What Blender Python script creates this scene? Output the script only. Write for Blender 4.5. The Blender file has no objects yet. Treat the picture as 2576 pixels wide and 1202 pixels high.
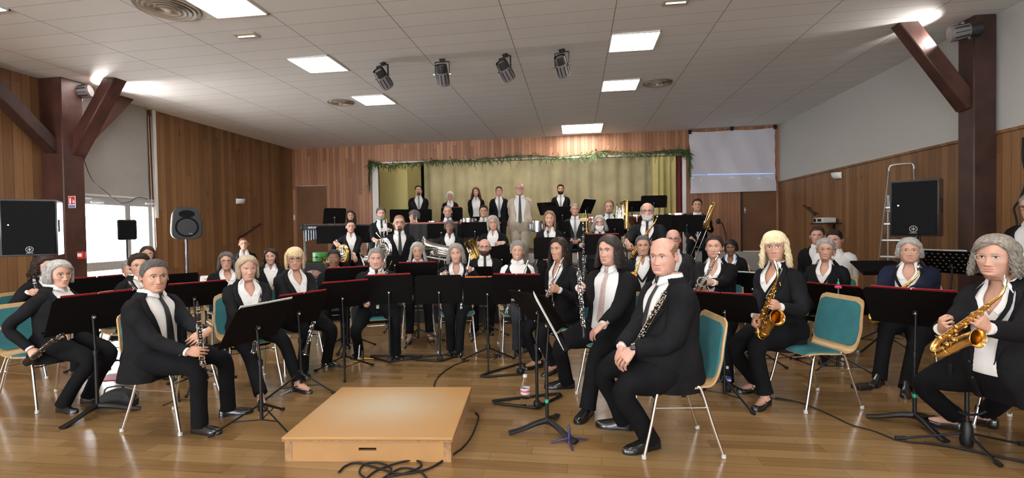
import bpy, math, random
import numpy as np
from mathutils import Matrix, Vector
PI = math.pi
C = bpy.context.scene.collection
SC = bpy.context.scene
# ---------------------------------------------------------------- camera
FPX = 1205.0
CAM_H = 1.4
_y, _p, _r = (math.radians(a) for a in (7.61, 1.15, 0.86))
cy, sy, cp, sp, cr, sr = math.cos(_y), math.sin(_y), math.cos(_p), math.sin(_p), math.cos(_r), math.sin(_r)
_R0 = np.array([cy, sy, 0.]); FWD = np.array([-sy*cp, cy*cp, -sp]); _U0 = np.array([-sy*sp, cy*sp, cp])
RGT = cr*_R0 - sr*_U0; UPV = sr*_R0 + cr*_U0
CAM = np.array([0., 0., CAM_H])
cd = bpy.data.cameras.new('camera'); cam = bpy.data.objects.new('camera', cd); C.objects.link(cam)
cd.sensor_width = 36.0; cd.lens = 36.0*FPX/2576.0; cd.clip_start = 0.05; cd.clip_end = 200
mw = Matrix.Identity(4)
for i in range(3):
    mw[i][0] = RGT[i]; mw[i][1] = UPV[i]; mw[i][2] = -FWD[i]; mw[i][3] = CAM[i]
cam.matrix_world = mw
SC.camera = cam
SC.view_settings.view_transform = 'Standard'
SC.view_settings.look = 'None'
SC.view_settings.exposure = 0.5
SC.view_settings.gamma = 1.0
SC.view_settings.use_curve_mapping = False
SC.cycles.max_bounces = 8
SC.cycles.diffuse_bounces = 4
SC.cycles.glossy_bounces = 4
SC.cycles.transmission_bounces = 6
SC.cycles.transparent_max_bounces = 8
SC.cycles.sample_clamp_indirect = 6.0
SC.cycles.use_denoising = True
# ---------------------------------------------------------------- world: bright overcast daylight outside
w = bpy.data.worlds.new('world'); SC.world = w; w.use_nodes = True
nt = w.node_tree; bg = nt.nodes['Background']
bg.inputs[0].default_value = (0.93, 0.96, 1.0, 1); bg.inputs[1].default_value = 6.0
LAMP_POWER = 19.0      # emission of the ceiling light panels
SPOT_POWER = 160.0     # stage projectors on the posts

# fill lamps added at the unseen rear wall; daylight at the left glazed door
def window_light(name, loc, sx_, sy_, d, en, col=(.93, .97, 1.0)):
    la = bpy.data.lights.new(name, 'AREA'); la.shape = 'RECTANGLE'; la.size = sx_; la.size_y = sy_; la.energy = en; la.color = col
    o = bpy.data.objects.new(name, la); C.objects.link(o); o.location = loc; o.rotation_euler = Vector(d).to_track_quat('-Z', 'Y').to_euler(); return o
for i in range(3): window_light('rear_window_daylight', (-5.4+4.1*i, -4.93, 1.75), 3.2, 1.9, (0, 1, 0), (200, 70, 20)[i])
window_light('glazed_door_daylight', (-7.75, 6.85, 1.05), 1.6, 1.7, (1, 0, -.12), 440)

# pixel of the 2576x1202 photograph -> ray, used to read real positions off the room's planes
def ray(x, y): return FWD + RGT*((x-1288)/FPX) - UPV*((y-601)/FPX)
def at(x, y, Z): return CAM + ray(x, y)*Z                       # Z = depth along the camera axis
def onz(x, y, h=0.): d = ray(x, y); return CAM + d*((h-CAM_H)/d[2])
def onx(x, y, X): d = ray(x, y); return CAM + d*(X/d[0])
def ony(x, y, Y): d = ray(x, y); return CAM + d*(Y/d[1])
CA, CBx, CC = 3.745, 0.0151, -0.0005
def ceilz(x, y): return CA + CBx*x + CC*y
def onc(x, y):
    d = ray(x, y); t = (CA-CAM_H)/(d[2]-CBx*d[0]-CC*d[1]); return CAM + d*t

# ---------------------------------------------------------------- mesh helper
def V(*a): return np.array(a, float)
def nrm(v): v = np.asarray(v, float); return v/(np.linalg.norm(v)+1e-12)
def rotz(a): c, s = math.cos(a), math.sin(a); return np.array([[c,-s,0],[s,c,0],[0,0,1.]])
def rotx(a): c, s = math.cos(a), math.sin(a); return np.array([[1,0,0],[0,c,-s],[0,s,c.real]])
def roty(a): c, s = math.cos(a), math.sin(a); return np.array([[c,0,s],[0,1,0],[-s,0,c]])
def spl(pts, n):
    P = np.array(pts, float); m = len(P)
    if m == 2: t = np.linspace(0, 1, n)[:, None]; return P[0]*(1-t)+P[1]*t
    P = np.vstack([2*P[0]-P[1], P, 2*P[-1]-P[-2]])
    u = np.linspace(0, m-1-1e-9, n); k = u.astype(int); t = (u-k)[:, None]
    a, b, c, d = P[k], P[k+1], P[k+2], P[k+3]
    return 0.5*((2*b)+(-a+c)*t+(2*a-5*b+4*c-d)*t*t+(-a+3*b-3*c+d)*t**3)
class MB:
    def __init__(s): s.v = []; s.f = []; s.m = []; s.n = 0
    def add(s, v, f, m=0):
        v = np.asarray(v, float).reshape(-1, 3); s.v.append(v)
        for i, q in enumerate(f):
            s.f.append([a+s.n for a in q]); s.m.append(m if isinstance(m, int) else m[i])
        s.n += len(v)
    def grid(s, P, cu=False, cv=False, m=0, mf=None, flip=False):
        P = np.asarray(P, float); a, b = P.shape[:2]; f = []; mm = []
        for i in range(a if cu else a-1):
            i2 = (i+1) % a
            for j in range(b if cv else b-1):
                j2 = (j+1) % b
                k = m if mf is None else mf(i, j)
                if k is None: continue
                q = [i*b+j, i*b+j2, i2*b+j2, i2*b+j]
                f.append(q[::-1] if flip else q); mm.append(k)
        s.add(P.reshape(-1, 3), f, mm)
    def tube(s, path, r, n=8, m=0, caps=True, up=None, sq=1.0):
        P = np.asarray(path, float); k = len(P)
        r = np.asarray(r, float)
        if r.ndim == 0: r = np.full((k, 2), float(r))
        elif r.ndim == 1: r = np.stack([r, r], 1) if len(r) == k else np.tile(r, (k, 1))
        T = np.gradient(P, axis=0); T /= (np.linalg.norm(T, axis=1)[:, None]+1e-12)
        u = np.array(up, float) if up is not None else (V(0, 0, 1) if abs(T[0][2]) < .9 else V(0, 1, 0))
        G = np.zeros((k, n, 3)); a = np.arange(n)*2*PI/n
        ca, sa = np.cos(a), np.sin(a)
        if sq != 1.0: ca = np.sign(ca)*abs(ca)**sq; sa = np.sign(sa)*abs(sa)**sq
        for i in range(k):
            if up is not None: u = np.array(up, float)
            x = np.cross(T[i], u); x = nrm(x); u2 = np.cross(x, T[i])
            if up is None: u = u2
            G[i] = P[i]+np.outer(ca*r[i, 0], x)+np.outer(sa*r[i, 1], u2)
        o = s.n
        s.grid(G, cv=True, m=m)
        if caps:
            s.f.append([o+j for j in range(n)]); s.m.append(m)
            s.f.append([o+(k-1)*n+j for j in range(n)][::-1]); s.m.append(m)
        return s
    def box(s, c, d, R=None, m=0, bev=0.0):
        c = np.array(c, float); h = np.array(d, float)/2
        if bev <= 0:
            v = np.array([[x, y, z] for x in (-1, 1) for y in (-1, 1) for z in (-1, 1)])*h
            f = [[0,1,3,2],[4,6,7,5],[0,4,5,1],[2,3,7,6],[0,2,6,4],[1,5,7,3]]
        else:
            b = min(bev, h.min()*.98); v = []; idx = {}
            for sx in (-1, 1):
                for sy_ in (-1, 1):
                    for sz in (-1, 1):
                        for ax in range(3):
                            q = np.array([sx*h[0], sy_*h[1], sz*h[2]], float)
                            for o in range(3):
                                if o != ax: q[o] -= np.sign(q[o])*b
                            idx[(sx, sy_, sz, ax)] = len(v); v.append(q)
            f = []
            for ax in range(3):
                o1, o2 = [o for o in range(3) if o != ax]
                for sg in (-1, 1):
                    q = []
                    for a, b2 in ((-1,-1),(1,-1),(1,1),(-1,1)):
                        k = [0,0,0]; k[ax] = sg; k[o1] = a; k[o2] = b2; q.append(idx[(k[0],k[1],k[2],ax)])
                    f.append(q)
                for a in (-1, 1):
                    for b2 in (-1, 1):
                        def key(t, axx): k = [0,0,0]; k[ax] = t; k[o1] = a; k[o2] = b2; return idx[(k[0],k[1],k[2],axx)]
                        f.append([key(-1,o1), key(1,o1), key(1,o2), key(-1,o2)])
            for sx in (-1,1):
                for sy_ in (-1,1):
                    for sz in (-1,1): f.append([idx[(sx,sy_,sz,a)] for a in range(3)])
            v = np.array(v)
            ff = []
            for q in f:
                P = v[q]; nn = np.cross(P[1]-P[0], P[2]-P[0])
                ff.append(q if nn@P.mean(0) > 0 else q[::-1])
            f = ff
        if R is not None: v = v@np.array(R).T
        s.add(v+c, f, m)
        return s
    def lathe(s, prof, n=24, M=None, o=(0,0,0), m=0, mf=None):
        a = np.arange(n)*2*PI/n; P = np.array(prof, float)
        G = np.zeros((len(P), n, 3))
        G[..., 0] = P[:, 0:1]*np.cos(a); G[..., 1] = P[:, 0:1]*np.sin(a); G[..., 2] = P[:, 1:2]
        if M is not None: G = G@np.array(M).T
        s.grid(G+np.array(o, float), cv=True, m=m, mf=mf); return s
    def ell(s, c, r, R=None, n=12, k=8, m=0):
        t = np.linspace(1e-3, PI-1e-3, k); G = np.zeros((k, n, 3)); a = np.arange(n)*2*PI/n
        G[..., 0] = np.sin(t)[:, None]*np.cos(a)*r[0]; G[..., 1] = np.sin(t)[:, None]*np.sin(a)*r[1]; G[..., 2] = -np.cos(t)[:, None]*r[2]
        if R is not None: G = G@np.array(R).T
        s.grid(G+np.array(c, float), cv=True, m=m); return s
    def poly(s, pts, th=0.0, m=0, nrmv=None):
        P = np.array(pts, float); n = len(P)
        if th == 0: s.add(P, [list(range(n))], m); return s
        nn = nrm(nrmv) if nrmv is not None else nrm(np.cross(P[1]-P[0], P[2]-P[1]))
        s.add(np.vstack([P+nn*th/2, P-nn*th/2]), [list(range(n)), list(range(2*n-1, n-1, -1))]+[[i, n+i, n+(i+1)%n, (i+1)%n] for i in range(n)], m)
        return s
    def build(s, name, mats, parent=None, loc=None, R=None, sharp=0.7, local=None):
        v = np.vstack(s.v) if s.v else np.zeros((0, 3))
        if local is not None: v = (v-np.array(local[0]))@np.array(local[1])
        me = bpy.data.meshes.new(name); me.from_pydata(v.tolist(), [], s.f)
        if not isinstance(mats, (list, tuple)): mats = [mats]
        for q in mats: me.materials.append(q)
        if len(mats) > 1: me.polygons.foreach_set('material_index', s.m)
        me.shade_smooth()
        if sharp: me.set_sharp_from_angle(angle=sharp)
        o = bpy.data.objects.new(name, me); C.objects.link(o)
        if parent is not None: o.parent = parent
        if loc is not None or R is not None:
            M = Matrix.Identity(4)
            if R is not None:
                for i in range(3):
                    for j in range(3): M[i][j] = float(R[i][j])
            if loc is not None:
                for i in range(3): M[i][3] = float(loc[i])
            if parent is None: o.matrix_world = M
            else: o.matrix_local = M
        return o
def tag(o, label=None, cat=None, group=None, kind=None):
    if label: o['label'] = label
    if cat: o['category'] = cat
    if group: o['group'] = group
    if kind: o['kind'] = kind
    return o
def empty(name, loc=(0,0,0), R=None, rz=0):
    o = bpy.data.objects.new(name, None); C.objects.link(o); o.empty_display_size = .1
    if R is None: R = rotz(rz)
    M = Matrix.Identity(4)
    for i in range(3):
        M[i][3] = float(loc[i])
        for j in range(3): M[i][j] = float(R[i][j])
    o.matrix_world = M
    return o
def copy_tree(o, parent=None):
    c = o.copy(); C.objects.link(c)
    if parent is not None: c.parent = parent
    for ch in KIDS.get(o.name, []): 
        KIDS.setdefault(c.name, []).append(copy_tree(ch, c))
    return c
KIDS = {}
def kids_index(o):
    KIDS[o.name] = list(o.children)
    for ch in o.children: kids_index(ch)
# ---------------------------------------------------------------- materials
def mat(name, col, rough=.5, metal=0., var=0., scale=20., bump=0., bscale=60., spec=None, emis=None, estr=0., trans=0., ior=1.45, sheen=0., coat=0., alpha=1.):
    m = bpy.data.materials.new(name); m.use_nodes = True; t = m.node_tree; b = t.nodes['Principled BSDF']
    b.inputs['Base Color'].default_value = (*col, 1); b.inputs['Roughness'].default_value = rough; b.inputs['Metallic'].default_value = metal
    if spec is not None: b.inputs['Specular IOR Level'].default_value = spec
    if trans: b.inputs['Transmission Weight'].default_value = trans; b.inputs['IOR'].default_value = ior
    if emis: b.inputs['Emission Color'].default_value = (*emis, 1); b.inputs['Emission Strength'].default_value = estr
    if sheen: b.inputs['Sheen Weight'].default_value = sheen
    if coat: b.inputs['Coat Weight'].default_value = coat; b.inputs['Coat Roughness'].default_value = .15
    if alpha < 1: b.inputs['Alpha'].default_value = alpha
    if var or bump:
        tc = t.nodes.new('ShaderNodeTexCoord')
    if var:
        n = t.nodes.new('ShaderNodeTexNoise'); n.inputs['Scale'].default_value = scale; n.inputs['Detail'].default_value = 3
        t.links.new(tc.outputs['Object'], n.inputs['Vector'])
        r = t.nodes.new('ShaderNodeMapRange'); r.inputs['From Min'].default_value = .3; r.inputs['From Max'].default_value = .7
        r.inputs['To Min'].default_value = 1-var; r.inputs['To Max'].default_value = 1+var
        t.links.new(n.outputs['Fac'], r.inputs['Value'])
        x = t.nodes.new('ShaderNodeVectorMath'); x.operation = 'SCALE'; x.inputs[0].default_value = col
        t.links.new(r.outputs['Result'], x.inputs['Scale']); t.links.new(x.outputs['Vector'], b.inputs['Base Color'])
    if bump:
        n2 = t.nodes.new('ShaderNodeTexNoise'); n2.inputs['Scale'].default_value = bscale; n2.inputs['Detail'].default_value = 2
        t.links.new(tc.outputs['Object'], n2.inputs['Vector'])
        bm = t.nodes.new('ShaderNodeBump'); bm.inputs['Strength'].default_value = bump; bm.inputs['Distance'].default_value = .01
        t.links.new(n2.outputs['Fac'], bm.inputs['Height']); t.links.new(bm.outputs['Normal'], b.inputs['Normal'])
    return m
class NT:
    def __init__(s, name):
        s.m = bpy.data.materials.new(name); s.m.use_nodes = True; s.t = s.m.node_tree; s.b = s.t.nodes['Principled BSDF']
    def n(s, typ, **kw):
        x = s.t.nodes.new('ShaderNode'+typ)
        for k, v in kw.items(): setattr(x, k, v)
        return x
    def l(s, a, b): s.t.links.new(a, b)
    def math(s, op, a, b=None, c=None):
        x = s.n('Math', operation=op)
        for i, q in enumerate((a, b, c)):
            if q is None: continue
            if isinstance(q, (int, float)): x.inputs[i].default_value = q
            else: s.l(q, x.inputs[i])
        return x.outputs[0]
    def ramp(s, fac, stops):
        x = s.n('ValToRGB'); e = x.color_ramp.elements
        e[0].position, e[0].color = stops[0][0], (*stops[0][1], 1); e[1].position, e[1].color = stops[-1][0], (*stops[-1][1], 1)
        for p, c in stops[1:-1]: q = e.new(p); q.color = (*c, 1)
        s.l(fac, x.inputs[0]); return x.outputs[0]
def plankmat(name, ax_w, ax_l, width, length, stops, rough=.45, groove=.06, gap_dark=.35, knots=True, gscale=1.0, coat=0., bump=.3):
    """boards: ax_w = axis across the boards, ax_l = axis along them (0,1,2 in object space)"""
    q = NT(name); tc = q.n('TexCoord'); sx = q.n('SeparateXYZ'); q.l(tc.outputs['Object'], sx.inputs[0])
    W = q.math('DIVIDE', sx.outputs[ax_w], width); idx = q.math('FLOOR', W); fr = q.math('FRACT', W)
    wn = q.n('TexWhiteNoise', noise_dimensions='1D'); q.l(idx, wn.inputs['W'])
    L = q.math('ADD', q.math('DIVIDE', sx.outputs[ax_l], length), q.math('MULTIPLY', wn.outputs['Value'], 7.3)); li = q.math('FLOOR', L); lf = q.math('FRACT', L)
    wn2 = q.n('TexWhiteNoise', noise_dimensions='2D'); cx = q.n('CombineXYZ'); q.l(idx, cx.inputs[0]); q.l(li, cx.inputs[1]); q.l(cx.outputs[0], wn2.inputs['Vector'])
    # grain
    cv = q.n('CombineXYZ'); q.l(q.math('MULTIPLY', sx.outputs[ax_w], 34*gscale), cv.inputs[0]); q.l(q.math('MULTIPLY', sx.outputs[ax_l], 1.6*gscale), cv.inputs[1]); q.l(q.math('MULTIPLY', wn2.outputs['Value'], 30), cv.inputs[2])
    ns = q.n('TexNoise'); ns.inputs['Scale'].default_value = 1.0; ns.inputs['Detail'].default_value = 4; ns.inputs['Distortion'].default_value = .6; q.l(cv.outputs[0], ns.inputs['Vector'])
    ns2 = q.n('TexNoise'); ns2.inputs['Scale'].default_value = .9; q.l(tc.outputs['Object'], ns2.inputs['Vector'])
    f = q.math('ADD', q.math('MULTIPLY', wn2.outputs['Value'], .5), q.math('MULTIPLY', ns.outputs['Fac'], .55))
    f = q.math('ADD', f, q.math('MULTIPLY', q.math('SUBTRACT', ns2.outputs['Fac'], .5), .5))
    f = q.math('SUBTRACT', f, .03)
    col = q.ramp(f, stops)
    g = q.math('MINIMUM', fr, q.math('SUBTRACT', 1.0, fr)); g = q.n('MapRange').outputs[0] if False else q.math('MINIMUM', q.math('DIVIDE', g, groove), 1.0)
    ge = q.math('MINIMUM', lf, q.math('SUBTRACT', 1.0, lf)); ge = q.math('MINIMUM', q.math('DIVIDE', ge, groove*width/length*.8), 1.0)
    gg = q.math('MULTIPLY', g, ge)
    gm = q.math('ADD', gap_dark, q.math('MULTIPLY', gg, 1-gap_dark))  # groove shade and gap dirt both darkened into the colour
    if knots:
        cv2 = q.n('CombineXYZ'); q.l(q.math('MULTIPLY', sx.outputs[ax_w], 1/width), cv2.inputs[0]); q.l(q.math('MULTIPLY', sx.outputs[ax_l], 2.2), cv2.inputs[1]); 
        vo = q.n('TexVoronoi', feature='F1'); vo.inputs['Scale'].default_value = .55; vo.inputs['Randomness'].default_value = 1; q.l(cv2.outputs[0], vo.inputs['Vector'])
        kd = q.n('MapRange'); q.l(vo.outputs['Distance'], kd.inputs['Value']); kd.inputs['From Min'].default_value = .03; kd.inputs['From Max'].default_value = .11; kd.inputs['To Min'].default_value = .35
        gm = q.math('MULTIPLY', gm, kd.outputs[0])
    x = q.n('VectorMath', operation='SCALE'); q.l(col, x.inputs[0]); q.l(gm, x.inputs['Scale']); q.l(x.outputs[0], q.b.inputs['Base Color'])
    q.b.inputs['Roughness'].default_value = rough
    if coat: q.b.inputs['Coat Weight'].default_value = coat; q.b.inputs['Coat Roughness'].default_value = .14
    bm = q.n('Bump'); bm.inputs['Strength'].default_value = bump; bm.inputs['Distance'].default_value = .004; q.l(q.math('ADD', gg, q.math('MULTIPLY', ns.outputs['Fac'], .15)), bm.inputs['Height']); q.l(bm.outputs[0], q.b.inputs['Normal'])
    return q.m
M = {}
M['black_metal'] = mat('black_painted_steel', (.007,.007,.0075), .42, spec=.35)
M['desk'] = mat('desk_black', (.005,.0043,.0043), .7, spec=.1)
M['chrome'] = mat('chrome', (.75,.75,.74), .16, 1.)
M['silver'] = mat('silver_plate', (.82,.81,.78), .2, 1.)
M['gold'] = mat('gold_lacquer', (.83,.55,.2), .2, 1.)
M['brass'] = mat('brass_lacquer', (.8,.58,.22), .22, 1.)
M['copper'] = mat('copper', (.7,.3,.16), .22, 1.)
M['ebony'] = mat('ebony', (.012,.011,.011), .3)
M['teal'] = mat('teal_upholstery', (.025,.145,.16), .85, var=.12, scale=9, bump=.25, bscale=500)
M['beech'] = mat('beech_plywood', (.50,.32,.155), .4, var=.1, scale=14)
M['rubber'] = mat('rubber', (.009,.009,.009), .65, spec=.3)
M['grey_foot'] = mat('grey_plastic_foot', (.5,.5,.48), .5)
M['paper'] = mat('paper', (.8,.8,.78), .7)
M['red_folder'] = mat('red_folder', (.30,.012,.02), .5)
M['white_paint'] = mat('white_paint', (.72,.71,.68), .6)
M['suit'] = mat('black_suit_cloth', (.0095,.0095,.011), .85, spec=.12, var=.25, scale=8, bump=.9, bscale=14)
M['suit_grey'] = mat('charcoal_suit_cloth', (.028,.028,.031), .8, spec=.12, var=.2, scale=8, bump=.4, bscale=16)
M['navy'] = mat('navy_blazer_cloth', (.011,.015,.034), .8, spec=.12, var=.2, scale=8, bump=.4, bscale=16)
M['beige_suit'] = mat('beige_linen_cloth', (.50,.42,.33), .85, var=.08, scale=14, bump=.5, bscale=22)
M['trouser'] = mat('black_trouser_cloth', (.0065,.0065,.0078), .85, spec=.12, var=.2, scale=8, bump=.45, bscale=14)
M['trouser_grey'] = mat('dark_grey_trouser_cloth', (.03,.032,.038), .82, spec=.12, var=.2, scale=8, bump=.4, bscale=14)
M['shirt'] = mat('white_shirt_cotton', (.74,.73,.72), .7, bump=.45, bscale=20)
M['tie_black'] = mat('black_tie', (.012,.012,.014), .5)
M['tie_grey'] = mat('grey_tie', (.25,.25,.25), .5, var=.25, scale=90)
M['tie_dark'] = mat('patterned_dark_tie', (.05,.055,.05), .5, var=.7, scale=40)
M['tie_pink'] = mat('pale_pink_tie', (.5,.37,.34), .5, var=.3, scale=110)
M['tie_white'] = mat('white_tie', (.7,.69,.66), .5)
M['shoe'] = mat('black_shoe_leather', (.009,.009,.009), .22, coat=.4)
M['skin'] = mat('skin_fair', (.56,.31,.22), .48, var=.09, scale=26, bump=.08, bscale=180)
M['skin_pink'] = mat('skin_pink', (.58,.315,.24), .48, var=.1, scale=26, bump=.08, bscale=180)
M['skin_tan'] = mat('skin_tan', (.50,.265,.175), .48, var=.1, scale=26, bump=.08, bscale=180)
M['skin_dark'] = mat('skin_brown', (.19,.085,.05), .45, var=.1, scale=26, bump=.08, bscale=180)
M['lip'] = mat('lip', (.50,.215,.17), .4)
M['lip_dark'] = mat('lip_brown', (.2,.07,.055), .4)
M['lip_red'] = mat('lip_red', (.42,.06,.06), .35)
M['eye_white'] = mat('eye_white', (.62,.58,.55), .25)
M['iris_brown'] = mat('iris_brown', (.05,.025,.012), .15)
M['iris_blue'] = mat('iris_blue', (.09,.14,.17), .15)
M['lash'] = mat('lash', (.03,.018,.013), .6)
M['lens'] = mat('spectacle_lens', (1,1,1), .02, trans=1., ior=1.02, spec=.5)
M['frame_black'] = mat('spectacle_frame_black', (.015,.012,.012), .3)
M['frame_gold'] = mat('spectacle_frame_gold', (.5,.36,.2), .3, .8)
M['frame_clear'] = mat('spectacle_frame_pale', (.6,.5,.46), .25)
def hairmat(n, c, v=.35): return mat(n, c, .5, var=v, scale=70, bump=.3, bscale=120, spec=.3)
M['h_black'] = hairmat('hair_black', (.012,.009,.008)); M['h_brown'] = hairmat('hair_brown', (.055,.03,.018))
M['h_dkbrown'] = hairmat('hair_dark_brown', (.028,.016,.011)); M['h_red'] = hairmat('hair_auburn', (.13,.042,.018))
M['h_ltbrown'] = hairmat('hair_light_brown', (.24,.14,.075)); M['h_blonde'] = hairmat('hair_blonde', (.62,.47,.27), .2)
M['h_platinum'] = hairmat('hair_platinum', (.78,.65,.42), .15)
M['h_grey'] = hairmat('hair_grey', (.27,.255,.235)); M['h_ltgrey'] = hairmat('hair_light_grey', (.36,.35,.33), .3)
M['h_white'] = hairmat('hair_white', (.72,.71,.69), .15); M['h_dkgrey'] = hairmat('hair_dark_grey', (.1,.09,.085))
M['green_tape'] = mat('green_tape', (.02,.35,.2), .5)
M['orange'] = mat('orange_folder', (.6,.16,.05), .5)
M['music_page'] = None
q = NT('music_page'); tc = q.n('TexCoord'); sx = q.n('SeparateXYZ'); q.l(tc.outputs['Object'], sx.inputs[0])
st = q.math('FRACT', q.math('MULTIPLY', sx.outputs[2], 240)); ln = q.math('GREATER_THAN', st, .8)
bl = q.math('LESS_THAN', q.math('FRACT', q.math('MULTIPLY', sx.outputs[2], 30)), .6); f = q.math('MULTIPLY', q.math('MULTIPLY', ln, bl), .8)
q.l(q.ramp(f, [(0, (.8, .8, .78)), (1, (.1, .1, .1))]), q.b.inputs['Base Color']); M['music_page'] = q.m
M['h_salt'] = hairmat('hair_dark_salt', (.045,.036,.031)); M['h_ashgrey'] = hairmat('hair_ash_grey', (.235,.21,.175)); M['h_ash'] = hairmat('hair_ash_blonde', (.40,.32,.22), .2)
M['blue_cord'] = mat('blue_lanyard', (.02,.09,.4), .5)
# ================================================================ people
HT = np.array([  # z, half width front, half width back, front extent, back extent
[-.215,.068,.070,.045,.085],[-.17,.057,.059,.040,.072],[-.145,.053,.056,.040,.066],[-.130,.050,.055,.042,.061],[-.121,.046,.055,.050,.058],[-.115,.042,.055,.070,.056],
[-.107,.045,.056,.083,.056],[-.096,.053,.058,.087,.058],[-.08,.060,.060,.0875,.062],[-.06,.066,.064,.087,.072],[-.04,.071,.069,.087,.085],
[-.02,.074,.074,.087,.094],[0,.0755,.077,.088,.100],[.018,.076,.078,.091,.102],[.04,.0755,.0775,.089,.101],[.065,.071,.073,.081,.095],
[.088,.061,.063,.066,.082],[.104,.047,.049,.047,.062],[.113,.029,.030,.027,.036],[.118,.001,.001,.001,.001]])
def _tab(T, z):
    return [np.interp(z, T[:, 0], T[:, i]) for i in range(1, T.shape[1])]
def gs(x, s): return np.exp(-(x/s)**2)
def face_disp(x, z, k):
    ax = np.abs(x)
    t = np.clip((.004-z)/.048, 0, 1)
    amp = (.003+.021*k['nose']*t**1.25)*np.where(z < -.044, gs(z+.044, .0065), 1)*np.where(z > .004, gs(z-.004, .015), 1)
    d = amp*gs(x, .0078+.0045*t)
    d += .0075*gs(ax-.0125, .006)*gs(z+.046, .0065)
    d -= .0105*gs(ax-.031, .017)*gs(z-.001, .0125)
    d -= .003*gs(ax-.015, .006)*gs(z-.002, .009)
    d += k['brow']*gs(ax-.027, .022)*gs(z-.020, .0075)
    d += (.0045+.002*max(k['smile'], 0))*gs(ax-.043, .017)*gs(z+.030, .016)
    d -= .0028*gs(ax-.030-.2*(-.05-z), .007)*gs(z+.062, .018)*k['age']
    zl = z-k['smile']*8.5*x*x
    d += .0048*gs(x, .020)*gs(zl+.0655, .0045)
    d += .0062*gs(x, .0175)*gs(zl+.0775, .0050)
    d -= .0050*gs(x, .025)*gs(zl+.0715, .0022)
    d -= .0040*gs(x, .022)*gs(z+.088, .006)
    d += .0045*gs(x, .018)*gs(z+.101, .009)
    d += .003*gs(z-.06, .03)*gs(x, .05)
    return d
def headP(a, z, k, off=0.):
    wf, wb, yf, yb = _tab(HT, z)
    jaw = np.where(z < -.03, 1+(k['jaw']-1)*np.clip((-.03-z)/.04, 0, 1)*np.clip((z+.16)/.03, 0, 1), 1)
    wf = wf*jaw*(1+k['fat']*.6*gs(z+.06, .05)); wb = wb*(1+k['fat']*.8*np.clip((-.02-z)/.08, 0, 1)); 
    ca, sa = np.cos(a), np.sin(a)
    wgt = .5+.5*ca
    w_ = wf*wgt+wb*(1-wgt)
    x = w_*np.sign(sa)*np.abs(sa)**.93
    y = np.where(ca > 0, yf*np.abs(ca)**.93, -yb*np.abs(ca)**.93)
    front = np.clip(ca*3-.3, 0, 1)
    y = y+front*face_disp(x, z, k)
    nk = np.clip((-.105-z)/.03, 0, 1); y = y-.012*nk
    r = np.stack([x, y, z+0*x], -1)
    if np.any(off):
        c = np.array([0, -.008, .01]); dd = r-c; dd[..., 2] *= .55
        r = r+dd/np.linalg.norm(dd, axis=-1, keepdims=True)*np.asarray(off)[..., None] if np.ndim(off) else r+dd/np.linalg.norm(dd, axis=-1, keepdims=True)*off
    return r
def face_pt(x, z, k, off=0.):
    wf, wb, yf, yb = _tab(HT, np.array(z)); s = min(.98, (abs(x)/((wf+wb)/2))**(1/.93)); a = math.copysign(math.asin(s), x)
    for _ in range(4):
        p = headP(np.array(a), np.array(z), k); a += (x-p[0])/(wf+1e-9)
    p = headP(np.array(a), np.array(float(z)), k); p[1] += off; return p
KF = dict(nose=1., brow=.004, age=1., smile=.3, jaw=1., fat=0.)
def head_grid(mb, k, lod, xf, teeth=False):
    if lod == 0: zs = np.concatenate([[-.215,-.19,-.17,-.15,-.135,-.126,-.121,-.117,-.113,-.109,-.104], np.arange(-.099, .032, .0024), [.036,.044,.054,.065,.076,.087,.096,.104,.110,.115,.118]]); n = 84
    elif lod == 1: zs = np.concatenate([[-.215,-.17,-.14,-.126,-.119,-.113,-.106], np.arange(-.099, .032, .0037), [.04,.055,.07,.085,.098,.108,.115,.118]]); n = 56
    else: zs = np.concatenate([[-.215,-.15,-.126,-.117,-.107], np.arange(-.097, .03, .0058), [.04,.06,.08,.098,.11,.118]]); n = 40
    t = np.arange(n)*2*PI/n; a = t-.55*np.sin(t)
    A, Z = np.meshgrid(a, zs); P = headP(A, Z, k)
    def mf(i, j):
        c = (P[i, j]+P[i+1, (j+1) % n])/2
        if c[1] > .03:
            zl = c[2]-k['smile']*8.5*c[0]**2
            if teeth and abs(zl+.0712) < .0034 and abs(c[0]) < .017: return 2
            if (c[0]/.0245)**2+((zl+.0715)/.0082)**2 < 1: return 1
        return 0
    o = mb.n
    mb.grid(xf(P.reshape(-1, 3)).reshape(P.shape), cv=True, mf=mf)
    for sx in (1, -1):
        c = np.array([sx*.0765, -.014, -.008]); Re = rotz(sx*.32)@roty(sx*-.12)@rotx(-.12)
        e = MB(); e.ell((0, 0, 0), (.0085, .0165, .029), n=10, k=8)
        th = np.linspace(-1.1, 4.2, 13); rim = np.stack([np.full(13, sx*.008), -.017*np.cos(th-PI/2)*1.0, .030*np.sin(th-PI/2+PI)*1.0], 1)
        rim[:, 2] -= 0; e.tube(rim, .0042, 6)
        v = np.vstack(e.v)@Re.T+c
        mb.add(xf(v), e.f, 0)
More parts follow.
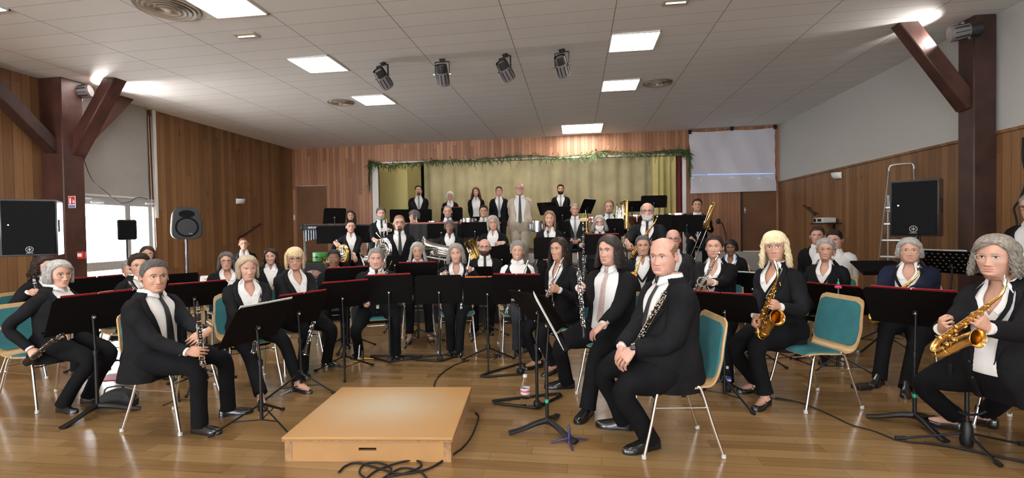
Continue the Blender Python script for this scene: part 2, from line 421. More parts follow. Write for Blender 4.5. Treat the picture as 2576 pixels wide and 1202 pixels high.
def eye_mesh(k, side, col, gaze, open_=1.):
    mb = MB(); nu, nv = 23, 13; cx = side*.0312; P = np.zeros((nu, nv, 3))
    for i, u in enumerate(np.linspace(-1, 1, nu)):
        for j, v in enumerate(np.linspace(-1, 1, nv)):
            x = cx+.0150*u; h = (1-u*u)**.6; z = .0005+side*u*.0008+v*h*(.0070 if v > 0 else .0052)*open_
            p = face_pt(x, z, k); p[1] += .0012+.0042*(1-u*u)*(1-.4*v*v); P[i, j] = (x, p[1], z)
    gx = cx+gaze*.006
    def mf(i, j):
        c = (P[i, j]+P[i+1, j+1])/2; d = math.hypot(c[0]-gx, (c[2]-.001))
        if j >= nv-3 or j == 0 and False: return 2
        return 3 if d < .0026 else (1 if d < .0058 else 0)
    mb.grid(P, mf=mf, flip=(True)); return mb
def hairline(a):
    aa = np.abs((a+PI) % (2*PI)-PI)
    return np.interp(aa, [0, .5, .85, 1.1, 1.35, 1.6, 1.75, 2.1, PI], [.074, .072, .055, .035, .0, -.012, .012, -.065, -.098])
def hair_cap(mb, k, xf, th=.010, low=hairline, lod=1, rec=0., noise=0., rng=None, m=0, top=.118):
    na, nz = (56, 18) if lod < 2 else (36, 12)
    a = np.linspace(-PI, PI, na+1)[:-1]
    A = np.repeat(a[None], nz, 0); lo = low(a); t = np.linspace(0, 1, nz)[:, None]
    s_ = np.sin(t*PI/2)*.999
    Z = lo[None]+(top-lo[None])*s_
    off = th*np.clip(np.sin(np.clip(t*6, 0, 1)*PI/2), 0.12, 1)*np.ones_like(A)
    if noise: off = off*(1+noise*(np.sin(A*9+Z*60)*.5+np.sin(A*17-Z*90+1)*.5))
    P = headP(A, Z, k, off); P[-1] = P[-1].mean(0)+np.array([0, 0, 0])
    mb.grid(xf(P.reshape(-1, 3)).reshape(P.shape), cv=True, m=m)
def hair_locks(mb, k, xf, rng, N, L, vol=.016, r=.006, wave=.004, freq=3., bangs=False, part=.2, ends=.0, spread=.0, back_only=0., sides=5, npt=12, jitter=.32, curl=0., rootz=.114):
    for i in range(N):
        a0 = -PI+2*PI*(i+rng.random())/N
        lay = rng.random(); z0 = rootz-.055*lay**1.3
        fr = abs(a0) < 1.15
        if back_only and abs(a0) < back_only: continue
        zend = -L*(1-jitter*rng.random())
        bang = bangs and abs(a0) < .85 and lay < .8
        if bang: zend = .026+.012*rng.random()
        z = z0+(zend-z0)*np.linspace(0, 1, npt)**.9
        sgn = 1 if (a0 > part) else -1
        tgt = sgn*(1.25+.35*rng.random())
        tt = np.clip((.085-z)/.06, 0, 1)
        a = np.where(fr & (not bang), a0*(1-tt)+tgt*tt, a0+0*z)
        base = headP(a, np.maximum(z, -.004), k, vol*(.45+.55*lay)*np.clip(.32+.5*(np.abs(a)-.9), .32, 1)+.003)
        dn = np.clip((-z)/.10, 0, 2.2)
        rad = base[:, :2].copy(); rl = np.linalg.norm(rad, axis=1)[:, None]
        rad = rad*(1+spread*dn[:, None]-ends*dn[:, None]**2)
        # keep in front clear of the face
        ph = rng.random()*6.28; wk = .35+1.3*rng.random(); fk = .7+.6*rng.random(); vk = 1+rng.normal(0, .035); rad = rad*vk
        tang = np.stack([-rad[:, 1], rad[:, 0]], 1)/rl
        amp = wk*wave*np.clip((z0-z)/.08, 0, 1.6); freq_ = freq*fk
        rad = rad+tang*(np.sin((z0-z)*freq_*60+ph)*amp)[:, None]+rad/rl*(np.cos((z0-z)*freq_*60+ph)*amp*.7)[:, None]
        p = np.column_stack([rad, z if not bang else z])
        if bang: p[:, 1] += .004
        rr = r*np.interp(np.linspace(0, 1, npt), [0, .15, .8, 1], [.5, 1, .85, .2])*(.8+.5*rng.random())
        p = xf(p); mb.tube(p, np.stack([rr*1.35, rr*.75], 1), sides, caps=False)
def hair_tufts(mb, k, xf, rng, N, low=hairline, L=.03, r=.0045, comb=(0, .0), lift=.012, th=.008):
    for i in range(N):
        a = rng.uniform(-PI, PI); lo = float(low(np.array(a))); z = lo+(.112-lo)*rng.random()**.8+.004
        b = headP(np.array([a, a+comb[0]*.5, a+comb[0]]), np.array([z, min(z+comb[1]*.5, .117), min(z+comb[1], .117)]) - np.array([0, L*.25, L*.55])*(1 if comb[1] == 0 else 0), k, np.array([th*.5, th+lift*.4, th+lift*.2]))
        b = b+rng.normal(0, .0008, (3, 3))
        mb.tube(xf(spl(b, 5)), np.array([.6, 1, .9, .6, .15])*r, 4, caps=False)
# ---- hands (three poses, remeshed once to one skin)
HANDS = {}
def make_hand(curl, thumb_in, spread=.06, fine=True):
    mb = MB()
    path = spl([(0,-.05,0),(0,0,0),(.001,.03,-.001),(.001,.06,-.002),(.001,.088,-.003)], 12)
    rx = np.interp(np.linspace(0,1,12), [0,.35,.55,.8,1], [.029,.028,.036,.043,.040]); ry = np.interp(np.linspace(0,1,12), [0,.35,.55,.8,1], [.021,.019,.0175,.0155,.012])
    mb.tube(path, np.stack([rx, ry], 1), 14, up=(0,0,1))
    for q, (x, y, ln, r0, sp_) in enumerate(((-.031,.084,.070,.0092,-1.2),(-.011,.090,.078,.0094,-.3),(.011,.088,.073,.0090,.5),(.030,.080,.058,.0080,1.5))):
        c = curl*(1+.08*q); ang = 0; p = np.array([x, y-.018, -.003]); pts = [p.copy()]; rr = [r0*1.02]; d0 = rotz(-sp_*spread)@V(0,1,0)
        segs = (.018, ln*.46, ln*.31, ln*.26); turn = (0, c*1.25, c*1.45, c*.9)
        for sg, tn in zip(segs, turn):
            ang += tn; d = d0*math.cos(ang)+V(0,0,-1)*math.sin(ang)
            pts.append(pts[-1]+d*sg*.5); rr.append(r0*.98); pts.append(pts[-1]+d*sg*.5); rr.append(r0*1.0 if sg != segs[-1] else r0*.78)
            r0 *= .95
        mb.tube(spl(pts, 18), np.interp(np.linspace(0,1,18), np.linspace(0,1,len(rr)), rr), 8)
        mb.ell(pts[-1], (r0*.78, r0*.78, r0*.78), n=8, k=6)
    t = thumb_in
    pts = [V(-.012,.012,-.004), V(-.032,.030,-.010-.006*t), V(-.046+.008*t,.055,-.018-.018*t), V(-.050+.022*t,.082-.006*t,-.024-.026*t), V(-.049+.030*t,.102-.012*t,-.026-.032*t)]
    mb.tube(spl(pts, 14), np.interp(np.linspace(0,1,14), [0,.3,.6,.85,1], [.014,.014,.0112,.0105,.0075]), 8)
    mb.ell(pts[-1], (.0078,)*3, n=8, k=6)
    o = mb.build('hand_source', [], sharp=0)
    md = o.modifiers.new('r', 'REMESH'); md.mode = 'VOXEL'; md.voxel_size = .0034 if fine else .0058
    sm = o.modifiers.new('s', 'SMOOTH'); sm.factor = .5; sm.iterations = 3 if fine else 1
    dg = bpy.context.evaluated_depsgraph_get(); ev = o.evaluated_get(dg); me = ev.to_mesh()
    v = np.zeros(len(me.vertices)*3); me.vertices.foreach_get('co', v); v = v.reshape(-1, 3)
    f = [list(p.vertices) for p in me.polygons]; ev.to_mesh_clear()
    md_ = o.data; bpy.data.objects.remove(o); bpy.data.meshes.remove(md_)
    return v, f
for nm, (cu, ti) in dict(rest=(.30, .35), grip=(.80, .9), flat=(.12, .1), fist=(.62, .8)).items():
    HANDS[nm] = [make_hand(cu, ti, fine=True), make_hand(cu, ti, fine=False)]
# ---- torso
TM = np.array([  # z, half width, front, back
[-.10,.185,.125,.135],[0,.178,.125,.13],[.10,.165,.122,.112],[.20,.160,.122,.102],[.30,.170,.126,.106],[.38,.180,.122,.110],
[.44,.180,.108,.104],[.485,.160,.084,.092],[.515,.118,.062,.078],[.54,.078,.052,.068],[.57,.060,.045,.060],[.60,.056,.042,.058]])
def torsoP(a, z, k, off=0.):
    w_, yf, yb = _tab(TM, z)
    fat = k['bfat']; w_ = w_*k['bw']*(1+fat*.9*gs(z-.12, .16)+fat*.35*gs(z-.38, .12)); yf = yf*(1+fat*1.9*gs(z-.12, .15)+fat*.3); yb = yb*(1+fat*.7)
    ca, sa = np.cos(a), np.sin(a)
    x = (w_+off)*np.sign(sa)*np.abs(sa)**.82
    y = np.where(ca > 0, (yf+off)*np.abs(ca)**.86, -(yb+off)*np.abs(ca)**.86)
    y = y+k['bust']*gs(np.abs(x)-.075, .055)*gs(z-.31, .065)*np.clip(ca*2, 0, 1)
    c = -.012*np.clip(z/.5, 0, 1)**2
    return np.stack([x, y+c, z+0*x], -1)
def person(label, px, py, Z, face=0., base=0., sit=True, s=None, head=(0, 0, 0), sex='m', skin='skin', hair='short', hcol='h_brown', jacket='suit', shirt='collar', tie=None,
           R='lap', L='lap', feet=None, footz=None, lod=1, glasses=None, beard=None, bfat=0., ffat=0., smile=.35, lean=.04, trouser='trouser', shoes='oxford', open_=0.0,
           iris='iris_brown', teeth=False, nose=1., age=1., hopt=None, seatz=.45, seed=None, group=None, legs=True, twist=0., lipm=None, gaze=0., dpx=0., knee=None, kneew=.11, hsc=None, pin=None, pendant=None, earring=None):
    rng = np.random.default_rng(seed if seed is not None else int(px*7+py))
    T = at(px, py, Z); d0 = nrm(V(-T[0], -T[1], 0)); r0 = V(-d0[1], d0[0], 0)   # r0: towards picture right
    fr = math.radians(face); fdir = d0*math.cos(fr)+r0*math.sin(fr)
    Rw = np.array([V(fdir[1], -fdir[0], 0), fdir, V(0, 0, 1)]).T      # columns: right, forward, up
    hpad = {'short': .006, 'long': .012, 'bob': .012, 'curly': .02, 'wild': .018}.get(hair, .008) if hair not in ('bald', 'balding', 'buzz') else 0.
    if sit: sc = (T[2]-base-seatz-.02)/(.888+hpad)
    else: sc = (T[2]-base)/(.84+.77+.118+hpad)
    if s is None: s = min(max(sc, .84), 1.13)
    NZ = .77 if sex == 'm' else .755
    orz = T[2]-base-(NZ+.118+hpad)*s
    if 0: orz = 0     # keeps the crown exactly where it is
    sW = max(s, .97); sL = max(s, .98); sA = max(s, .95)
    NZ = .77 if sex == 'm' else .755
    k = dict(KF); k.update(smile=smile, nose=nose*(1. if sex == 'm' else .76), brow=.0045 if sex == 'm' else .001, age=age, jaw=1.04 if sex == 'm' else .88, fat=ffat, bfat=bfat, bw=1.0 if sex == 'm' else .90, bust=0. if sex == 'm' else .030)
    Rl = rotx(-lean)
    # torso transform: local torso -> person local (units of metres)
    def tx(P):
        P = np.asarray(P, float)*np.array([sW, sW, 1.1*s]); sh = P.shape; P = P.reshape(-1, 3)
        wgt = np.clip(P[:, 2]/(.55*s), 0, 1)*twist
        c_, s_ = np.cos(wgt), np.sin(wgt); Q = P.copy(); Q[:, 0] = c_*P[:, 0]-s_*P[:, 1]; Q[:, 1] = s_*P[:, 0]+c_*P[:, 1]
        Q = Q@Rl.T; Q[:, 2] += orz; return Q.reshape(sh)
    # head transform
    hy, hp, hr = (math.radians(q) for q in head)
    Rh = rotz(-hy)@rotx(hp)@roty(hr)
    hs = max(s, .93)*(1.045 if sex == 'm' else 1.01) if hsc is None else s*hsc
    hc = tx(V(0, 0, .0)); hc = V(0, 0, 0)
    topl = V(0, .016, NZ)*s; topl = Rl@topl; 
    hcen = V(topl[0], topl[1], 0)
    hcen[2] = T[2]-base-(.118+hpad)*hs
    nb = tx(V(0, -.012, .545))
    def xf(P):
        P = np.asarray(P, float); zz = P[:, 2]
        w_ = np.clip((zz+.205)/.085, 0, 1)[:, None]; w_ = w_*w_*(3-2*w_)
        A = (P*hs)@Rh.T+hcen
        B = P*s*np.array([1, 1, 0])+nb+np.array([0, 0, 1])*((zz[:, None]+.205)*s)
        return A*w_+B*(1-w_)
    def xh(P): return (np.asarray(P, float)*hs)@Rh.T+hcen
    # root position so the crown is at T
    crown = xh(np.array([[0, 0, .118]]))[0]
    root = T-Rw@crown; root[2] = base
    def w2l(p): return Rw.T@(np.asarray(p, float)-root)
    def l2w(p): return Rw@np.asarray(p, float)+root
    SK = {'skin': M['skin'], 'pink': M['skin_pink'], 'tan': M['skin_tan'], 'dark': M['skin_dark']}[skin]
    LP = M['lip_dark'] if skin == 'dark' else M['lip']
    if lipm: LP = M[lipm]
    body = MB()
    head_grid(body, k, lod, xf, teeth)
    # torso skin
    nz, na = 14, 28; zz = np.linspace(-.09, .60, nz); aa = np.arange(na)*2*PI/na; A, Zg = np.meshgrid(aa, zz)
    body.grid(tx(torsoP(A, Zg, k, -.012)), cv=True)
    # ---- arms
    UA, FA = .285*sA, .25*sA
    arms = {}
    for sd, spec in ((1, R), (-1, L)):
        if spec is None: continue
        S = tx(V(sd*.172*k['bw'], -.008, .452))
        pose = 'rest'; pn = None; fd = None; Wt = None
        if spec == 'lap': Wt = V(sd*.12*s, .26*s, orz+.135*s); fd = V(-sd*.35, 1, -.25); pn = V(0, 0, -1)
        elif spec == 'knee': Wt = V(sd*.13*s, .36*s, orz+.13*s); fd = V(-sd*.15, 1, -.5); pn = V(0, 0, -1)
        elif spec == 'clasp': Wt = V(sd*.075*s, .25*s, orz+(.155 if sd == 1 else .145)*s); fd = V(-sd*1., .75, -.3); pn = V(-sd*.3, .15, -1) if sd == 1 else V(.45, -.35, -.9)
        elif spec == 'side': Wt = V(sd*.25*s, .03*s, orz-.06*s); fd = V(0, .12, -1); pn = V(-sd, 0, 0)
        elif spec == 'back': Wt = V(sd*.10*s, -.20*s, orz+.02*s); fd = V(-sd, 0, -.6); pn = V(0, -1, 0)
        elif spec[0] == 'at':      # ('at', px, py, Z, pose, fingerdir picture (x,y,toward camera), palm normal likewise)
            G = w2l(at(spec[1], spec[2], spec[3])); pose = spec[4]
            cv = lambda q: Rw.T@(r0*q[0]+V(0, 0, 1)*q[1]+d0*q[2])
            fd = nrm(cv(spec[5])); pn = nrm(cv(spec[6])); Wt = G-fd*.08*s
        elif spec[0] == 'grip':    # ('grip', world point, world axis towards the thumb, roll)
            G = w2l(spec[1]); u = nrm(Rw.T@np.asarray(spec[2], float)); pose = 'grip'
            El = S+V(sd*.08, -.02, -.25)*s
            fd = G-El; fd = nrm(fd-u*(fd@u))
            if len(spec) > 3: 
                from_ax = spec[3]; fd = nrm(Rw.T@(r0*from_ax[0]+V(0, 0, 1)*from_ax[1]+d0*from_ax[2])); fd = nrm(fd-u*(fd@u))
            X = -u*sd
            pn = -np.cross(X, fd)
            Wt = G-(fd*.078+pn*.026)*s
        fd = nrm(fd); pn = np.asarray(pn, float); pn = nrm(pn-fd*(pn@fd))
        dv = Wt-S; D = np.linalg.norm(dv)
        if D > (UA+FA)*.985: Wt = S+dv/D*(UA+FA)*.985; dv = Wt-S; D = np.linalg.norm(dv)
        ca_ = np.clip((UA**2+D**2-FA**2)/(2*UA*D), -1, 1); al = math.acos(ca_)
        pole = V(sd*.40, -.65, -.9) if spec != 'side' else V(sd*.3, -1, 0)
        u1 = dv/D; pv = pole-u1*(pole@u1); pv = nrm(pv)
        E_ = S+u1*UA*math.cos(al)+pv*UA*math.sin(al)
        arms[sd] = (S, E_, Wt, fd, pn, pose)
        Sin = tx(V(sd*.10, -.01, .46))
        # arm skin
        p = spl([Sin, S, (S+E_)/2, E_, E_*.45+Wt*.55, Wt-nrm(Wt-E_)*.02], 16)
        body.tube(p, np.interp(np.linspace(0, 1, 16), [0, .2, .6, .75, 1], [.045,.045,.036,.036,.026])*s, 8)
        hv, hf = HANDS[pose][0 if lod == 0 else 1]
        Yh = fd; Zh = -pn; Xh = np.cross(Yh, Zh)      # right hand frame
        sz = s*(1.0 if sex == 'm' else .92)
        v = hv.copy()
        if sd == -1: v[:, 0] *= -1
        Rm = np.array([Xh, Yh, Zh]).T
        v = (v*sz)@Rm.T+Wt
        body.add(v, hf if sd == 1 else [q[::-1] for q in hf])
    # ---- legs
    ank = {}; legp = {}
    if legs:
        for i, sd in enumerate((1, -1)):
            hip = V(sd*.098*sW, .0, max(orz+.065*s, seatz+.095)) if sit else V(sd*.09*s, 0, orz+.02)
            th, shn = .43*sL, .40*sL
            if feet is not None and feet[i] is not None:
                q = feet[i]
                if len(q) == 2: g = w2l(onz(q[0], q[1], base)); fdn = nrm(V(g[0]-sd*.1, max(g[1], .1), 0))
                else: g = V(q[0]*s, q[1]*s, 0)
                an = V(g[0], g[1], .085 if len(q) < 4 else q[3])
            else:
                an = V(sd*kneew*1.1*s, .44*sL, .085) if sit else V(sd*.10*s, -.01, .085)
            dv = an-hip; D = np.linalg.norm(dv)
            if D > (th+shn)*.995:
                if sit: an = hip+dv/D*(th+shn)*.995; an[2] = .085; dv = an-hip; D = min(np.linalg.norm(dv), (th+shn)*.999)
                else: q_ = D/(th+shn)*1.002; th *= q_; shn *= q_
            al = math.acos(np.clip((th**2+D**2-shn**2)/(2*th*D), -1, 1)); u1 = dv/np.linalg.norm(dv)
            pole = V(sd*(.1 if sex == 'm' else 0), 1, .9) if sit else V(0, 1, 0)
            pv = nrm(pole-u1*(pole@u1)); kn = hip+u1*th*math.cos(al)+pv*th*math.sin(al)
            ank[sd] = (hip, kn, an)
            if sit:
                k1 = kn+nrm(hip-kn)*.07*s; k2 = kn+nrm(an-kn)*.07*s
                pl = [V(sd*.085*s, -.08*s, max(orz+.07*s, seatz+.10)), hip*.8+kn*.2, (hip+kn)/2, k1, k2, (k2+an)/2, an-V(0, 0, .035)]
                if sex == 'f' and shoes in ('pumps', 'strap'): pl[-1] = an+V(0, 0, .02)
                rl_ = [.115, .112, .098, .076, .068, .062, .064]
            else: pl = [V(sd*.085*s, 0, orz+.06), hip*.6+kn*.4, kn, (kn+an)/2, an-V(0, 0, .02)]; rl_ = [.10, .092, .068, .064, .066]
            pl_sk = pl[:-1]+[an-V(0, 0, .02)]
            ps = spl(pl_sk, 18); body.tube(ps, np.interp(np.linspace(0, 1, 18), np.linspace(0, 1, len(rl_)), rl_)*s*np.interp(np.linspace(0, 1, 18), [0, .8, 1], [.72, .6, .55]), 8)
            legp[sd] = (pl, rl_)
            fd2 = nrm(V(kn[0]*.6+an[0]*.4-hip[0]*.9+sd*.05, max(kn[1], .05) if sit else .5, 0))
            if shoes in ('pumps', 'strap'): body.tube([an+V(0, 0, -.03)-fd2*.03, an-V(0, 0, .035)+fd2*.05, an+fd2*.13-V(0, 0, .058)], [.028, .029, .018], 8)
    tm = [SK, LP] + ([M['paper']] if teeth else [])
    ob = body.build('person', tm, loc=root, R=Rw, sharp=0)
    tag(ob, label, 'person', group)
    # ---- face parts
    def part(mb, name, mm, sharp=.9): 
        if mb.n: return mb.build(name, mm, ob, sharp=sharp)
    IR = M[iris]
    if lod < 2:
        for sd in (1, -1):
            e = eye_mesh(k, sd, None, gaze); v = xh(np.vstack(e.v)); e.v = [v]
            part(e, 'eye', [M['eye_white'], IR, M['lash'], M['ebony']], 0)
    else:
        for sd in (1, -1):
            e = MB(); c = face_pt(sd*.031, .0, k, .0015); e.ell(xh(c[None])[0], np.array([.0125, .006, .0045])*hs, R=Rh, n=10, k=6); part(e, 'eye', M['lash'])
    bc = 'h_dkgrey' if hcol in ('h_grey', 'h_ltgrey', 'h_white') else ('h_ltbrown' if hcol in ('h_blonde', 'h_platinum') else hcol)
    for sd in (1, -1):
        b = MB(); pts = np.array([face_pt(sd*x, z, k, .0012) for x, z in ((.014, .0175), (.025, .0225), (.037, .0225), (.047, .0165))])
        b.tube(xh(spl(pts, 8)), np.stack([np.array([.6, 1, 1, 1, .9, .8, .6, .3])*(.0034 if sex == 'm' else .0024)]*2, 1)*hs*[.55, 1], 5, up=Rh@V(0, 0, 1)*.999)
        part(b, 'eyebrow', M[bc])
    if glasses:
        g = MB(); ln = MB(); fy = face_pt(.031, .0, k)[1]+.0155
        for sd in (1, -1):
            t = np.linspace(0, 2*PI, 21)[:-1]; q = 2.6
            X = sd*.0325+.0265*np.sign(np.cos(t))*abs(np.cos(t))**(2/q); Zz = -.003+.0185*np.sign(np.sin(t))*abs(np.sin(t))**(2/q)
            Y = fy-.10*(abs(X)-.02)*np.where(abs(X) > .02, 1, 0)*1.0
            loop = np.column_stack([X, Y, Zz]); 
            g.tube(xh(np.vstack([loop, loop[:1]])), (.0014 if lod < 1 else .0018)*hs*(1.4 if glasses == 'black' else 1), 5, caps=False)
            ln.poly(xh(loop))
            g.tube(xh(np.array([[sd*.058, fy-.006, .004], [sd*.072, fy-.02, .006], [sd*.078, -.01, .006], [sd*.077, -.03, -.006]])), .0012*hs, 5)
        g.tube(xh(np.array([[-.0065, fy, .003], [0, fy+.002, .006], [.0065, fy, .003]])), .0013*hs, 5)
        go = part(g, 'glasses', M['frame_'+glasses])
        if lod < 2: ln.build('lens', M['lens'], go, sharp=0)
    if beard:
        b = MB(); full = beard[0]; bm_ = M[beard[1]]
        na, nzb = 34, 14; av = np.linspace(-1.45, 1.45, na); zv = np.linspace(-.122 if full != 'stache' else -.068, -.018 if full == 'full' else -.045, nzb)
        A, Zg = np.meshgrid(av, zv); P = headP(A, Zg, k); X = P[..., 0]; zl = Zg-k['smile']*8.5*X*X
        if full == 'goatee': lowm = (abs(X) < .030)&(Zg < -.055)
        elif full == 'stache': lowm = np.zeros_like(X, bool)
        else: lowm = Zg < np.interp(abs(A), [0, .5, .9, 1.2, 1.45], [-.083, -.070, -.055, -.03, -.012])
        lowm &= ~((X/.022)**2+((zl+.0745)/.0085)**2 < 1)
        mus = (abs(X) < .030)&(zl > -.067)&(zl < -.0545+.0*X)
        msk = lowm|mus
        off = np.where(msk, .0035 if full != 'long' else .012, -.004)*(1 if lod < 2 else 1.3)
        P = headP(A, Zg, k, off)
        b.grid(xf(P.reshape(-1, 3)).reshape(P.shape), mf=lambda i, j: 0 if msk[i, j] or msk[i+1, j+1] or msk[i, j+1] or msk[i+1, j] else None, flip=True)
        for i in range({'full': 130, 'goatee': 50, 'stache': 24, 'long': 150}.get(full, 60)):
            if full == 'stache' or rng.random() < .2: x_ = rng.uniform(-.028, .028); z_ = rng.uniform(-.064, -.056)
            elif full == 'goatee': x_ = rng.uniform(-.026, .026); z_ = rng.uniform(-.11, -.09)
            else: x_ = rng.uniform(-.058, .058); z_ = rng.uniform(-.108, -.085)+abs(x_)*.9
            ll = {'long': .05, 'full': .012, 'goatee': .016, 'stache': .009}[full]
            if abs(x_) > .06: continue
            c = face_pt(x_, z_, k, .002); q = np.array([c, c+[x_*.1, .006, -ll*.4], c+[x_*.05, .004 if full != 'long' else .002, -ll]])
            b.tube(xh(spl(q, 4)), np.array([1, 1, .8, .2])*(.0022 if full != 'long' else .0045)*hs, 4, caps=False)
        part(b, 'beard' if full != 'stache' else 'moustache', bm_)
    # ---- hair
    ho = hopt or {}; hb = MB(); NL = {0: 2.1, 1: .75, 2: .35}[lod]; sd_ = 5 if lod == 0 else (4 if lod == 1 else 4); rs = {0: .62, 1: 1.1, 2: 1.7}[lod]
    if hair == 'short':
        hair_cap(hb, k, xh, ho.get('th', .009), lod=lod, noise=.05, low=ho.get('low', hairline))
        if lod < 2: hair_tufts(hb, k, xh, rng, int(600*NL), low=ho.get('low', hairline), L=ho.get('L', .028), th=ho.get('th', .009), comb=ho.get('comb', (.25, .012)), r=.0034*rs, lift=ho.get('lift', .006))
    elif hair == 'buzz': hair_cap(hb, k, xh, .0035, lod=lod, low=ho.get('low', hairline))
    elif hair == 'balding':
        lowf = lambda a: hairline(a)
        def topz(a): return 0
        na, nz = 44, 9; a = np.linspace(1.02, 2*PI-1.02, na); t = np.linspace(0, 1, nz)[:, None]; lo = hairline(a); hi = np.interp(np.abs((a+PI) % (2*PI)-PI), [1.15, 1.5, 2.2, PI], [.035, .052, .070, .078])*ho.get('hi', 1.)
        Zb = lo+(hi-lo)*t; off = ho.get('th', .004)*np.sin(np.clip(t, .03, .97)*PI)**.5*np.ones_like(Zb)
        P = headP(np.repeat(a[None], nz, 0), Zb, k, off); hb.grid(xh(P.reshape(-1, 3)).reshape(P.shape), m=0)
    elif hair in ('long', 'bob', 'wavy', 'curly', 'wild', 'afro'):
        d = dict(long=dict(N=420, L=.26, vol=.012, wave=.003, freq=1.2), bob=dict(N=420, L=.115, vol=.014, wave=.003, freq=1., ends=.02), wavy=dict(N=430, L=.20, vol=.020, wave=.007, freq=1.4, spread=.12),
                 curly=dict(N=380, L=.075, vol=.032, wave=.010, freq=3.2, npt=16, spread=.05), wild=dict(N=400, L=.17, vol=.03, wave=.012, freq=2., spread=.22, npt=14), afro=dict(N=300, L=.03, vol=.030, wave=.009, freq=4, npt=14))[hair]
        d.update(ho); th = d.pop('cap', d['vol']*.62); d['N'] = int(d['N']*NL); rr = d.pop('r', .0040)*rs; d['vol'] *= .85; th = min(th, d['vol']*.75)
        hair_cap(hb, k, xh, th, lod=lod, noise=.08)
        hair_locks(hb, k, xh, rng, r=rr, sides=sd_, **d)
    elif hair in ('tied', 'pony'):
        hair_cap(hb, k, xh, .008, lod=lod, noise=.06)
        if lod < 2: hair_tufts(hb, k, xh, rng, int(260*NL), L=.02, th=.008, comb=(0.0, .02), lift=.003, r=.003)
        hb.ell(xh(V(0, -.115, .03)[None])[0], np.array([.034, .030, .034])*hs, n=12, k=8)
        for sd in (1, -1):
            if ho.get('wisps'): hb.tube(xh(spl([(sd*.05, .078, .07), (sd*.075, .05, .02), (sd*.078, .03, -.05)], 8)), .002*hs, 4)
    if hb.n: part(hb, 'hair', M[hcol], sharp=0)
    if earring:
        for sd in (1, -1): e = MB(); e.ell(xh(V(sd*.082, -.012, -.042)[None])[0], (.005, .005, .007), n=8, k=6); part(e, 'earring', M[earring])
    # ---- clothing
    nzc = 26 if lod < 2 else 16
    nac = {0: 52, 1: 40, 2: 28}[lod]
    z = np.linspace(-.04, .575, nzc)
    sh = MB()
    vneck = shirt == 'vneck'
    al = np.interp(z, [0, .41 if vneck else .48, .575], [0.0, .0, .50 if vneck else .30]) if shirt in ('vneck', 'open') else 0*z
    G = np.zeros((nzc, nac, 3)); t = np.linspace(0, 1, nac)
    for i in range(nzc):
        a = al[i]+(2*PI-2*al[i])*t
        G[i] = torsoP(a, np.full(nac, z[i]), k, .005 if z[i] < .54 else .008)
    sh.grid(tx(G), flip=True)
    if shirt in ('collar', 'vneck', 'open'):
        ao = {'collar': .12, 'open': .45, 'vneck': .75}[shirt]; nn = 24
        a = np.linspace(ao, 2*PI-ao, nn); zt = .592 if shirt == 'collar' else .584
        fl = np.interp(np.abs(a-PI), [0, PI*.55, PI-ao], [0, .1, 1])
        r1 = torsoP(a, np.full(nn, .56), k, .010); r2 = torsoP(a, zt-.022*fl, k, .012)
        r3 = torsoP(a, .552-.030*fl**2, k, .017+.002*fl); r3[:, 0] *= 1+.10*fl
        dr = np.array([0, .012, 0])
        r3 = r3+dr*fl[:, None]; r2 = r2+dr*.6*fl[:, None]
        sh.grid(tx(np.stack([r1, r2])), flip=True); sh.grid(tx(np.stack([r2, r2+np.array([0, 0, .001]), r3])), flip=True)
        if shirt != 'collar':   # opened front edges lie back on the chest
            for sd in (1, -1):
                zz = np.linspace(.43 if vneck else .47, .59, 7); al_ = np.interp(zz, [.41 if vneck else .48, .575], [0, .50 if vneck else .30])
                e1 = torsoP(sd*al_, zz, k, .008); e2 = torsoP(sd*(al_+np.interp(zz, [.4, .5, .59], [.06, .28, .35])), zz-.012, k, .016)
                sh.grid(tx(np.stack([e1, e2])), flip=sd < 0)
    slv = 'shirt' if jacket in (None, 'vest') else 'jacket'
    jk = MB()
    def sleeve(mb, sd, r, cut):
        S, E_, Wt, fd, pn, pose = arms[sd]
        Sin = tx(V(sd*.095*k['bw'], -.008, .440)); Sm = tx(V(sd*.158*k['bw'], -.008, .462))
        dl = nrm(Wt-E_); end = Wt-dl*cut*s
        e1 = E_+nrm(S-E_)*.05*s; e2 = E_+dl*.05*s
        n_ = 26 if lod < 2 else 14
        pts = [Sin, Sm, S*.72+E_*.28+nrm(S-tx(V(0,0,.4)))*.004, (S+E_)/2, e1, e2, (e2+end)/2, end]
        P = spl(pts, n_)
        rr = np.interp(np.linspace(0, 1, n_), [0, .14, .28, .45, .62, .75, 1], [.066,.074,.070,.062,.056,.052,.043])*r*s*(1+bfat*.5)
        if lod < 2:
            u = np.linspace(0, 1, n_); rr = rr*(1+.035*np.sin(u*40+rng.random()*6)*np.exp(-((u-.66)/.14)**2)+.02*np.sin(u*23+1))
        mb.tube(P, rr, 16 if lod == 0 else 10, caps=True)
    fatw = 1.
    for sd in arms:
        if slv == 'shirt': sleeve(sh, sd, .93*(1 if sex == 'm' else .92), -.005)
        else:
            sleeve(jk, sd, (1. if sex == 'm' else .9), .012)
            if lod < 2:
                S, E_, Wt, fd, pn, pose = arms[sd]; dl = nrm(Wt-E_)
                if shirt != 'none': sh.tube([Wt-dl*.05*s, Wt-dl*.01*s, Wt+dl*.006*s], [.032*s, .034*s, .035*s], 12)
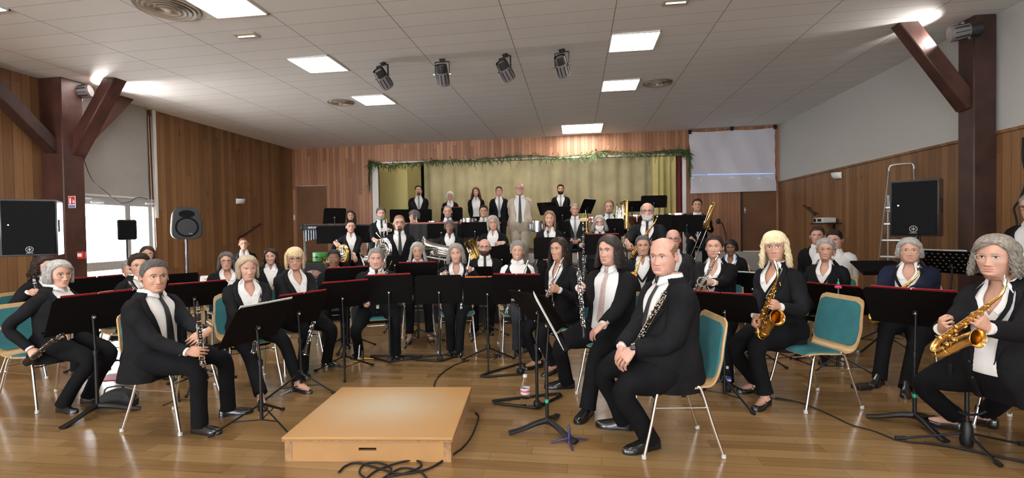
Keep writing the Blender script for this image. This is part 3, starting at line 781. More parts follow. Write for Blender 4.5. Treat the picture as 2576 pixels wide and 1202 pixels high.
    if jacket and jacket != 'vest' or jacket == 'vest':
        jm = M[jacket] if jacket != 'vest' else M['suit']; isv = jacket == 'vest'
        zb = -.13 if not sit else -.085
        z = np.concatenate([np.linspace(zb, .5, nzc), [.515, .53, .545]]) if not isv else np.linspace(.0, .545, nzc)
        op = np.interp(z, [-.13, .0, .16, .26, .40, .50, .545], [.22+open_, .10+open_*.9, .02+open_*.8, .07+open_*.8, .30+open_*.55, .62+open_*.2, 1.15]) if not isv else np.interp(z, [0, .2, .3, .45, .545], [0.0, .01, .12, .5, 1.0])
        G = np.zeros((len(z), nac, 3)); t = np.linspace(0, 1, nac)
        for i in range(len(z)):
            a = op[i]+(2*PI-2*op[i])*t
            off = np.full(nac, .017 if not isv else .010); off[0] = off[-1] = .004; 
            if z[i] < .06 and not isv: off = off+.012*(.06-z[i])/.1
            g = torsoP(a, np.full(nac, z[i]), k, 0.)
            rad = g-np.array([0, 0, z[i]]); rad /= np.linalg.norm(rad, axis=1)[:, None]+1e-9
            g = g+rad*off[:, None]
            if lod < 2 and not isv: g[:, :2] *= (1+.006*np.sin(a*3+z[i]*30)+.005*np.sin(a*5-z[i]*45))[:, None]
            G[i] = g
        if sit and not isv:   # the skirt of the jacket spreads on the lap
            q = z < .02
            G[q, :, 1] *= 1.0
        jk.grid(tx(G), flip=True)
        if not isv:
            # lapels and collar
            for sd in (1, -1):
                zz = np.array([.17, .24, .31, .37, .405, .41, .45, .49, .52, .54]); oo = np.interp(zz, z, op)
                wd = np.array([.0, .14, .27, .36, .42, .30, .30, .30, .26, .2])*(1 if sex == 'm' else .85)*(1-open_*.3)
                a1, a2 = sd*oo, sd*(oo+wd); ofs = np.full(len(zz), .0)
                e0 = torsoP(a1, zz, k, .012); e1 = torsoP(a1+sd*.01, zz, k, .024); e2 = torsoP((a1+a2)/2, zz, k, .027); e3 = torsoP(a2, zz-.004, k, .0225); e4 = torsoP(a2, zz-.004, k, .014)
                jk.grid(tx(np.stack([e0, e1, e2, e3, e4])), flip=sd < 0)
            a = np.linspace(.95, 2*PI-.95, 20); c1 = torsoP(a, np.full(20, .525), k, .022); c2 = torsoP(a, np.full(20, .572), k, .017); c3 = torsoP(a, np.full(20, .572), k, .011); c4 = torsoP(a, np.full(20, .53), k, .008)
            jk.grid(tx(np.stack([c1, c2, c3, c4])), flip=True)
        jo = part(jk, 'jacket' if not isv else 'waistcoat', jm, sharp=1.0)
        if lod == 0 and not isv:
            b = MB()
            for zq in (.155, .06): 
                b.ell(tx(torsoP(np.array(.03+open_), np.array(zq), k, .022)), (.009, .005, .009), n=10, k=6)
            b.build('button', M['ebony'], jo, sharp=0)
        if pin: b = MB(); c = tx(torsoP(np.array(-.62), np.array(.42), k, .032)); b.ell(c, (.004, .003, .016), R=roty(.5), n=8, k=6); b.ell(c+V(.0,0,.012), (.006,.003,.005), n=8, k=6); b.build('brooch', M['gold'], jo, sharp=0)
    if shirt != 'none': part(sh, 'shirt', M['shirt'] if shirt != 'dark' else M['suit'], sharp=1.0)
    if tie:
        tb = MB(); zz = np.linspace(.17 if sit else .10, .545, 16); hw = np.interp(zz, [.1, .2, .5, .545], [.036, .034, .018, .014])
        cen = torsoP(0*zz, zz, k, .017 if not jacket else .014)
        if tie == 'tie_black_loose': pass
        rows = [cen+np.column_stack([hw*u, -.004*abs(u)+0*hw, 0*hw]) for u in (-1, -.5, 0, .5, 1)]
        tip = rows[2][0]+[0, 0, -.035]
        tb.grid(tx(np.stack(rows)), flip=False)
        tb.add(tx(np.array([rows[0][0], rows[2][0], rows[4][0], tip])), [[0, 3, 1], [1, 3, 2]])
        kc = cen[-1]+[0, .008, .012]
        tb.grid(tx(np.array([[kc+[w_*math.cos(q), d_*math.sin(q), h_] for q in np.linspace(0, 2*PI, 9)[:-1]] for w_, d_, h_ in ((.011, .009, -.022), (.016, .012, -.006), (.020, .012, .012), (.012, .007, .018))])), cv=True)
        part(tb, 'necktie', M[tie], sharp=1.0)
    if trouser:
        tr = MB(); tf = 1+bfat*.7
        zq = np.linspace(-.085, .10 if jacket else .12, 6); aq = np.arange(30)*2*PI/30; A, Zg = np.meshgrid(aq, zq); tr.grid(tx(torsoP(A, Zg, k, .0085)), cv=True, flip=True)
        for sd, (hip, kn, an) in ank.items():
            n_ = 26 if lod < 2 else 14
            pts, rr_ = legp[sd]; rr_ = [q*(tf if w < 3 else 1) for w, q in enumerate(rr_)]
            P = spl(pts, n_); r_ = np.interp(np.linspace(0, 1, n_), np.linspace(0, 1, len(rr_)), rr_)*s*(1 if sex == 'm' else .95)
            if lod < 2: u = np.linspace(0, 1, n_); r_ = r_*(1+.03*np.sin(u*46+sd)*(np.exp(-((u-.55)/.12)**2)+np.exp(-((u-1)/.12)**2)))
            tr.tube(P, r_, 16 if lod == 0 else 12)
        if sit and legs: tr.ell(V(0, .0, orz+.06*s), V(.168*tf, .15*tf, .085)*s, n=18, k=10)
        elif legs: tr.ell(V(0, 0, orz+.07*s), V(.168*tf, .12*tf, .14)*s, n=18, k=10)
        part(tr, 'trousers', M[trouser], sharp=1.0)
        for i, sd in enumerate((1, -1)) if legs else ():
            hip, kn, an = ank[sd]; sm_ = MB(); sl = s*(1. if sex == 'm' else .88)
            fdir2 = nrm(V(kn[0]*.6+an[0]*.4-hip[0]*.9+sd*.05, max(kn[1], .05) if sit else .5, 0)) if not (feet is not None and feet[i] is not None and len(feet[i]) == 3) else nrm(V(math.sin(math.radians(feet[i][2])), math.cos(math.radians(feet[i][2])), 0))
            heel = .0 if shoes in ('oxford', 'boot') else .03
            X = V(fdir2[1], -fdir2[0], 0); B = np.array([X, fdir2, V(0, 0, 1)]).T
            ys = np.array([-.075, -.06, -.03, .01, .05, .09, .13, .165, .19, .203]); hw = np.array([.018,.030,.034,.036,.040,.046,.047,.040,.027,.008])
            hh = np.array([.050,.066,.072,.078,.066,.052,.042,.036,.030,.020]) if shoes == 'oxford' else (np.array([.06,.12,.14,.15,.12,.07,.048,.038,.03,.02]) if shoes == 'boot' else np.array([.045,.056,.056,.046,.034,.030,.032,.032,.028,.018]))
            lift = heel*np.interp(ys, [-.08, 0, .09, .2], [1, .8, 0, 0])+.004
            n_ = 16; G = []
            for y_, w_, h_, l_ in zip(ys, hw, hh, lift):
                q = np.linspace(0, 2*PI, n_+1)[:-1]; xx = w_*np.sign(np.cos(q))*abs(np.cos(q))**.8; zz = np.where(np.sin(q) > 0, np.sin(q)**.85*h_ if True else 0, np.sin(q)*.004) if False else np.where(np.sin(q) > 0, np.abs(np.sin(q))**.8*h_, 0)
                G.append(np.column_stack([xx*np.where(np.sin(q) > .5, .85, 1), np.full(n_, y_), zz+l_+.008]))
            G = np.array(G); c0 = V(an[0], an[1], 0)
            if len(feet[i] if feet is not None and feet[i] is not None else ()) == 4: c0[2] = an[2]-.085
            tf_ = lambda P: (P.reshape(-1, 3)*sl)@B.T+c0
            sm_.grid(tf_(G).reshape(G.shape), cv=True)
            sm_.add(tf_(G[0]), [list(range(n_))]); sm_.add(tf_(G[-1]), [list(range(n_))[::-1]])
            # sole
            so = np.array([[ [-w_*1.06, y_, 0], [w_*1.06, y_, 0]] for y_, w_ in zip(ys, hw)]); s1 = so.copy(); s1[..., 2] = lift[:, None]+.009; s0 = s1.copy(); s0[..., 2] = lift[:, None]-.003 if heel else 0.0005
            L1, L0 = np.vstack([s1[:, 0], s1[::-1, 1]]), np.vstack([s0[:, 0], s0[::-1, 1]])
            sm_.add(tf_(np.vstack([L1, L0])), [[j, (j+1) % 20, 20+(j+1) % 20, 20+j] for j in range(20)]+[list(range(20)), list(range(39, 19, -1))])
            if heel: sm_.box(tf_(V(0, -.045, heel*.5)[None])[0], np.array([.05, .045, heel+.006])*sl, R=B)
            if shoes == 'strap': sm_.tube(tf_(np.array([[.038*math.cos(q), .05, .03+.05*math.sin(q)] for q in np.linspace(0, PI, 9)])), .006*sl, 6)
            part(sm_, 'shoe', M['shoe'], sharp=.8)
    return dict(ob=ob, w2l=w2l, l2w=l2w, Rw=Rw, root=root, s=s, arms=arms, r0=r0, d0=d0, orz=orz, tx=tx, k=k, sc=sc, xh=xh)
# ================================================================ instruments and furniture
def frame(a, b, ref=(0, 0, 1)):
    """columns X, Y (a->b), Z (towards ref)"""
    Y = nrm(np.asarray(b, float)-a); Zx = np.asarray(ref, float); Zx = nrm(Zx-Y*(Zx@Y)); return np.array([np.cross(Y, Zx), Y, Zx]).T
def keys_along(mb, y0, y1, off, n, rng, r=.0055, rad=.0125, ang=0., side=.9):
    """rods, cups and levers of woodwind keywork on a bore of radius rad lying along +Y; ang turns them round the bore"""
    for q in (-side, side):
        a = ang+q; p0 = V(math.sin(a)*(rad+off), y0, math.cos(a)*(rad+off)); p1 = p0+V(0, y1-y0, 0)
        mb.tube([p0, p1], .0016, 5)
    for i in range(n):
        y = y0+(y1-y0)*(i+.5)/n+rng.uniform(-.003, .003); a = ang+rng.choice([-.25, 0, .25, .9, -.9])*1.
        c = V(math.sin(a)*(rad+off*.8), y, math.cos(a)*(rad+off*.8)); R = roty(a)
        mb.lathe([(.0005, .0), (r, .0), (r, .0028), (r*.55, .0036), (.0005, .0036)], 10, R, c)
        a2 = ang+rng.choice([-side, side]); p = V(math.sin(a2)*(rad+off), y, math.cos(a2)*(rad+off)); mb.tube([c+R@V(0,0,.002), p], .0013, 4)
        if i % 3 == 0: mb.tube(spl([p, p+V(0, .012, .002), p+V(math.sin(a2)*.006, .026, .0)], 5), np.stack([[.0018,.0022,.0032,.0034,.002], [.001]*5], 1), 5)
        mb.ell(p, (.0026, .0034, .0026), n=6, k=4)
def lab(o, label, cat, group=None): return tag(o, label, cat, group)
def clarinet(a, b, ref, label, L=.60, kind='clarinet', metal='silver', lod=0, cat=None, reed=True):
    R = frame(a, b, ref); rng = np.random.default_rng(int(abs(a[0])*1000)); e = empty(kind, a, R); lab(e, label, cat or kind)
    n = 16 if lod == 0 else 10; k = L/.60
    bd = MB(); up = (0, 0, 1)
    def ax(pr, m=0, mb=bd): mb.lathe([(r, y) for y, r in pr], n, rotx(-PI/2), m=m)
    if kind == 'clarinet':
        ax([(.0, .001), (.0, .004), (.03, .0085), (.075, .0105), (.078, .0135), (.082, .0148), (.138, .0150), (.142, .0140), (.142, .0118), (.335, .0122), (.335, .0138), (.345, .0138), (.346, .0125), (.49*k, .0135), (.495*k, .0155)])
        bd.build('body', M['ebony'], e)
        bl = MB(); ax([(.495*k, .0155), (.51*k, .0165), (.55*k, .021), (.585*k, .029), (.60*k, .0345), (.603*k, .0345), (.60*k, .031), (.57*k, .02), (.53*k, .012)], mb=bl); bl.build('bell', M['ebony'], e)
        rg = MB()
        for y, r in ((.080, .0155), (.141, .0158), (.340, .0148), (.496*k, .0168), (.600*k, .0352), (.045, .0118), (.058, .0124)): ax([(y-.003, r-.003), (y-.003, r), (y+.003, r), (y+.003, r-.003)], mb=rg)
        rg.build('ring', M[metal], e, sharp=.5); y0, y1 = .155, .485*k; rad = .0125
    else:
        ax([(.0, .0035), (.07, .0045), (.072, .0085), (.30*k, .0105), (.302*k, .0125), (.31*k, .0125), (.312*k, .011), (.50*k, .0125), (.503*k, .015), (.53*k, .0145), (.57*k, .019), (.595*k, .0225), (.598*k, .021), (.57*k, .012)]); bd.build('body', M['ebony'], e)
        rd = MB(); reed and rd.tube([(0, -.055, 0), (0, -.03, 0), (0, .003, 0)], np.array([[.0035, .0008], [.0028, .0016], [.0025, .0025]]), 8); reed and rd.build('reed', M['beech'], e)
        rg = MB()
        for y, r in ((.072, .010), (.305*k, .0137), (.503*k, .0162)): ax([(y-.002, r-.003), (y-.002, r), (y+.002, r), (y+.002, r-.003)], mb=rg)
        rg.build('ring', M[metal], e, sharp=.5); y0, y1 = .085, .50*k; rad = .011
    kb = MB(); keys_along(kb, y0, y1, .006 if kind == 'clarinet' else .0055, int((24 if kind == 'clarinet' else 34)*(1 if lod == 0 else .55)), rng, rad=rad)
    kb.build('keywork', M[metal], e); return e
def flute(a, b, ref, label, L=.67, lod=1):
    R = frame(a, b, ref); e = empty('flute', a, R); lab(e, label, 'flute'); rng = np.random.default_rng(5)
    bd = MB(); bd.lathe([(r, y) for y, r in ((0, .0005), (0, .0105), (.018, .0108), (.02, .0098), (.20, .0100), (.202, .0112), (.225, .0112), (.227, .0097), (L-.12, .0097), (L-.119, .0106), (L-.10, .0106), (L-.098, .0097), (L, .0097), (L, .008))], 12, rotx(-PI/2)); bd.build('tube', M['silver'], e)
    lp = MB(); lp.ell((0, .085, .0085), (.0125, .019, .005), n=12, k=8); lp.build('lip_plate', M['silver'], e)
    kb = MB(); keys_along(kb, .25, L-.02, .004, 16, rng, r=.0078, rad=.0097, side=1.2); kb.build('keywork', M['silver'], e); return e
def saxophone(top, bow, ref, label, scale=1., metal='gold', mouth='ebony', lod=0, curved=True, group=None):
    """top = where the neck socket is, bow = lowest point of the body; ref = side the bell opens to"""
    R = frame(top, bow, ref); s = np.linalg.norm(np.asarray(bow)-top)/.56; e = empty('saxophone', top, R); lab(e, label, 'saxophone', group)
    rng = np.random.default_rng(int(abs(top[0])*999)); n = 20 if lod == 0 else 12
    bd = MB()
    P = spl([(0, 0, 0), (0, .15, 0), (0, .30, 0), (0, .44, .0), (0, .515, .012), (0, .548, .052), (0, .515, .092), (0, .45, .104)], 34)*s
    rr = np.interp(np.linspace(0, 1, 34), [0, .35, .62, .8, 1], [.0125, .020, .027, .033, .037])*s
    bd.tube(P, rr, n); 
    for u in (2, 21, 27, 32): bd.tube([P[u]-nrm(P[u+1]-P[u])*.003, P[u]+nrm(P[u+1]-P[u])*.003], rr[u]*1.1, n)
    bd.build('body', M[metal], e)
    bl = MB(); Pb = spl([(0, .45, .104), (0, .38, .110), (0, .31, .122), (0, .262, .142), (0, .238, .165)], 14)*s
    rb = np.interp(np.linspace(0, 1, 14), [0, .35, .65, .85, 1], [.037, .041, .047, .056, .067])*s
    bl.tube(Pb, rb, n+8, caps=False); 
    dd = nrm(Pb[-1]-Pb[-2]); Rr = frame(np.zeros(3), dd, (1, 0, 0)); tt = np.linspace(0, 2*PI, n+9); bl.tube(Pb[-1]+(np.column_stack([np.cos(tt), 0*tt, np.sin(tt)])*.067*s)@Rr.T, .0020*s, 6, caps=False)
    bl.tube(Pb[::-1][:11]-dd*.002, rb[::-1][:11]*.955, n+8, caps=False); bl.ell(Pb[2], np.array([.036, .012, .036])*s, n=12, k=6)
    bl.build('bell', M[metal], e)
    nk = MB(); Pn = spl([(0, .01, 0), (0, -.04, -.002), (0, -.075, -.010), (0, -.105, -.030), (0, -.125, -.055)], 12)*s
    nk.tube(Pn, np.linspace(.0115, .0070, 12)*s, 10); nk.build('neck', M[metal], e)
    mp = MB(); d = nrm(Pn[-1]-Pn[-2]); p = Pn[-1]-d*.02*s; mp.tube([p, p+d*.004, p+d*.05*s, p+d*.085*s], np.array([[.0105, .0105], [.0125, .0125], [.0115, .0115], [.007, .002]])*s, 10); mp.build('mouthpiece', M[mouth], e)
    lg = MB(); lg.tube([p+d*.028*s, p+d*.048*s], .0138*s, 10); lg.build('ligature', M['silver'], e)
    kb = MB()
    def cup(c, R_, r): kb.lathe([(.0005, .0), (r, .0), (r, .004), (r*.8, .006), (r*.3, .0065), (.0005, .0085)], 12, R_, c)
    for i in range(15 if lod == 0 else 9):
        f = (i+.5)/(15 if lod == 0 else 9); y = (.03+.42*f)*s; rad = np.interp(f, [0, 1], [.0135, .0275])*s; a = [.5, -.6, .35, -1.2, 1.1][i % 5]
        cup(V(math.sin(a)*(rad+.006), y, math.cos(a)*(rad+.006)), roty(a), (.009+.007*f)*s)
        kb.tube([V(math.sin(a)*(rad+.01), y, math.cos(a)*(rad+.01)), V(math.sin(a+.8)*(rad+.012), y+.01, math.cos(a+.8)*(rad+.012))], .0022*s, 5)
    for a, y0, y1 in ((1.25, .03, .46), (-1.35, .05, .42), (.9, .06, .30), (-.95, .2, .48)): 
        p0 = V(math.sin(a)*.021, y0, math.cos(a)*.021)*s; p1 = V(math.sin(a)*.036, y1, math.cos(a)*.036)*s; kb.tube([p0, p1], .0022*s, 6)
        for f in np.linspace(0, 1, 6): q = p0+(p1-p0)*f; kb.ell(q, (.0042*s,)*3, n=6, k=4)
    for y, r in ((.42, .021), (.36, .019)): cup(V(.046*s, y*s, .10*s), roty(PI/2), r*s)
    kb.tube(spl([V(.03, .50, .03), V(.055, .44, .06), V(.060, .36, .09), V(.05, .30, .115)], 8)*s, .0022*s, 5)
    kb.build('keywork', M[metal], e)
    return e, Pb[-1]
def bore(mb, pts, r0, r1, n=10, k=24, flare=None):
    P = spl(pts, k); r = np.linspace(r0, r1, k)
    if flare is not None: r = np.interp(np.linspace(0, 1, k), flare[0], flare[1])
    mb.tube(P, r, n, caps=False); return P
def french_horn(c, bell_dir, up, label, metal='brass', s=1.):
    """c = centre of the coil, which faces along bell_dir; the bell opens beside it"""
    Rb = frame(np.zeros(3), np.asarray(bell_dir), up)   # X, Y = towards the viewer, Z = up
    e = empty('french_horn', c, Rb); lab(e, label, 'french horn')
    co = MB()
    for j, (r, dy, ox, oz) in enumerate(((.140, 0, 0, 0), (.122, -.012, .004, -.006), (.104, .008, -.006, .008), (.085, .016, .01, -.01), (.13, .014, .006, .004))):
        t = np.linspace(0, 2*PI, 40); co.tube(np.column_stack([ox+np.cos(t)*r*s, np.full(40, dy*s), oz+np.sin(t)*r*s*1.04]), (.0085+.0012*j)*s, 8, caps=False)
    co.build('coil', M[metal], e)
    b = MB(); P = np.array([(-.12, -.02, .07), (-.05, -.025, .14), (.07, -.02, .135), (.15, -.0, .05), (.185, .02, -.03), (.23, .05, -.075), (.285, .09, -.10), (.32, .125, -.11)])*s
    bore(b, P, 0, 0, 24, 36, ([0, .4, .65, .80, .9, .96, 1], [.010*s, .017*s, .032*s, .055*s, .088*s, .125*s, .152*s])); b.build('bell', M[metal], e)
    v = MB()
    for i in range(3): v.lathe([(.0005, -.03), (.017, -.03), (.017, .03), (.012, .034), (.0005, .034)], 12, rotx(PI/2), V(-.045+.045*i, .02, .0)*s)
    for i in range(6):
        z = -.085+.028*i; P = [V(-.08, .03, z), V(-.01, .036, z+.008), V(.065, .03, z), V(.075, .008, z-.012), V(.0, .014, z-.014), V(-.07, .018, z-.01)]; v.tube(spl(np.array(P)*s, 20), .0062*s, 8)
    for i in range(3): v.tube(spl(np.array([V(-.06+.04*i, .05, .02), V(-.075+.04*i, .055, .07), V(-.09+.04*i, .05, .13)])*s, 6), np.stack([[.004]*6, [.002]*6], 1), 6)
    v.build('valve', M['silver'], e)
    lp = MB(); lp.tube(np.array([(-.10, .0, .08), (-.02, .03, .15), (.07, .0, .23)])*s, np.array([.006, .0045, .0045])*s, 8); lp.tube(np.array([(.07, .0, .23), (.09, -.01, .25)])*s, np.array([.005, .0105])*s, 10); lp.build('leadpipe', M['silver'], e)
    return e
def trumpet(a, b, ref, label, metal='silver', L=.48):
    R = frame(a, b, ref); e = empty('trumpet', a, R); lab(e, label, 'trumpet'); s = L/.48
    t = MB(); t.tube(spl(np.array([(0, .0, 0), (0, .30, 0), (0, .37, -.005), (0, .395, -.035), (0, .37, -.065), (0, .30, -.068), (0, .12, -.068)])*s, 26), .006*s, 8)
    t.tube(spl(np.array([(0, .14, -.068), (0, .12, -.066), (0, .075, -.055), (0, .065, -.034), (0, .09, -.006), (0, .14, 0.)])*s+V(.012, 0, 0), 16), .0062*s, 8)
    t.tube(np.array([(0, -.002, 0), (0, -.028, 0), (0, -.034, 0)])*s, np.array([.005, .0095, .0135])*s, 10)
    t.build('tubing', M[metal], e)
    b_ = MB(); bore(b_, np.array([(.012, .12, 0), (.012, .30, 0), (.012, .42, 0), (.012, .48, 0)])*s, 0, 0, 20, 18, ([0, .5, .75, .92, 1], [.006*s, .009*s, .018*s, .038*s, .062*s])); b_.build('bell', M[metal], e)
    for i in range(3):
        v = MB(); v.lathe([(.0005, -.10), (.009, -.10), (.0095, -.015), (.0095, .018), (.008, .022), (.002, .022), (.002, .042), (.008, .043), (.008, .046), (.0005, .046)], 10, None, V(.004, .17+.024*i, -.015)*s); v.build('valve', M[metal], e)
    return e
def euphonium(c, updir, ref, label, s=1., metal='silver', bellmetal=None):
    """c = centre of the body; bell opens along updir"""
    R = frame(np.zeros(3), np.asarray(updir), ref); e = empty('euphonium' if s < 1.3 else 'tuba', c, R); lab(e, label, 'euphonium' if s < 1.3 else 'tuba')
    b = MB(); bore(b, np.array([(-.10, .22, 0), (-.10, .0, 0), (-.09, -.17, 0), (-.02, -.26, 0), (.06, -.20, 0), (.075, -.05, 0), (.075, .12, 0), (.075, .25, 0), (.075, .33, 0)])*s, 0, 0, 20, 44, ([0, .3, .6, .8, .93, 1], [.014*s, .028*s, .048*s, .06*s, .09*s, .140*s])); b.build('bell', M[bellmetal or metal], e)
    t = MB()
    for j in range(3):
        dz = .03+.016*j; t.tube(spl(np.array([(-.05, -.16+.03*j, dz), (-.055, .10, dz), (-.03, .17-.02*j, dz), (.0, .12, dz), (.0, -.10, dz), (.025, -.17, dz), (.045, -.10, dz), (.04, .08, dz)])*s, 40), (.010-.0012*j)*s, 8)
    t.tube(spl(np.array([(-.10, .22, 0), (-.09, .29, .03), (-.02, .30, .08), (.02, .27, .14)])*s, 14), .0075*s, 8); t.tube(np.array([(.02, .27, .14), (.03, .262, .165)])*s, np.array([.007, .014])*s, 10)
    t.build('tubing', M[metal], e)
    for j in range(3):
        v = MB(); v.lathe([(.0005, -.09), (.016, -.09), (.017, .05), (.013, .056), (.003, .056), (.003, .08), (.012, .081), (.012, .085), (.0005, .085)], 12, rotx(-PI/2), np.array([-.028+.034*j, .0, .085])*s); v.build('valve', M[metal], e)
    return e
def trombone(a, b, ref, label, metal='gold'):
    """a = bend at the player's shoulder end of the bell, b = end of the slide"""
    R = frame(a, b, ref); e = empty('trombone', a, R); lab(e, label, 'trombone'); Ls = np.linalg.norm(np.asarray(b)-a)
    t = MB(); y1 = Ls
    for x in (-.045, .045): t.tube([(x, .30, 0), (x, y1-.04, 0)], .0068, 8)
    t.tube(spl([(-.045, y1-.04, 0), (-.035, y1-.005, 0), (0, y1, 0), (.035, y1-.005, 0), (.045, y1-.04, 0)], 12), .0075, 8)
    t.tube([(-.045, .34, 0), (.045, .34, 0)], .005, 6); t.tube([(-.045, .42, 0), (.045, .42, 0)], .005, 6); t.build('slide', M['silver'], e)
    b_ = MB(); P = [(.045, .34, .01), (.05, .12, .02), (.05, .03, .03), (.03, -.0, .05), (-.0, -.015, .07), (-.035, .0, .08), (-.05, .03, .085), (-.05, .20, .09), (-.05, .40, .095), (-.05, .52, .097)]
    bore(b_, P, 0, 0, 18, 50, ([0, .4, .7, .88, .96, 1], [.007, .010, .017, .035, .065, .100]))
    for dx in (.02, .035): b_.tube(spl([(dx, .22, .03), (dx, .06, .05), (dx-.03, .03, .06), (dx-.055, .06, .07), (dx-.055, .24, .07), (dx-.03, .27, .05), (dx, .22, .03)], 30), .0065, 8)
    b_.build('bell', M[metal], e); return e
# ---- chair
def make_chair(label, group, pos, rz, lod=0):
    """front of the chair looks along +Y"""
    e = empty('stacking_chair', pos, rz=rz); tag(e, label, 'chair', group)
    w_ = .215
    # curved plywood shell: seat, then back
    prof = spl([(.205, .415), (.19, .434), (.12, .440), (.0, .432), (-.12, .424), (-.175, .438), (-.205, .495), (-.225, .58), (-.245, .70), (-.275, .84)], 72)
    def strip(prof, wf, th, name, m, off=0., r=.05):
        b = MB(); n = len(prof); T = np.gradient(prof, axis=0); T /= np.linalg.norm(T, axis=1)[:, None]; N = np.column_stack([T[:, 1], -T[:, 0]])*-1.
        G = []
        L_ = np.concatenate([[0], np.cumsum(np.linalg.norm(np.diff(prof, axis=0), axis=1))])
        for i in range(n):
            e_ = min(L_[i], L_[-1]-L_[i]); ww = wf(i/(n-1)); ww = ww-r+math.sqrt(max(r*r-max(r-e_, 0)**2, 0)) if e_ < r else ww
            row = []
            for u, o in ((-1, 0), (-.6, 0), (0, 0), (.6, 0), (1, 0), (1, -1), (.6, -1), (0, -1), (-.6, -1), (-1, -1)):
                q = prof[i]+N[i]*(off-o*th*1.0); cup = .010*(1-u*u); row.append([u*ww, q[0], q[1]-cup*0])
            G.append(row)
        b.grid(np.array(G), cv=True); b.poly(G[0]); b.poly(G[-1][::-1]); return b.build(name, m, e, sharp=.6)
    wf = lambda u: np.interp(u, [0, .35, .48, .60, .8, 1], [.205, .205, .17, .205, .222, .20])
    strip(prof, wf, .012, 'shell', M['beech'], 0.)
    sp = prof[2:31]; strip(sp, lambda u: .196, .012, 'seat_pad', M['teal'], -.012, .045)
    bp = prof[44:70]; strip(bp, lambda u: np.interp(u, [0, .5, 1], [.193, .206, .190]), .012, 'backrest_pad', M['teal'], .011, .05); strip(bp, lambda u: np.interp(u, [0, .5, 1], [.193, .206, .190]), .012, 'backrest_pad', M['teal'], -.011, .05)
    for sx in (-1, 1):
        x = sx*.175
        for y0, yt, yf in ((.10, .135, .235), (-.10, -.125, -.245)):
            b = MB(); P = spl([(x*.75, y0*.55, .412), (x*.95, y0*.9, .414), (x*1.03, yt, .405), (x*1.12, (yt+yf)/2, .20), (x*1.22, yf, .008)], 16); b.tube(P, .0105, 10); 
            lg = b.build('leg', M['chrome'], e); c = MB(); c.lathe([(.0005, 0), (.015, 0), (.014, .022), (.0115, .024)], 10, None, P[-1]-V(0, 0, .006)); c.build('foot_cap', M['grey_foot'], lg)
        b = MB(); b.tube([(x*1.10, .17, .30), (x*1.10, -.165, .30)], .0055, 8); b.build('side_rail', M['chrome'], e)
    for y in (.15, -.15): b = MB(); b.tube([(-.175*1.08, y, .345), (.175*1.08, y, .345)], .0055, 8); b.build('crossbar', M['chrome'], e)
    b = MB(); b.box((0, 0, .409), (.26, .20, .012)); b.build('seat_bracket', M['black_metal'], e)
    return e
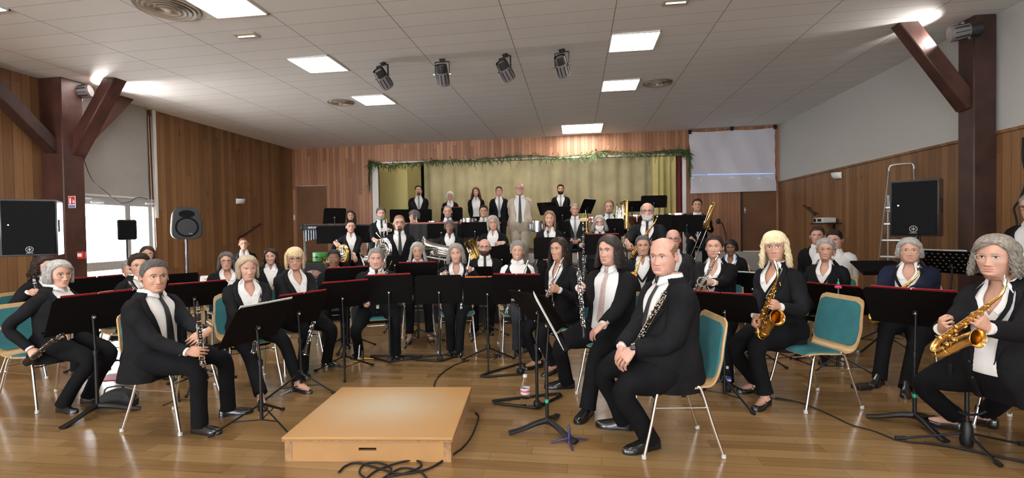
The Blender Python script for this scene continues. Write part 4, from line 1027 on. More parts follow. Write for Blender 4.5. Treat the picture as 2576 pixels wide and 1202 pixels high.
# ---- music stand
def stand(label, cx, cyp, Z, face, tilt=22., w_=.50, h_=.33, base='tripod', byaw=0., floor=0., folder=None, knob=True, sheet=False, group=None, holes=False, poledx=0., roll=0., pole=True, tape=False):
    """desk centre at pixel (cx, cyp) and depth Z. The desk's BACK looks along face (0 = at the camera, + = picture right)"""
    c = at(cx, cyp, Z); d0 = nrm(V(-c[0], -c[1], 0)); r0 = V(-d0[1], d0[0], 0); f = math.radians(face)
    bk = d0*math.cos(f)+r0*math.sin(f)                      # horizontal direction the back of the desk looks
    Rb = np.array([np.cross(V(0, 0, 1), bk)*-1, -bk, V(0, 0, 1)]).T  # x: desk right, y: towards player
    Rb[:, 0] = np.cross(Rb[:, 1], Rb[:, 2])
    e = empty('music_stand', V(c[0], c[1], floor), Rb); tag(e, label, 'music stand', group)
    hz = c[2]-floor; tl = math.radians(tilt)
    Rd = rotx(tl)@roty(math.radians(roll))                 # desk leans back at the top, away from the player: its face looks up to the player
    D = lambda x, y, z: Rd@V(x, y, z)+V(0, 0, hz)
    b = MB(); ch = .03
    pts = [(-w_/2, -h_/2), (w_/2, -h_/2), (w_/2, h_/2-ch), (w_/2-ch*.7, h_/2), (-w_/2+ch*.7, h_/2), (-w_/2, h_/2-ch)]
    if not holes: b.poly([D(x, 0, z) for x, z in pts], .004)
    else:
        xs = np.cumsum([0]+[.72, .28]*9+[.72]); zs = np.cumsum([0]+[.74, .26]*6+[.74]); xs = -w_/2+w_*xs/xs[-1]; zs = -h_/2+h_*zs/zs[-1]
        G = np.array([[D(x, 0, z) for z in zs] for x in xs]); b.grid(G, mf=lambda i, j: None if (i % 2 == 1 and j % 2 == 1) else 0)
    b.box(D(0, .022, -h_/2+.002), (w_, .05, .004), Rd); b.box(D(0, .046, -h_/2+.008), (w_, .003, .015), Rd)
    de = b.build('desk', M['desk'], e, sharp=.4)
    if knob: k = MB(); k.lathe([(.0005, 0), (.011, 0), (.013, .006), (.013, .014), (.009, .018), (.0005, .018)], 12, Rd@rotx(PI/2), D(0, -.012, -.03)); k.build('knob', M['chrome'], e); q = MB(); q.box(D(0, -.010, -.035), (.03, .018, .04), Rd, bev=.004); q.build('bracket', M['black_metal'], e)
    if pole:
        p = MB(); p.tube([D(0, -.014, -.05), V(0, -.008, hz*.5+.1)], .0085, 10); p.tube([V(0, -.008, hz*.55+.06), V(0, -.008, .05)], .0125, 12); p.build('pole', M['black_metal'], e)
        c2 = MB(); c2.lathe([(.0126, 0), (.018, .002), (.018, .04), (.0126, .044)], 12, None, V(0, -.008, hz*.55+.03)); c2.build('clutch', M['black_metal'], e)
    if tape: p = MB(); p.tube([V(0, -.008, .20), V(0, -.008, .225)], .0132, 12); p.build('tape', M['green_tape'], e)
    if base == 'tripod':
        for i in range(3):
            a = math.radians(byaw)+i*2*PI/3; d = V(math.cos(a), math.sin(a), 0); b = MB(); b.tube([V(0, -.008, .20)+d*.012, V(0, -.008, .16)+d*.02, V(0, -.008, .012)+d*.31], np.array([[.009, .004]]*3), 6); lg = b.build('leg', M['black_metal'], e)
            b = MB(); b.tube([V(0, -.008, .055)+d*.012, V(0, -.008, .075)+d*.19], .005, 6); b.build('strut', M['black_metal'], e); r = MB(); r.tube([V(0, -.008, .016)+d*.295, V(0, -.008, .009)+d*.33], .0125, 8); r.build('rubber_foot', M['rubber'], lg)
    elif base == 'three':
        for i in range(3):
            a = math.radians(byaw)+i*2*PI/3; d = V(math.cos(a), math.sin(a), 0); b = MB(); b.tube(spl([V(0, -.008, .075)+d*.0, V(0, -.008, .062)+d*.08, V(0, -.008, .030)+d*.18, V(0, -.008, .014)+d*.27], 12), np.stack([np.linspace(.017, .026, 12), np.linspace(.022, .011, 12)], 1), 10); b.build('leg', M['black_metal'], e)
    elif base == 'loop':
        b = MB(); a0 = math.radians(byaw); Rz = rotz(a0)
        P = [V(0, .0, .012), V(-.10, .05, .012), V(-.26, .18, .012), V(-.27, .22, .012), V(-.24, .25, .012), V(.24, .25, .012), V(.27, .22, .012), V(.26, .18, .012), V(.10, .05, .012), V(0, .0, .012)]
        b.tube([Rz@q+V(0, -.02, 0) for q in spl([P[0], P[2], P[3], P[4], P[5], P[6], P[7], P[9]], 50)], np.array([[.014, .010]]*50), 8); b.build('base', M['black_metal'], e)
        q = MB(); q.box(V(0, 0, .035), (.06, .07, .05), rotz(a0), bev=.012); q.build('base_block', M['black_metal'], e)
    if folder:   # a folder lying open on the desk, its edge standing over the top
        cl = {'red': 'red_folder', 'white': 'paper', 'orange': 'orange'}[folder] if folder in ('red', 'white', 'orange') else 'red_folder'
        fo = MB(); 
        for sx in (-1, 1): fo.poly([D(sx*.004, .006, -h_/2+.006), D(sx*.225, .008, -h_/2+.006), D(sx*.225, .010, h_/2+.012), D(sx*.004, .006, h_/2+.012)], .004)
        o = fo.build('music_folder', M[cl]); lb = {'red': 'red music folder open on the', 'white': 'white sheet music lying on the', 'orange': 'orange music folder open on the'}[folder]
        l2 = label if len(label.split()) < 12 else ' '.join(label.split()[:12])
        root_local(o, e); tag(o, lb+' '+l2.replace('black music stand', 'stand'), 'music folder')
        if sheet or folder == 'red':
            sh = MB()
            for sx in (-1, 1): sh.poly([D(sx*.008, .011, -h_/2+.01), D(sx*.21, .012, -h_/2+.01), D(sx*.21, .014, h_/2-.012), D(sx*.008, .011, h_/2-.012)], .002)
            sh.build('sheet', M['music_page'], o)
    return e
def root_local(o, e):
    o.matrix_world = e.matrix_world.copy()
# ================================================================ the room
XL, XR = -7.48, 4.88; YR = -5.0
WA, WB = V(-7.5, 11.93, 0), V(4.9, 12.352, 0); WU = nrm(WB-WA); WN = V(WU[1], -WU[0], 0)      # back wall line, normal to the room
def onB(x, y):
    d = ray(x, y); t = ((WA-CAM)@WN)/(d@WN); p = CAM+d*t; return (p-WA)@WU, p[2]
RB = np.array([WU, -WN, V(0, 0, 1)]).T     # wall frame: x along the wall, y into the stage
def bwp(u, v, z): return WA+WU*u-WN*v+V(0, 0, z)
def struct(name, mb, m, parent=None, **k):
    o = mb.build(name, m, parent, **k)
    if parent is None: tag(o, kind='structure')
    return o
M['wood_wall'] = plankmat('pine_boarding', 1, 2, .115, 3.9, [(0, (.10,.043,.015)), (.35, (.165,.077,.028)), (.6, (.215,.104,.040)), (1, (.29,.155,.064))], rough=.5, groove=.05, bump=.3)
M['wood_back'] = plankmat('pine_boarding_narrow', 0, 2, .088, 3.4, [(0, (.16,.062,.030)), (.35, (.27,.115,.055)), (.6, (.37,.17,.085)), (1, (.46,.23,.12))], rough=.5, groove=.08, bump=.4, knots=False)
M['floor'] = plankmat('oak_strip_floor', 1, 0, .105, .68, [(0, (.125,.066,.023)), (.3, (.200,.113,.042)), (.6, (.252,.149,.060)), (1, (.32,.205,.092))], rough=.24, groove=.025, gap_dark=.45, knots=False, bump=.06, coat=.35)
M['dark_beam'] = mat('stained_timber', (.058,.020,.013), .45, var=.35, scale=5, bump=.3, bscale=12)
M['beam_dk'] = mat('dark_stained_timber', (.040,.016,.011), .5, var=.35, scale=5, bump=.3, bscale=12)
M['door'] = mat('brown_door', (.16,.072,.028), .5, var=.15, scale=2)
M['white_wall'] = mat('white_wall', (.47,.46,.435), .85, bump=.1, bscale=200)
M['blind'] = mat('roller_blind', (.36,.345,.33), .8, var=.05, scale=3)
M['alu'] = mat('aluminium_frame', (.42,.43,.45), .4)
M['glass'] = mat('glass', (1, 1, 1), .0, trans=1., ior=1.02)
# floor
mb = MB(); mb.box((-1.3, 4.0, -.05), (13.2, 18.4, .1)); mb.box((-1.3, 14.5, -.05), (13, 4, .1)); fl = struct('floor', mb, M['floor'])
# ceiling: suspended tiles 1.2 x 0.3
q = NT('ceiling_tiles'); tc = q.n('TexCoord'); sx = q.n('SeparateXYZ'); q.l(tc.outputs['Object'], sx.inputs[0])
def seam(o, per, off, w_):
    f = q.math('FRACT', q.math('DIVIDE', q.math('SUBTRACT', o, off), per)); g = q.math('MINIMUM', f, q.math('SUBTRACT', 1., f)); return q.math('LESS_THAN', g, w_/per)
s1 = seam(sx.outputs[0], 1.2, -6.75, .0055); s2 = seam(sx.outputs[1], .3, 4.38, .0028); sm = q.math('MAXIMUM', s1, s2)
dots = q.n('TexVoronoi'); dots.inputs['Scale'].default_value = 55; dots.inputs['Randomness'].default_value = .1; q.l(tc.outputs['Object'], dots.inputs['Vector'])
dd = q.math('MULTIPLY', q.math('LESS_THAN', dots.outputs['Distance'], .22), .10)
cell = q.n('TexWhiteNoise', noise_dimensions='2D'); cx = q.n('CombineXYZ'); q.l(q.math('FLOOR', q.math('DIVIDE', q.math('ADD', sx.outputs[0], 6.75), 1.2)), cx.inputs[0]); q.l(q.math('FLOOR', q.math('DIVIDE', q.math('SUBTRACT', sx.outputs[1], 4.38), .3)), cx.inputs[1]); q.l(cx.outputs[0], cell.inputs['Vector'])
f = q.math('MAXIMUM', q.math('MULTIPLY', sm, .9), q.math('ADD', dd, q.math('MULTIPLY', cell.outputs['Value'], .05)))
q.l(q.ramp(f, [(0, (.76, .745, .725)), (1, (.25, .22, .195))]), q.b.inputs['Base Color']); q.b.inputs['Roughness'].default_value = .65; M['ceiling'] = q.m
bm = q.n('Bump'); bm.invert = True; bm.inputs['Strength'].default_value = .5; bm.inputs['Distance'].default_value = .004; q.l(sm, bm.inputs['Height']); q.l(bm.outputs[0], q.b.inputs['Normal'])
mb = MB(); cs = [(XL-.3, YR-.2), (XR+.3, YR-.2), (XR+.3, 12.6), (XL-.3, 12.6)]
mb.add([V(x, y, ceilz(x, y)) for x, y in cs]+[V(x, y, ceilz(x, y)+.15) for x, y in cs], [[0, 3, 2, 1], [4, 5, 6, 7], [0, 1, 5, 4], [1, 2, 6, 5], [2, 3, 7, 6], [3, 0, 4, 7]]); struct('ceiling', mb, M['ceiling'])
# left wall with the glazed door opening between y 5.75 and 7.63
Y0, Y1 = 6.0, 7.66; ZT = 1.97
mb = MB()
for y0, y1, z0, z1 in ((YR, Y0, 0, 3.8), (Y1, 12.2, 0, 3.8)): mb.box((XL-.1, (y0+y1)/2, (z0+z1)/2), (.2, y1-y0, z1-z0))
struct('wall_left', mb, M['wood_wall'])
mb = MB(); mb.box((XL-.13, (Y0+Y1)/2, 2.95), (.1, Y1-Y0, 1.9)); struct('wall_left_panel', mb, M['white_wall'])
mb = MB(); mb.box((XR+.1, 4.0, 1.9), (.2, 17.4, 3.9)); struct('wall_right', mb, M['white_wall'])
mb = MB(); mb.box((XR-.012, 3.9, 1.21), (.024, 17.2, 2.42)); struct('wall_right_boarding', mb, M['wood_wall'])
mb = MB(); mb.box((XR-.022, 3.9, 2.435), (.044, 17.2, .04), bev=.006); struct('trim_1', mb, M['wood_wall'])
mb = MB(); mb.box((-1.3, YR-.1, .35), (13, .2, .7)); mb.box((-1.3, YR-.1, 3.4), (13, .2, 1.2))
for x0, x1 in ((-7.8, -7.0), (-3.8, -2.9), (.3, 1.2), (4.4, 5.2)): mb.box(((x0+x1)/2, YR-.1, 1.75), (x1-x0, .2, 2.1))
struct('wall_rear', mb, M['white_wall'])
for i in range(3):  # unseen rear windows, added to carry the fill lamps
    W_ = MB(); x = -5.4+4.1*i
    for a, b, c_, d_ in ((x, .72, 3.2, .06), (x, 2.78, 3.2, .06), (x-1.58, 1.75, .06, 2.06), (x+1.58, 1.75, .06, 2.06), (x, 1.75, .06, 2.06)): W_.box((a, YR-.06, b), (c_, .07, d_))
    struct('window_%d' % (i+2), W_, M['alu'])
# back wall in its own frame
ZO = 3.17; UO0, UO1 = 2.33, 10.16; ZS = .78
mb = MB(); T_ = .16
for u0, u1, z0, z1 in ((-.3, .11, 0, 3.95), (.11, .96, 2.64, 3.95), (.96, UO0, 0, 3.95), (UO0, UO1, ZO, 3.95), (UO1, 11.53, ZS, 3.95), (11.53, 12.7, 2.6, 3.95), (12.34, 12.7, ZS, 2.6)):
    mb.box(((u0+u1)/2, T_/2, (z0+z1)/2), (u1-u0, T_, z1-z0))
struct('wall_back', mb, M['wood_back'], loc=WA, R=RB)
mb = MB(); mb.box(((UO1+12.7)/2, T_/2, ZS/2), (12.7-UO1, T_, ZS)); mb.box(((UO0+UO1)/2, T_/2+.0, ZS/2), (UO1-UO0, T_, ZS)); struct('wall_back_plinth', mb, M['white_wall'], loc=WA, R=RB)
# doors
for nm, u0, u1, z0, z1 in (('door_1', .11, .96, .0, 2.64), ('door_2', 11.53, 12.34, ZS, 2.6)):
    mb = MB(); mb.box(((u0+u1)/2, .05, (z0+z1)/2), (u1-u0-.01, .045, z1-z0-.01)); d = struct(nm, mb, M['door'], loc=WA, R=RB)
    fr = MB()
    if nm == 'door_2': fr.box((u0-.02, -.005, (z0+z1)/2), (.05, .03, z1-z0)); 
    if fr.n: fr.build('door_frame', M['beam_dk'], d)
    h = MB(); uu = u0+.07 if nm == 'door_2' else u0-.05; hz = 1.78 if nm == 'door_2' else 1.80
    if nm == 'door_2': h.tube([(uu, .03, hz), (uu, -.03, hz), (uu+.10, -.035, hz)], .009, 8); h.box((uu, .022, hz), (.035, .012, .14), bev=.004)
    h.build('door_handle', M['chrome'], d) if h.n else None
sw = MB(); u, z = onB(741, 547); sw.box((.05, -.008, z), (.05, .018, .13), bev=.004); o = sw.build('light_switch', M['white_paint'], loc=WA, R=RB); tag(o, 'narrow white light switch beside the brown door in the left corner', 'light switch')
# stage frame and interior
mb = MB(); mb.box((UO0-.02, -.01, 1.6), (.15, .05, 3.2)); mb.box((UO1+.0, -.01, 1.7), (.08, .05, 3.1)); mb.box(((UO0+UO1)/2, -.01, ZO+.015), (UO1-UO0, .05, .04)); struct('trim_2', mb, M['white_paint'], loc=WA, R=RB)
M['stage_floor'] = mat('dark_stage_floor', (.05,.035,.025), .6)
mb = MB(); mb.box((6.2, 2.2, ZS-.05), (10.5, 4.3, .1)); struct('floor_stage', mb, M['stage_floor'], loc=WA, R=RB)
def curtain(name, m, u0, u1, v, z0, z1, amp, per, seed, label, top_v=None, cat='curtain'):
    rng = np.random.default_rng(seed); n = max(int((u1-u0)/per*14), 24); us = np.linspace(u0, u1, n); ph = np.cumsum(rng.uniform(.6, 1.4, n))*2*PI/14
    zs = np.linspace(z0, z1, 8); G = np.zeros((8, n, 3))
    for i, zz in enumerate(zs):
        k = .55+.45*(z1-zz)/(z1-z0); G[i, :, 0] = us+np.sin(ph*.5)*.01; G[i, :, 1] = v+np.sin(ph)*amp*k+np.sin(ph*.37+1+zz*.3)*amp*.5; G[i, :, 2] = zz
    mb = MB(); mb.grid(G, flip=True); G2 = G[:, :, :].copy(); G2[..., 1] += .006; mb.grid(G2)
    o = mb.build(name, m, loc=WA, R=RB, sharp=0); tag(o, label, cat); return o
M['cur_beige'] = mat('beige_stage_curtain', (.50,.44,.26), .85, var=.13, scale=2.2, bump=.2, bscale=120)
M['cur_yellow'] = mat('yellow_stage_curtain', (.58,.51,.22), .85, var=.08, scale=3)
M['cur_flat'] = mat('yellow_flat_wing', (.60,.54,.24), .85)
M['cur_red'] = mat('dark_red_velvet', (.11,.004,.006), .8, sheen=.3)
M['cur_black'] = mat('black_drape', (.008,.008,.009), .9)
VB = 3.2
def at_v(px, py, v): # hit a plane v metres behind the back wall
    d = ray(px, py); O2 = WA-WN*v; t = ((O2-CAM)@WN)/(d@WN); p = CAM+d*t; return (p-WA)@WU
curtain('backdrop_curtain', M['cur_beige'], at_v(1066, 450, VB), at_v(1668, 450, VB), VB, ZS, 3.9, .05, .42, 1, 'beige fabric curtain hanging across the back of the stage')
curtain('side_curtain', M['cur_yellow'], at_v(1641, 450, 1.6), at_v(1712, 450, 1.6), 1.6, ZS, 3.9, .06, .17, 2, 'pleated yellow curtain hanging at the right end of the stage')
curtain('velvet_curtain', M['cur_red'], at_v(1701, 470, .55), at_v(1724, 470, .55), .55, ZS, 3.9, .03, .12, 3, 'dark red velvet curtain behind the right post of the stage opening')
curtain('velvet_curtain', M['cur_red'], at_v(936, 470, .35), at_v(955, 470, .35), .35, ZS, 3.9, .03, .12, 4, 'narrow dark red velvet curtain behind the left post of the stage opening')
curtain('black_drape', M['cur_black'], at_v(1040, 450, 3.6), at_v(1090, 450, 3.6), 3.6, ZS, 3.9, .03, .3, 5, 'black drape in the gap between the yellow wing and the beige backdrop')  # black sheet stands in for the dark of the open gap
curtain('wing_curtain', M['cur_flat'], at_v(925, 450, 1.5), at_v(1023, 450, 1.5), 1.5, ZS, 3.9, .012, .5, 6, 'smooth yellow wing curtain at the left side of the stage')
mb = MB(); a0 = at_v(1023, 450, 1.5); a1 = at_v(1058, 450, 2.9); mb.poly([(a0, 1.52, ZS), (a1, 2.9, ZS), (a1, 2.9, 3.9), (a0, 1.52, 3.9)], .03); o = mb.build('stage_wing', mat('ochre_wing', (.50,.45,.20), .8), loc=WA, R=RB); tag(o, 'ochre yellow wing panel receding beside the black drape', 'panel')
for nm, x0, x1, y0, y1 in (('wall_stage_rear', 1.0, 11.4, 4.2, 4.3), ('wall_stage_left', 1.0, 1.1, .2, 4.3), ('wall_stage_right', 11.3, 11.4, .2, 4.3)):
    mb = MB(); mb.box(((x0+x1)/2, (y0+y1)/2, 2.2), (x1-x0, y1-y0, 4.2)); struct(nm, mb, M['cur_flat'], loc=WA, R=RB)
mb = MB(); mb.box((6.2, 2.25, 4.25), (10.4, 4.3, .1)); struct('ceiling_stage', mb, M['white_wall'], loc=WA, R=RB)
# hidden fill lamps added behind the proscenium to brighten the curtains
M['tube'] = mat('lit_tube', (1, 1, 1), .5, emis=(1, .90, .70), estr=38)
for i, u in enumerate((3.6, 5.2, 6.8, 8.4)):
    mb = MB(); mb.box((u, .5, 3.62), (1.3, .16, .05), bev=.01); mb.tube([(u, .5, 3.64), (u, .5, 4.2)], .012, 6); o = mb.build('stage_batten_light', M['white_paint'], loc=WA, R=RB); tag(o, ['first white batten light behind the stage opening, above the yellow wing', 'second white batten light behind the stage opening', 'third white batten light behind the stage opening', 'last white batten light behind the stage opening, by the side curtain'][i], 'light', 'stage battens')
    mb = MB(); mb.tube([(u-.6, .5, 3.58), (u+.6, .5, 3.58)], .018, 8); mb.build('tube', M['tube'], o)
# ---- glazed door of the left wall
W = empty('window_1', (XL, 0, 0)); tag(W, kind='structure')
fr = MB(); zr = .84
def bar(y0, y1, z0, z1, d=.07): fr.box((-.03, (y0+y1)/2, (z0+z1)/2), (d, y1-y0, z1-z0), bev=.004)
bar(Y0, Y1, 1.89, ZT+.06); bar(7.10, 7.20, 0, 1.89); bar(7.54, 7.63, 0, 1.89); bar(Y0, Y0+.08, 0, 1.89); bar(6.2, 6.28, 0, 1.89); bar(Y0, Y1, .84, .98); bar(Y0, Y1, 0, .10)
fr.build('window_frame', M['alu'], W)
for y0, y1 in ((6.28, 7.10), (7.20, 7.54)):
    for z0, z1 in ((.10, .84), (.98, 1.89)):
        g = MB(); g.box((-.03, (y0+y1)/2, (z0+z1)/2), (.006, y1-y0, z1-z0)); g.build('pane', M['glass'], W)
g = MB(); g.box((-.13, (Y0+Y1)/2, 2.0), (.1, Y1-Y0, .06)); g.build('lintel_rail', M['alu'], W)
# roller blind above the door, bright slot beside it
mb = MB(); mb.box((XL+.02, 6.78, 2.84), (.012, 1.50, 1.62)); bl = mb.build('roller_blind', M['blind']); tag(bl, 'grey roller blind pulled down over the tall window behind the left timber post', 'blind')
mb = MB(); mb.box((XL+.02, 6.78, 2.035), (.03, 1.51, .03), bev=.006); mb.build('bottom_bar', M['white_paint'], bl)
mb = MB(); mb.tube([(XL+.03, 7.57, 3.5), (XL+.03, 7.60, 1.2), (XL+.035, 7.62, 1.1), (XL+.03, 7.66, 1.2), (XL+.03, 7.62, 3.5)], .004, 6); o = mb.build('blind_cord', M['white_paint']); tag(o, 'white pull cord loop hanging beside the grey roller blind', 'cord')
mb = MB(); mb.box((XL+.01, 7.70, 2.7), (.05, .05, 2.0), bev=.005); struct('trim_3', mb, M['white_paint'])  # white strip painted in place of the light slot beside the blind
for i, (px, py, l) in enumerate(((218, 498, .14), (245, 508, .2), (377, 512, .17))):
    p = onx(px, py, XL+.05); mb = MB(); mb.box(p, (.03, l, .025), bev=.004); o = mb.build('door_closer', M['white_paint']); tag(o, ['white closer bar at the top left of the glazed door', 'white door closer with an arm over the wide glazed door leaf', 'white closer bar over the narrow leaf of the glazed door'][i], 'door closer')
# cable hanging from the brace to the blind
mb = MB(); mb.tube(spl([onx(203, 378, -7.1), onx(230, 450, -7.2), onx(262, 480, -7.35), onx(300, 508, -7.42), onx(325, 508, -7.42), onx(345, 497, -7.42), onx(372, 500, -7.43)], 40), .006, 6); o = mb.build('hanging_cable', M['rubber']); tag(o, 'black cable sagging from the left timber brace to the window head', 'cable')
# outside: pale paved yard
mb = MB(); mb.box((-14, 8, -.1), (12.8, 24, .1)); struct('ground_outside', mb, mat('pale_paving', (.5, .5, .48), .8))
# ---- timber posts and braces
def beam(a, b, w_, h_, name, m, par=None, up=(0, 0, 1)):
    R = frame(a, b, up); L_ = np.linalg.norm(np.asarray(b)-a); mb = MB(); mb.box((0, L_/2, 0), (w_, L_, h_), bev=.012); v = np.vstack(mb.v)@R.T+np.asarray(a); mb.v = [v]; return mb.build(name, m, par)
p = empty('timber_post', (-7.30, 6.0, 0)); tag(p, 'tall dark red timber post with braces in front of the left wall', 'post')
def rel(o, par):
    o.parent = par; o.matrix_parent_inverse = par.matrix_world.inverted(); return o
rel(beam(V(-7.30, 6.0, 0), V(-7.30, 6.0, 3.63), .36, .30, 'post', M['dark_beam'], up=(0, 1, 0)), p)
bt = onc(305, 200); rel(beam(V(-7.22, 6.08, 2.55), V(bt[0]-.05, 6.15, 3.72), .17, .20, 'brace', M['dark_beam'], up=(0, 1, 0)), p)
rel(beam(V(-7.30, 6.1, 2.62), V(-7.28, 7.0, 3.70), .17, .18, 'brace', M['dark_beam'], up=(1, 0, 0)), p)
rel(beam(V(-7.30, 5.9, 2.62), V(-7.30, 4.75, 3.72), .17, .18, 'brace', M['beam_dk'], up=(1, 0, 0)), p)
p = empty('timber_post', (4.74, 6.36, 0)); tag(p, 'tall dark brown timber post with one brace against the white right wall', 'post')
rel(beam(V(4.74, 6.40, 0), V(4.735, 6.40, 3.81), .24, .24, 'post', M['beam_dk'], up=(0, 1, 0)), p)
bt = onc(2275, 57); rel(beam(V(4.66, 6.42, 2.78), V(bt[0], 6.42, 3.86), .18, .17, 'brace', M['dark_beam'], up=(0, 1, 0)), p)
for px, py, w_, h_, x in ((2449, 304, .10, .26, 4.60), (2492, 294, .14, .26, 4.80)):
    c = at(px, py, 5.75); mb = MB(); mb.box(c, (w_, .1, h_), bev=.01); rel(mb.build('bracket_box', M['beam_dk']), p)
# ---- ceiling lights
M['panel'] = mat('lit_panel', (1, 1, 1), .5, emis=(1, .965, .92), estr=LAMP_POWER)
M['frame_white'] = mat('lamp_frame', (.7, .68, .64), .5)
def panel(x, y, sx_, sy_, label):
    e = empty('ceiling_light', (x, y, ceilz(x, y))); tag(e, label, 'ceiling light', 'square ceiling panels')
    f_ = MB(); w2 = .02
    for cx_, cy_, a, b in ((0, sy_/2, sx_+w2, w2), (0, -sy_/2, sx_+w2, w2), (sx_/2, 0, w2, sy_+w2), (-sx_/2, 0, w2, sy_+w2)): f_.box((cx_, cy_, -.004), (a, b, .022), bev=.003)
    f_.build('frame', M['frame_white'], e); g = MB(); g.box((0, 0, -.004), (sx_-.02, sy_-.02, .01)); g.build('diffuser', M['panel'], e)
for x, y, a, b, l in ((-3.45, 4.38, .58, .58, 'lit ceiling panel beside the large round vent, cut by the top edge'), (-3.45, 6.18, .58, .58, 'lit ceiling panel on the left, second of its row behind the spotlights'),
    (-3.45, 8.0, .58, .58, 'lit ceiling panel beside the small left vent'), (.75, 6.27, .58, .58, 'lit ceiling panel on the right, nearest of its row'), (.75, 8.12, .58, .58, 'lit ceiling panel beside the right round vent'),
    (.17, 11.42, .94, .98, 'lit ceiling panel closest to the boarded stage wall'), (-5.85, 3.85, .6, .5, 'lit ceiling panel in the top left corner of the photo')):
    panel(x, y, a, b, l)
for x, y in ((-3.45, 2.58), (-3.45, .78), (-3.45, -1.5), (.75, 4.3), (.75, 2.4), (.75, .5), (.75, -1.5), (-5.85, 1.5), (3.1, 2.0), (3.1, -1)): panel(x, y, .58, .58, 'lit ceiling panel behind the photographer')
def vent(px, py, r, label):
    c = onc(px, py); e = empty('ceiling_vent', c); tag(e, label, 'vent')
    mb = MB(); mb.lathe([(.0005, -.045), (r*.10, -.045), (r*.12, -.03), (r*.22, -.02)], 32); mb.build('hub', M['vent_m'], e)
    for k in range(4): q = r*(.30+.17*k); mb = MB(); mb.lathe([(q, -.012), (q+r*.10, -.035+.004*k), (q+r*.115, -.035+.004*k), (q+r*.03, -.005)], 36); mb.build('ring', M['vent_m'], e)
    mb = MB(); mb.lathe([(.0005, .002), (r*.9, .002), (r, -.012), (r*1.06, -.012), (r*1.1, -.001)], 40); mb.build('plate', M['vent_d'], e)
M['vent_m'] = mat('vent_cream', (.42,.36,.28), .5); M['vent_d'] = mat('vent_plate', (.26,.21,.15), .6)
vent(422, 20, .27, 'large round cream vent beside the bright panel near the top edge'); vent(857, 257, .21, 'small round vent beside the third left ceiling panel'); vent(1654, 208, .22, 'round vent beside the right ceiling panel')
for px, py, l in ((620, 88, 'small emergency light with a bright tube between the left panels'), (1700, 3, 'small emergency light at the top edge right of centre')):
    c = onc(px, py); e = empty('emergency_light', c); tag(e, l, 'emergency light'); mb = MB(); mb.box((0, 0, -.005), (.27, .13, .02), bev=.006); mb.build('housing', M['vent_m'], e); mb = MB(); mb.tube([(-.10, 0, -.012), (.10, 0, -.012)], .014, 8); mb.build('tube', mat('emergency_tube', (1,1,1), .5, emis=(.85,1,.97), estr=1.0), e)
# ---- spotlights
M['spot_grey'] = mat('spot_grey_plastic', (.16,.15,.15), .5); M['spot_black'] = mat('spot_black_plastic', (.015,.015,.016), .45)
def spotlight(mount, d, s_, label, group=None, lit=None, updir=(0, 0, 1), gap=.16, energy=40):
    """mount point, pointing direction d"""
    d = nrm(d); up = V(*updir); cc = np.asarray(mount)-up*gap*s_; R = frame(np.zeros(3), d, up); e = empty('spotlight', cc, R); tag(e, label, 'spotlight', group)
    b = MB(); b.lathe([(r*s_, y*s_) for y, r in ((-.09, .0005), (-.088, .035), (-.07, .052), (-.02, .056), (-.015, .060), (.10, .066), (.115, .062), (.116, .0005))], 20, rotx(-PI/2)); b.build('housing', M['spot_grey'], e, sharp=.6)
    f_ = MB()
    for k in range(10): a = k*2*PI/10; f_.box(V(math.sin(a)*.061, .045, math.cos(a)*.061)*s_, V(.010, .10, .012)*s_, roty(a))
    f_.lathe([(.058*s_, -.095*s_), (.062*s_, -.06*s_), (.062*s_, -.02*s_), (.058*s_, -.018*s_)], 20, rotx(-PI/2)); f_.build('fin', M['spot_black'], e)
    y_ = MB(); P = [V(-.075, 0, 0), V(-.075, 0, .05)]; 
    inv = R.T; top = inv@(up*gap*s_); side = V(.075*s_, 0, 0)
    y_.tube([-side, -side+top*.8, side+top*.8, side], np.array([[.003, .010]]*4)*s_*1.2, 6); y_.tube([top*.78, top], .01*s_, 8); y_.build('yoke', M['spot_black'], e)
    k_ = MB(); k_.tube([side, side+V(.02*s_, 0, 0)], .012*s_, 8); k_.tube([-side-V(.02*s_, 0, 0), -side], .012*s_, 8); k_.build('knob', M['chrome'], e)
    m_ = MB(); m_.box(top, V(.06, .06, .02)*s_); m_.build('mount', M['spot_black'], e)
    return e, cc
for i, (px, py, dd, l) in enumerate(((962, 157, (.35, .9, -.9), 'first of the four black ceiling spotlights, by the left panel row'), (1112, 148, (.0, .6, -1), 'second black ceiling spotlight hanging straight down'), (1270, 136, (.5, .75, -.95), 'third black ceiling spotlight with a round yoke, tilted'), (1413, 124, (.3, .8, -1), 'fourth black ceiling spotlight, nearest the right ceiling panels'))):
    spotlight(onc(px, py), V(*dd), 1.3, l, 'four ceiling spotlights')
for mnt, d, l in ((at(178, 232, 7.0), V(.82, .35, .14), 'grey stage spotlight fixed to the left timber post'), (at(2462, 76, 5.5), V(-.80, .22, -.10), 'grey stage spotlight fixed to the right timber post')):
    e, cc = spotlight(mnt, d, 1.35, l, updir=(-.95*np.sign(d[0]), 0, 0), gap=.10)
    la = bpy.data.lights.new('spot_lamp', 'SPOT'); la.energy = SPOT_POWER if d[0] > 0 else SPOT_POWER*.18; la.spot_size = 2.3; la.spot_blend = .8; la.color = (1, .93, .88); la.shadow_soft_size = .04; ol = bpy.data.objects.new('spot_lamp', la); C.objects.link(ol)
    tgt = V(*d)+V(0, 0, .10 if d[0] > 0 else .30); R = frame(np.zeros(3), nrm(tgt)); Mx = Matrix.Identity(4); pos = cc+nrm(V(*d))*.19
    for i in range(3): Mx[i][0] = R[i][0]; Mx[i][1] = R[i][2]; Mx[i][2] = -R[i][1]; Mx[i][3] = pos[i]
    ol.matrix_world = Mx; ol['kind'] = 'helper'
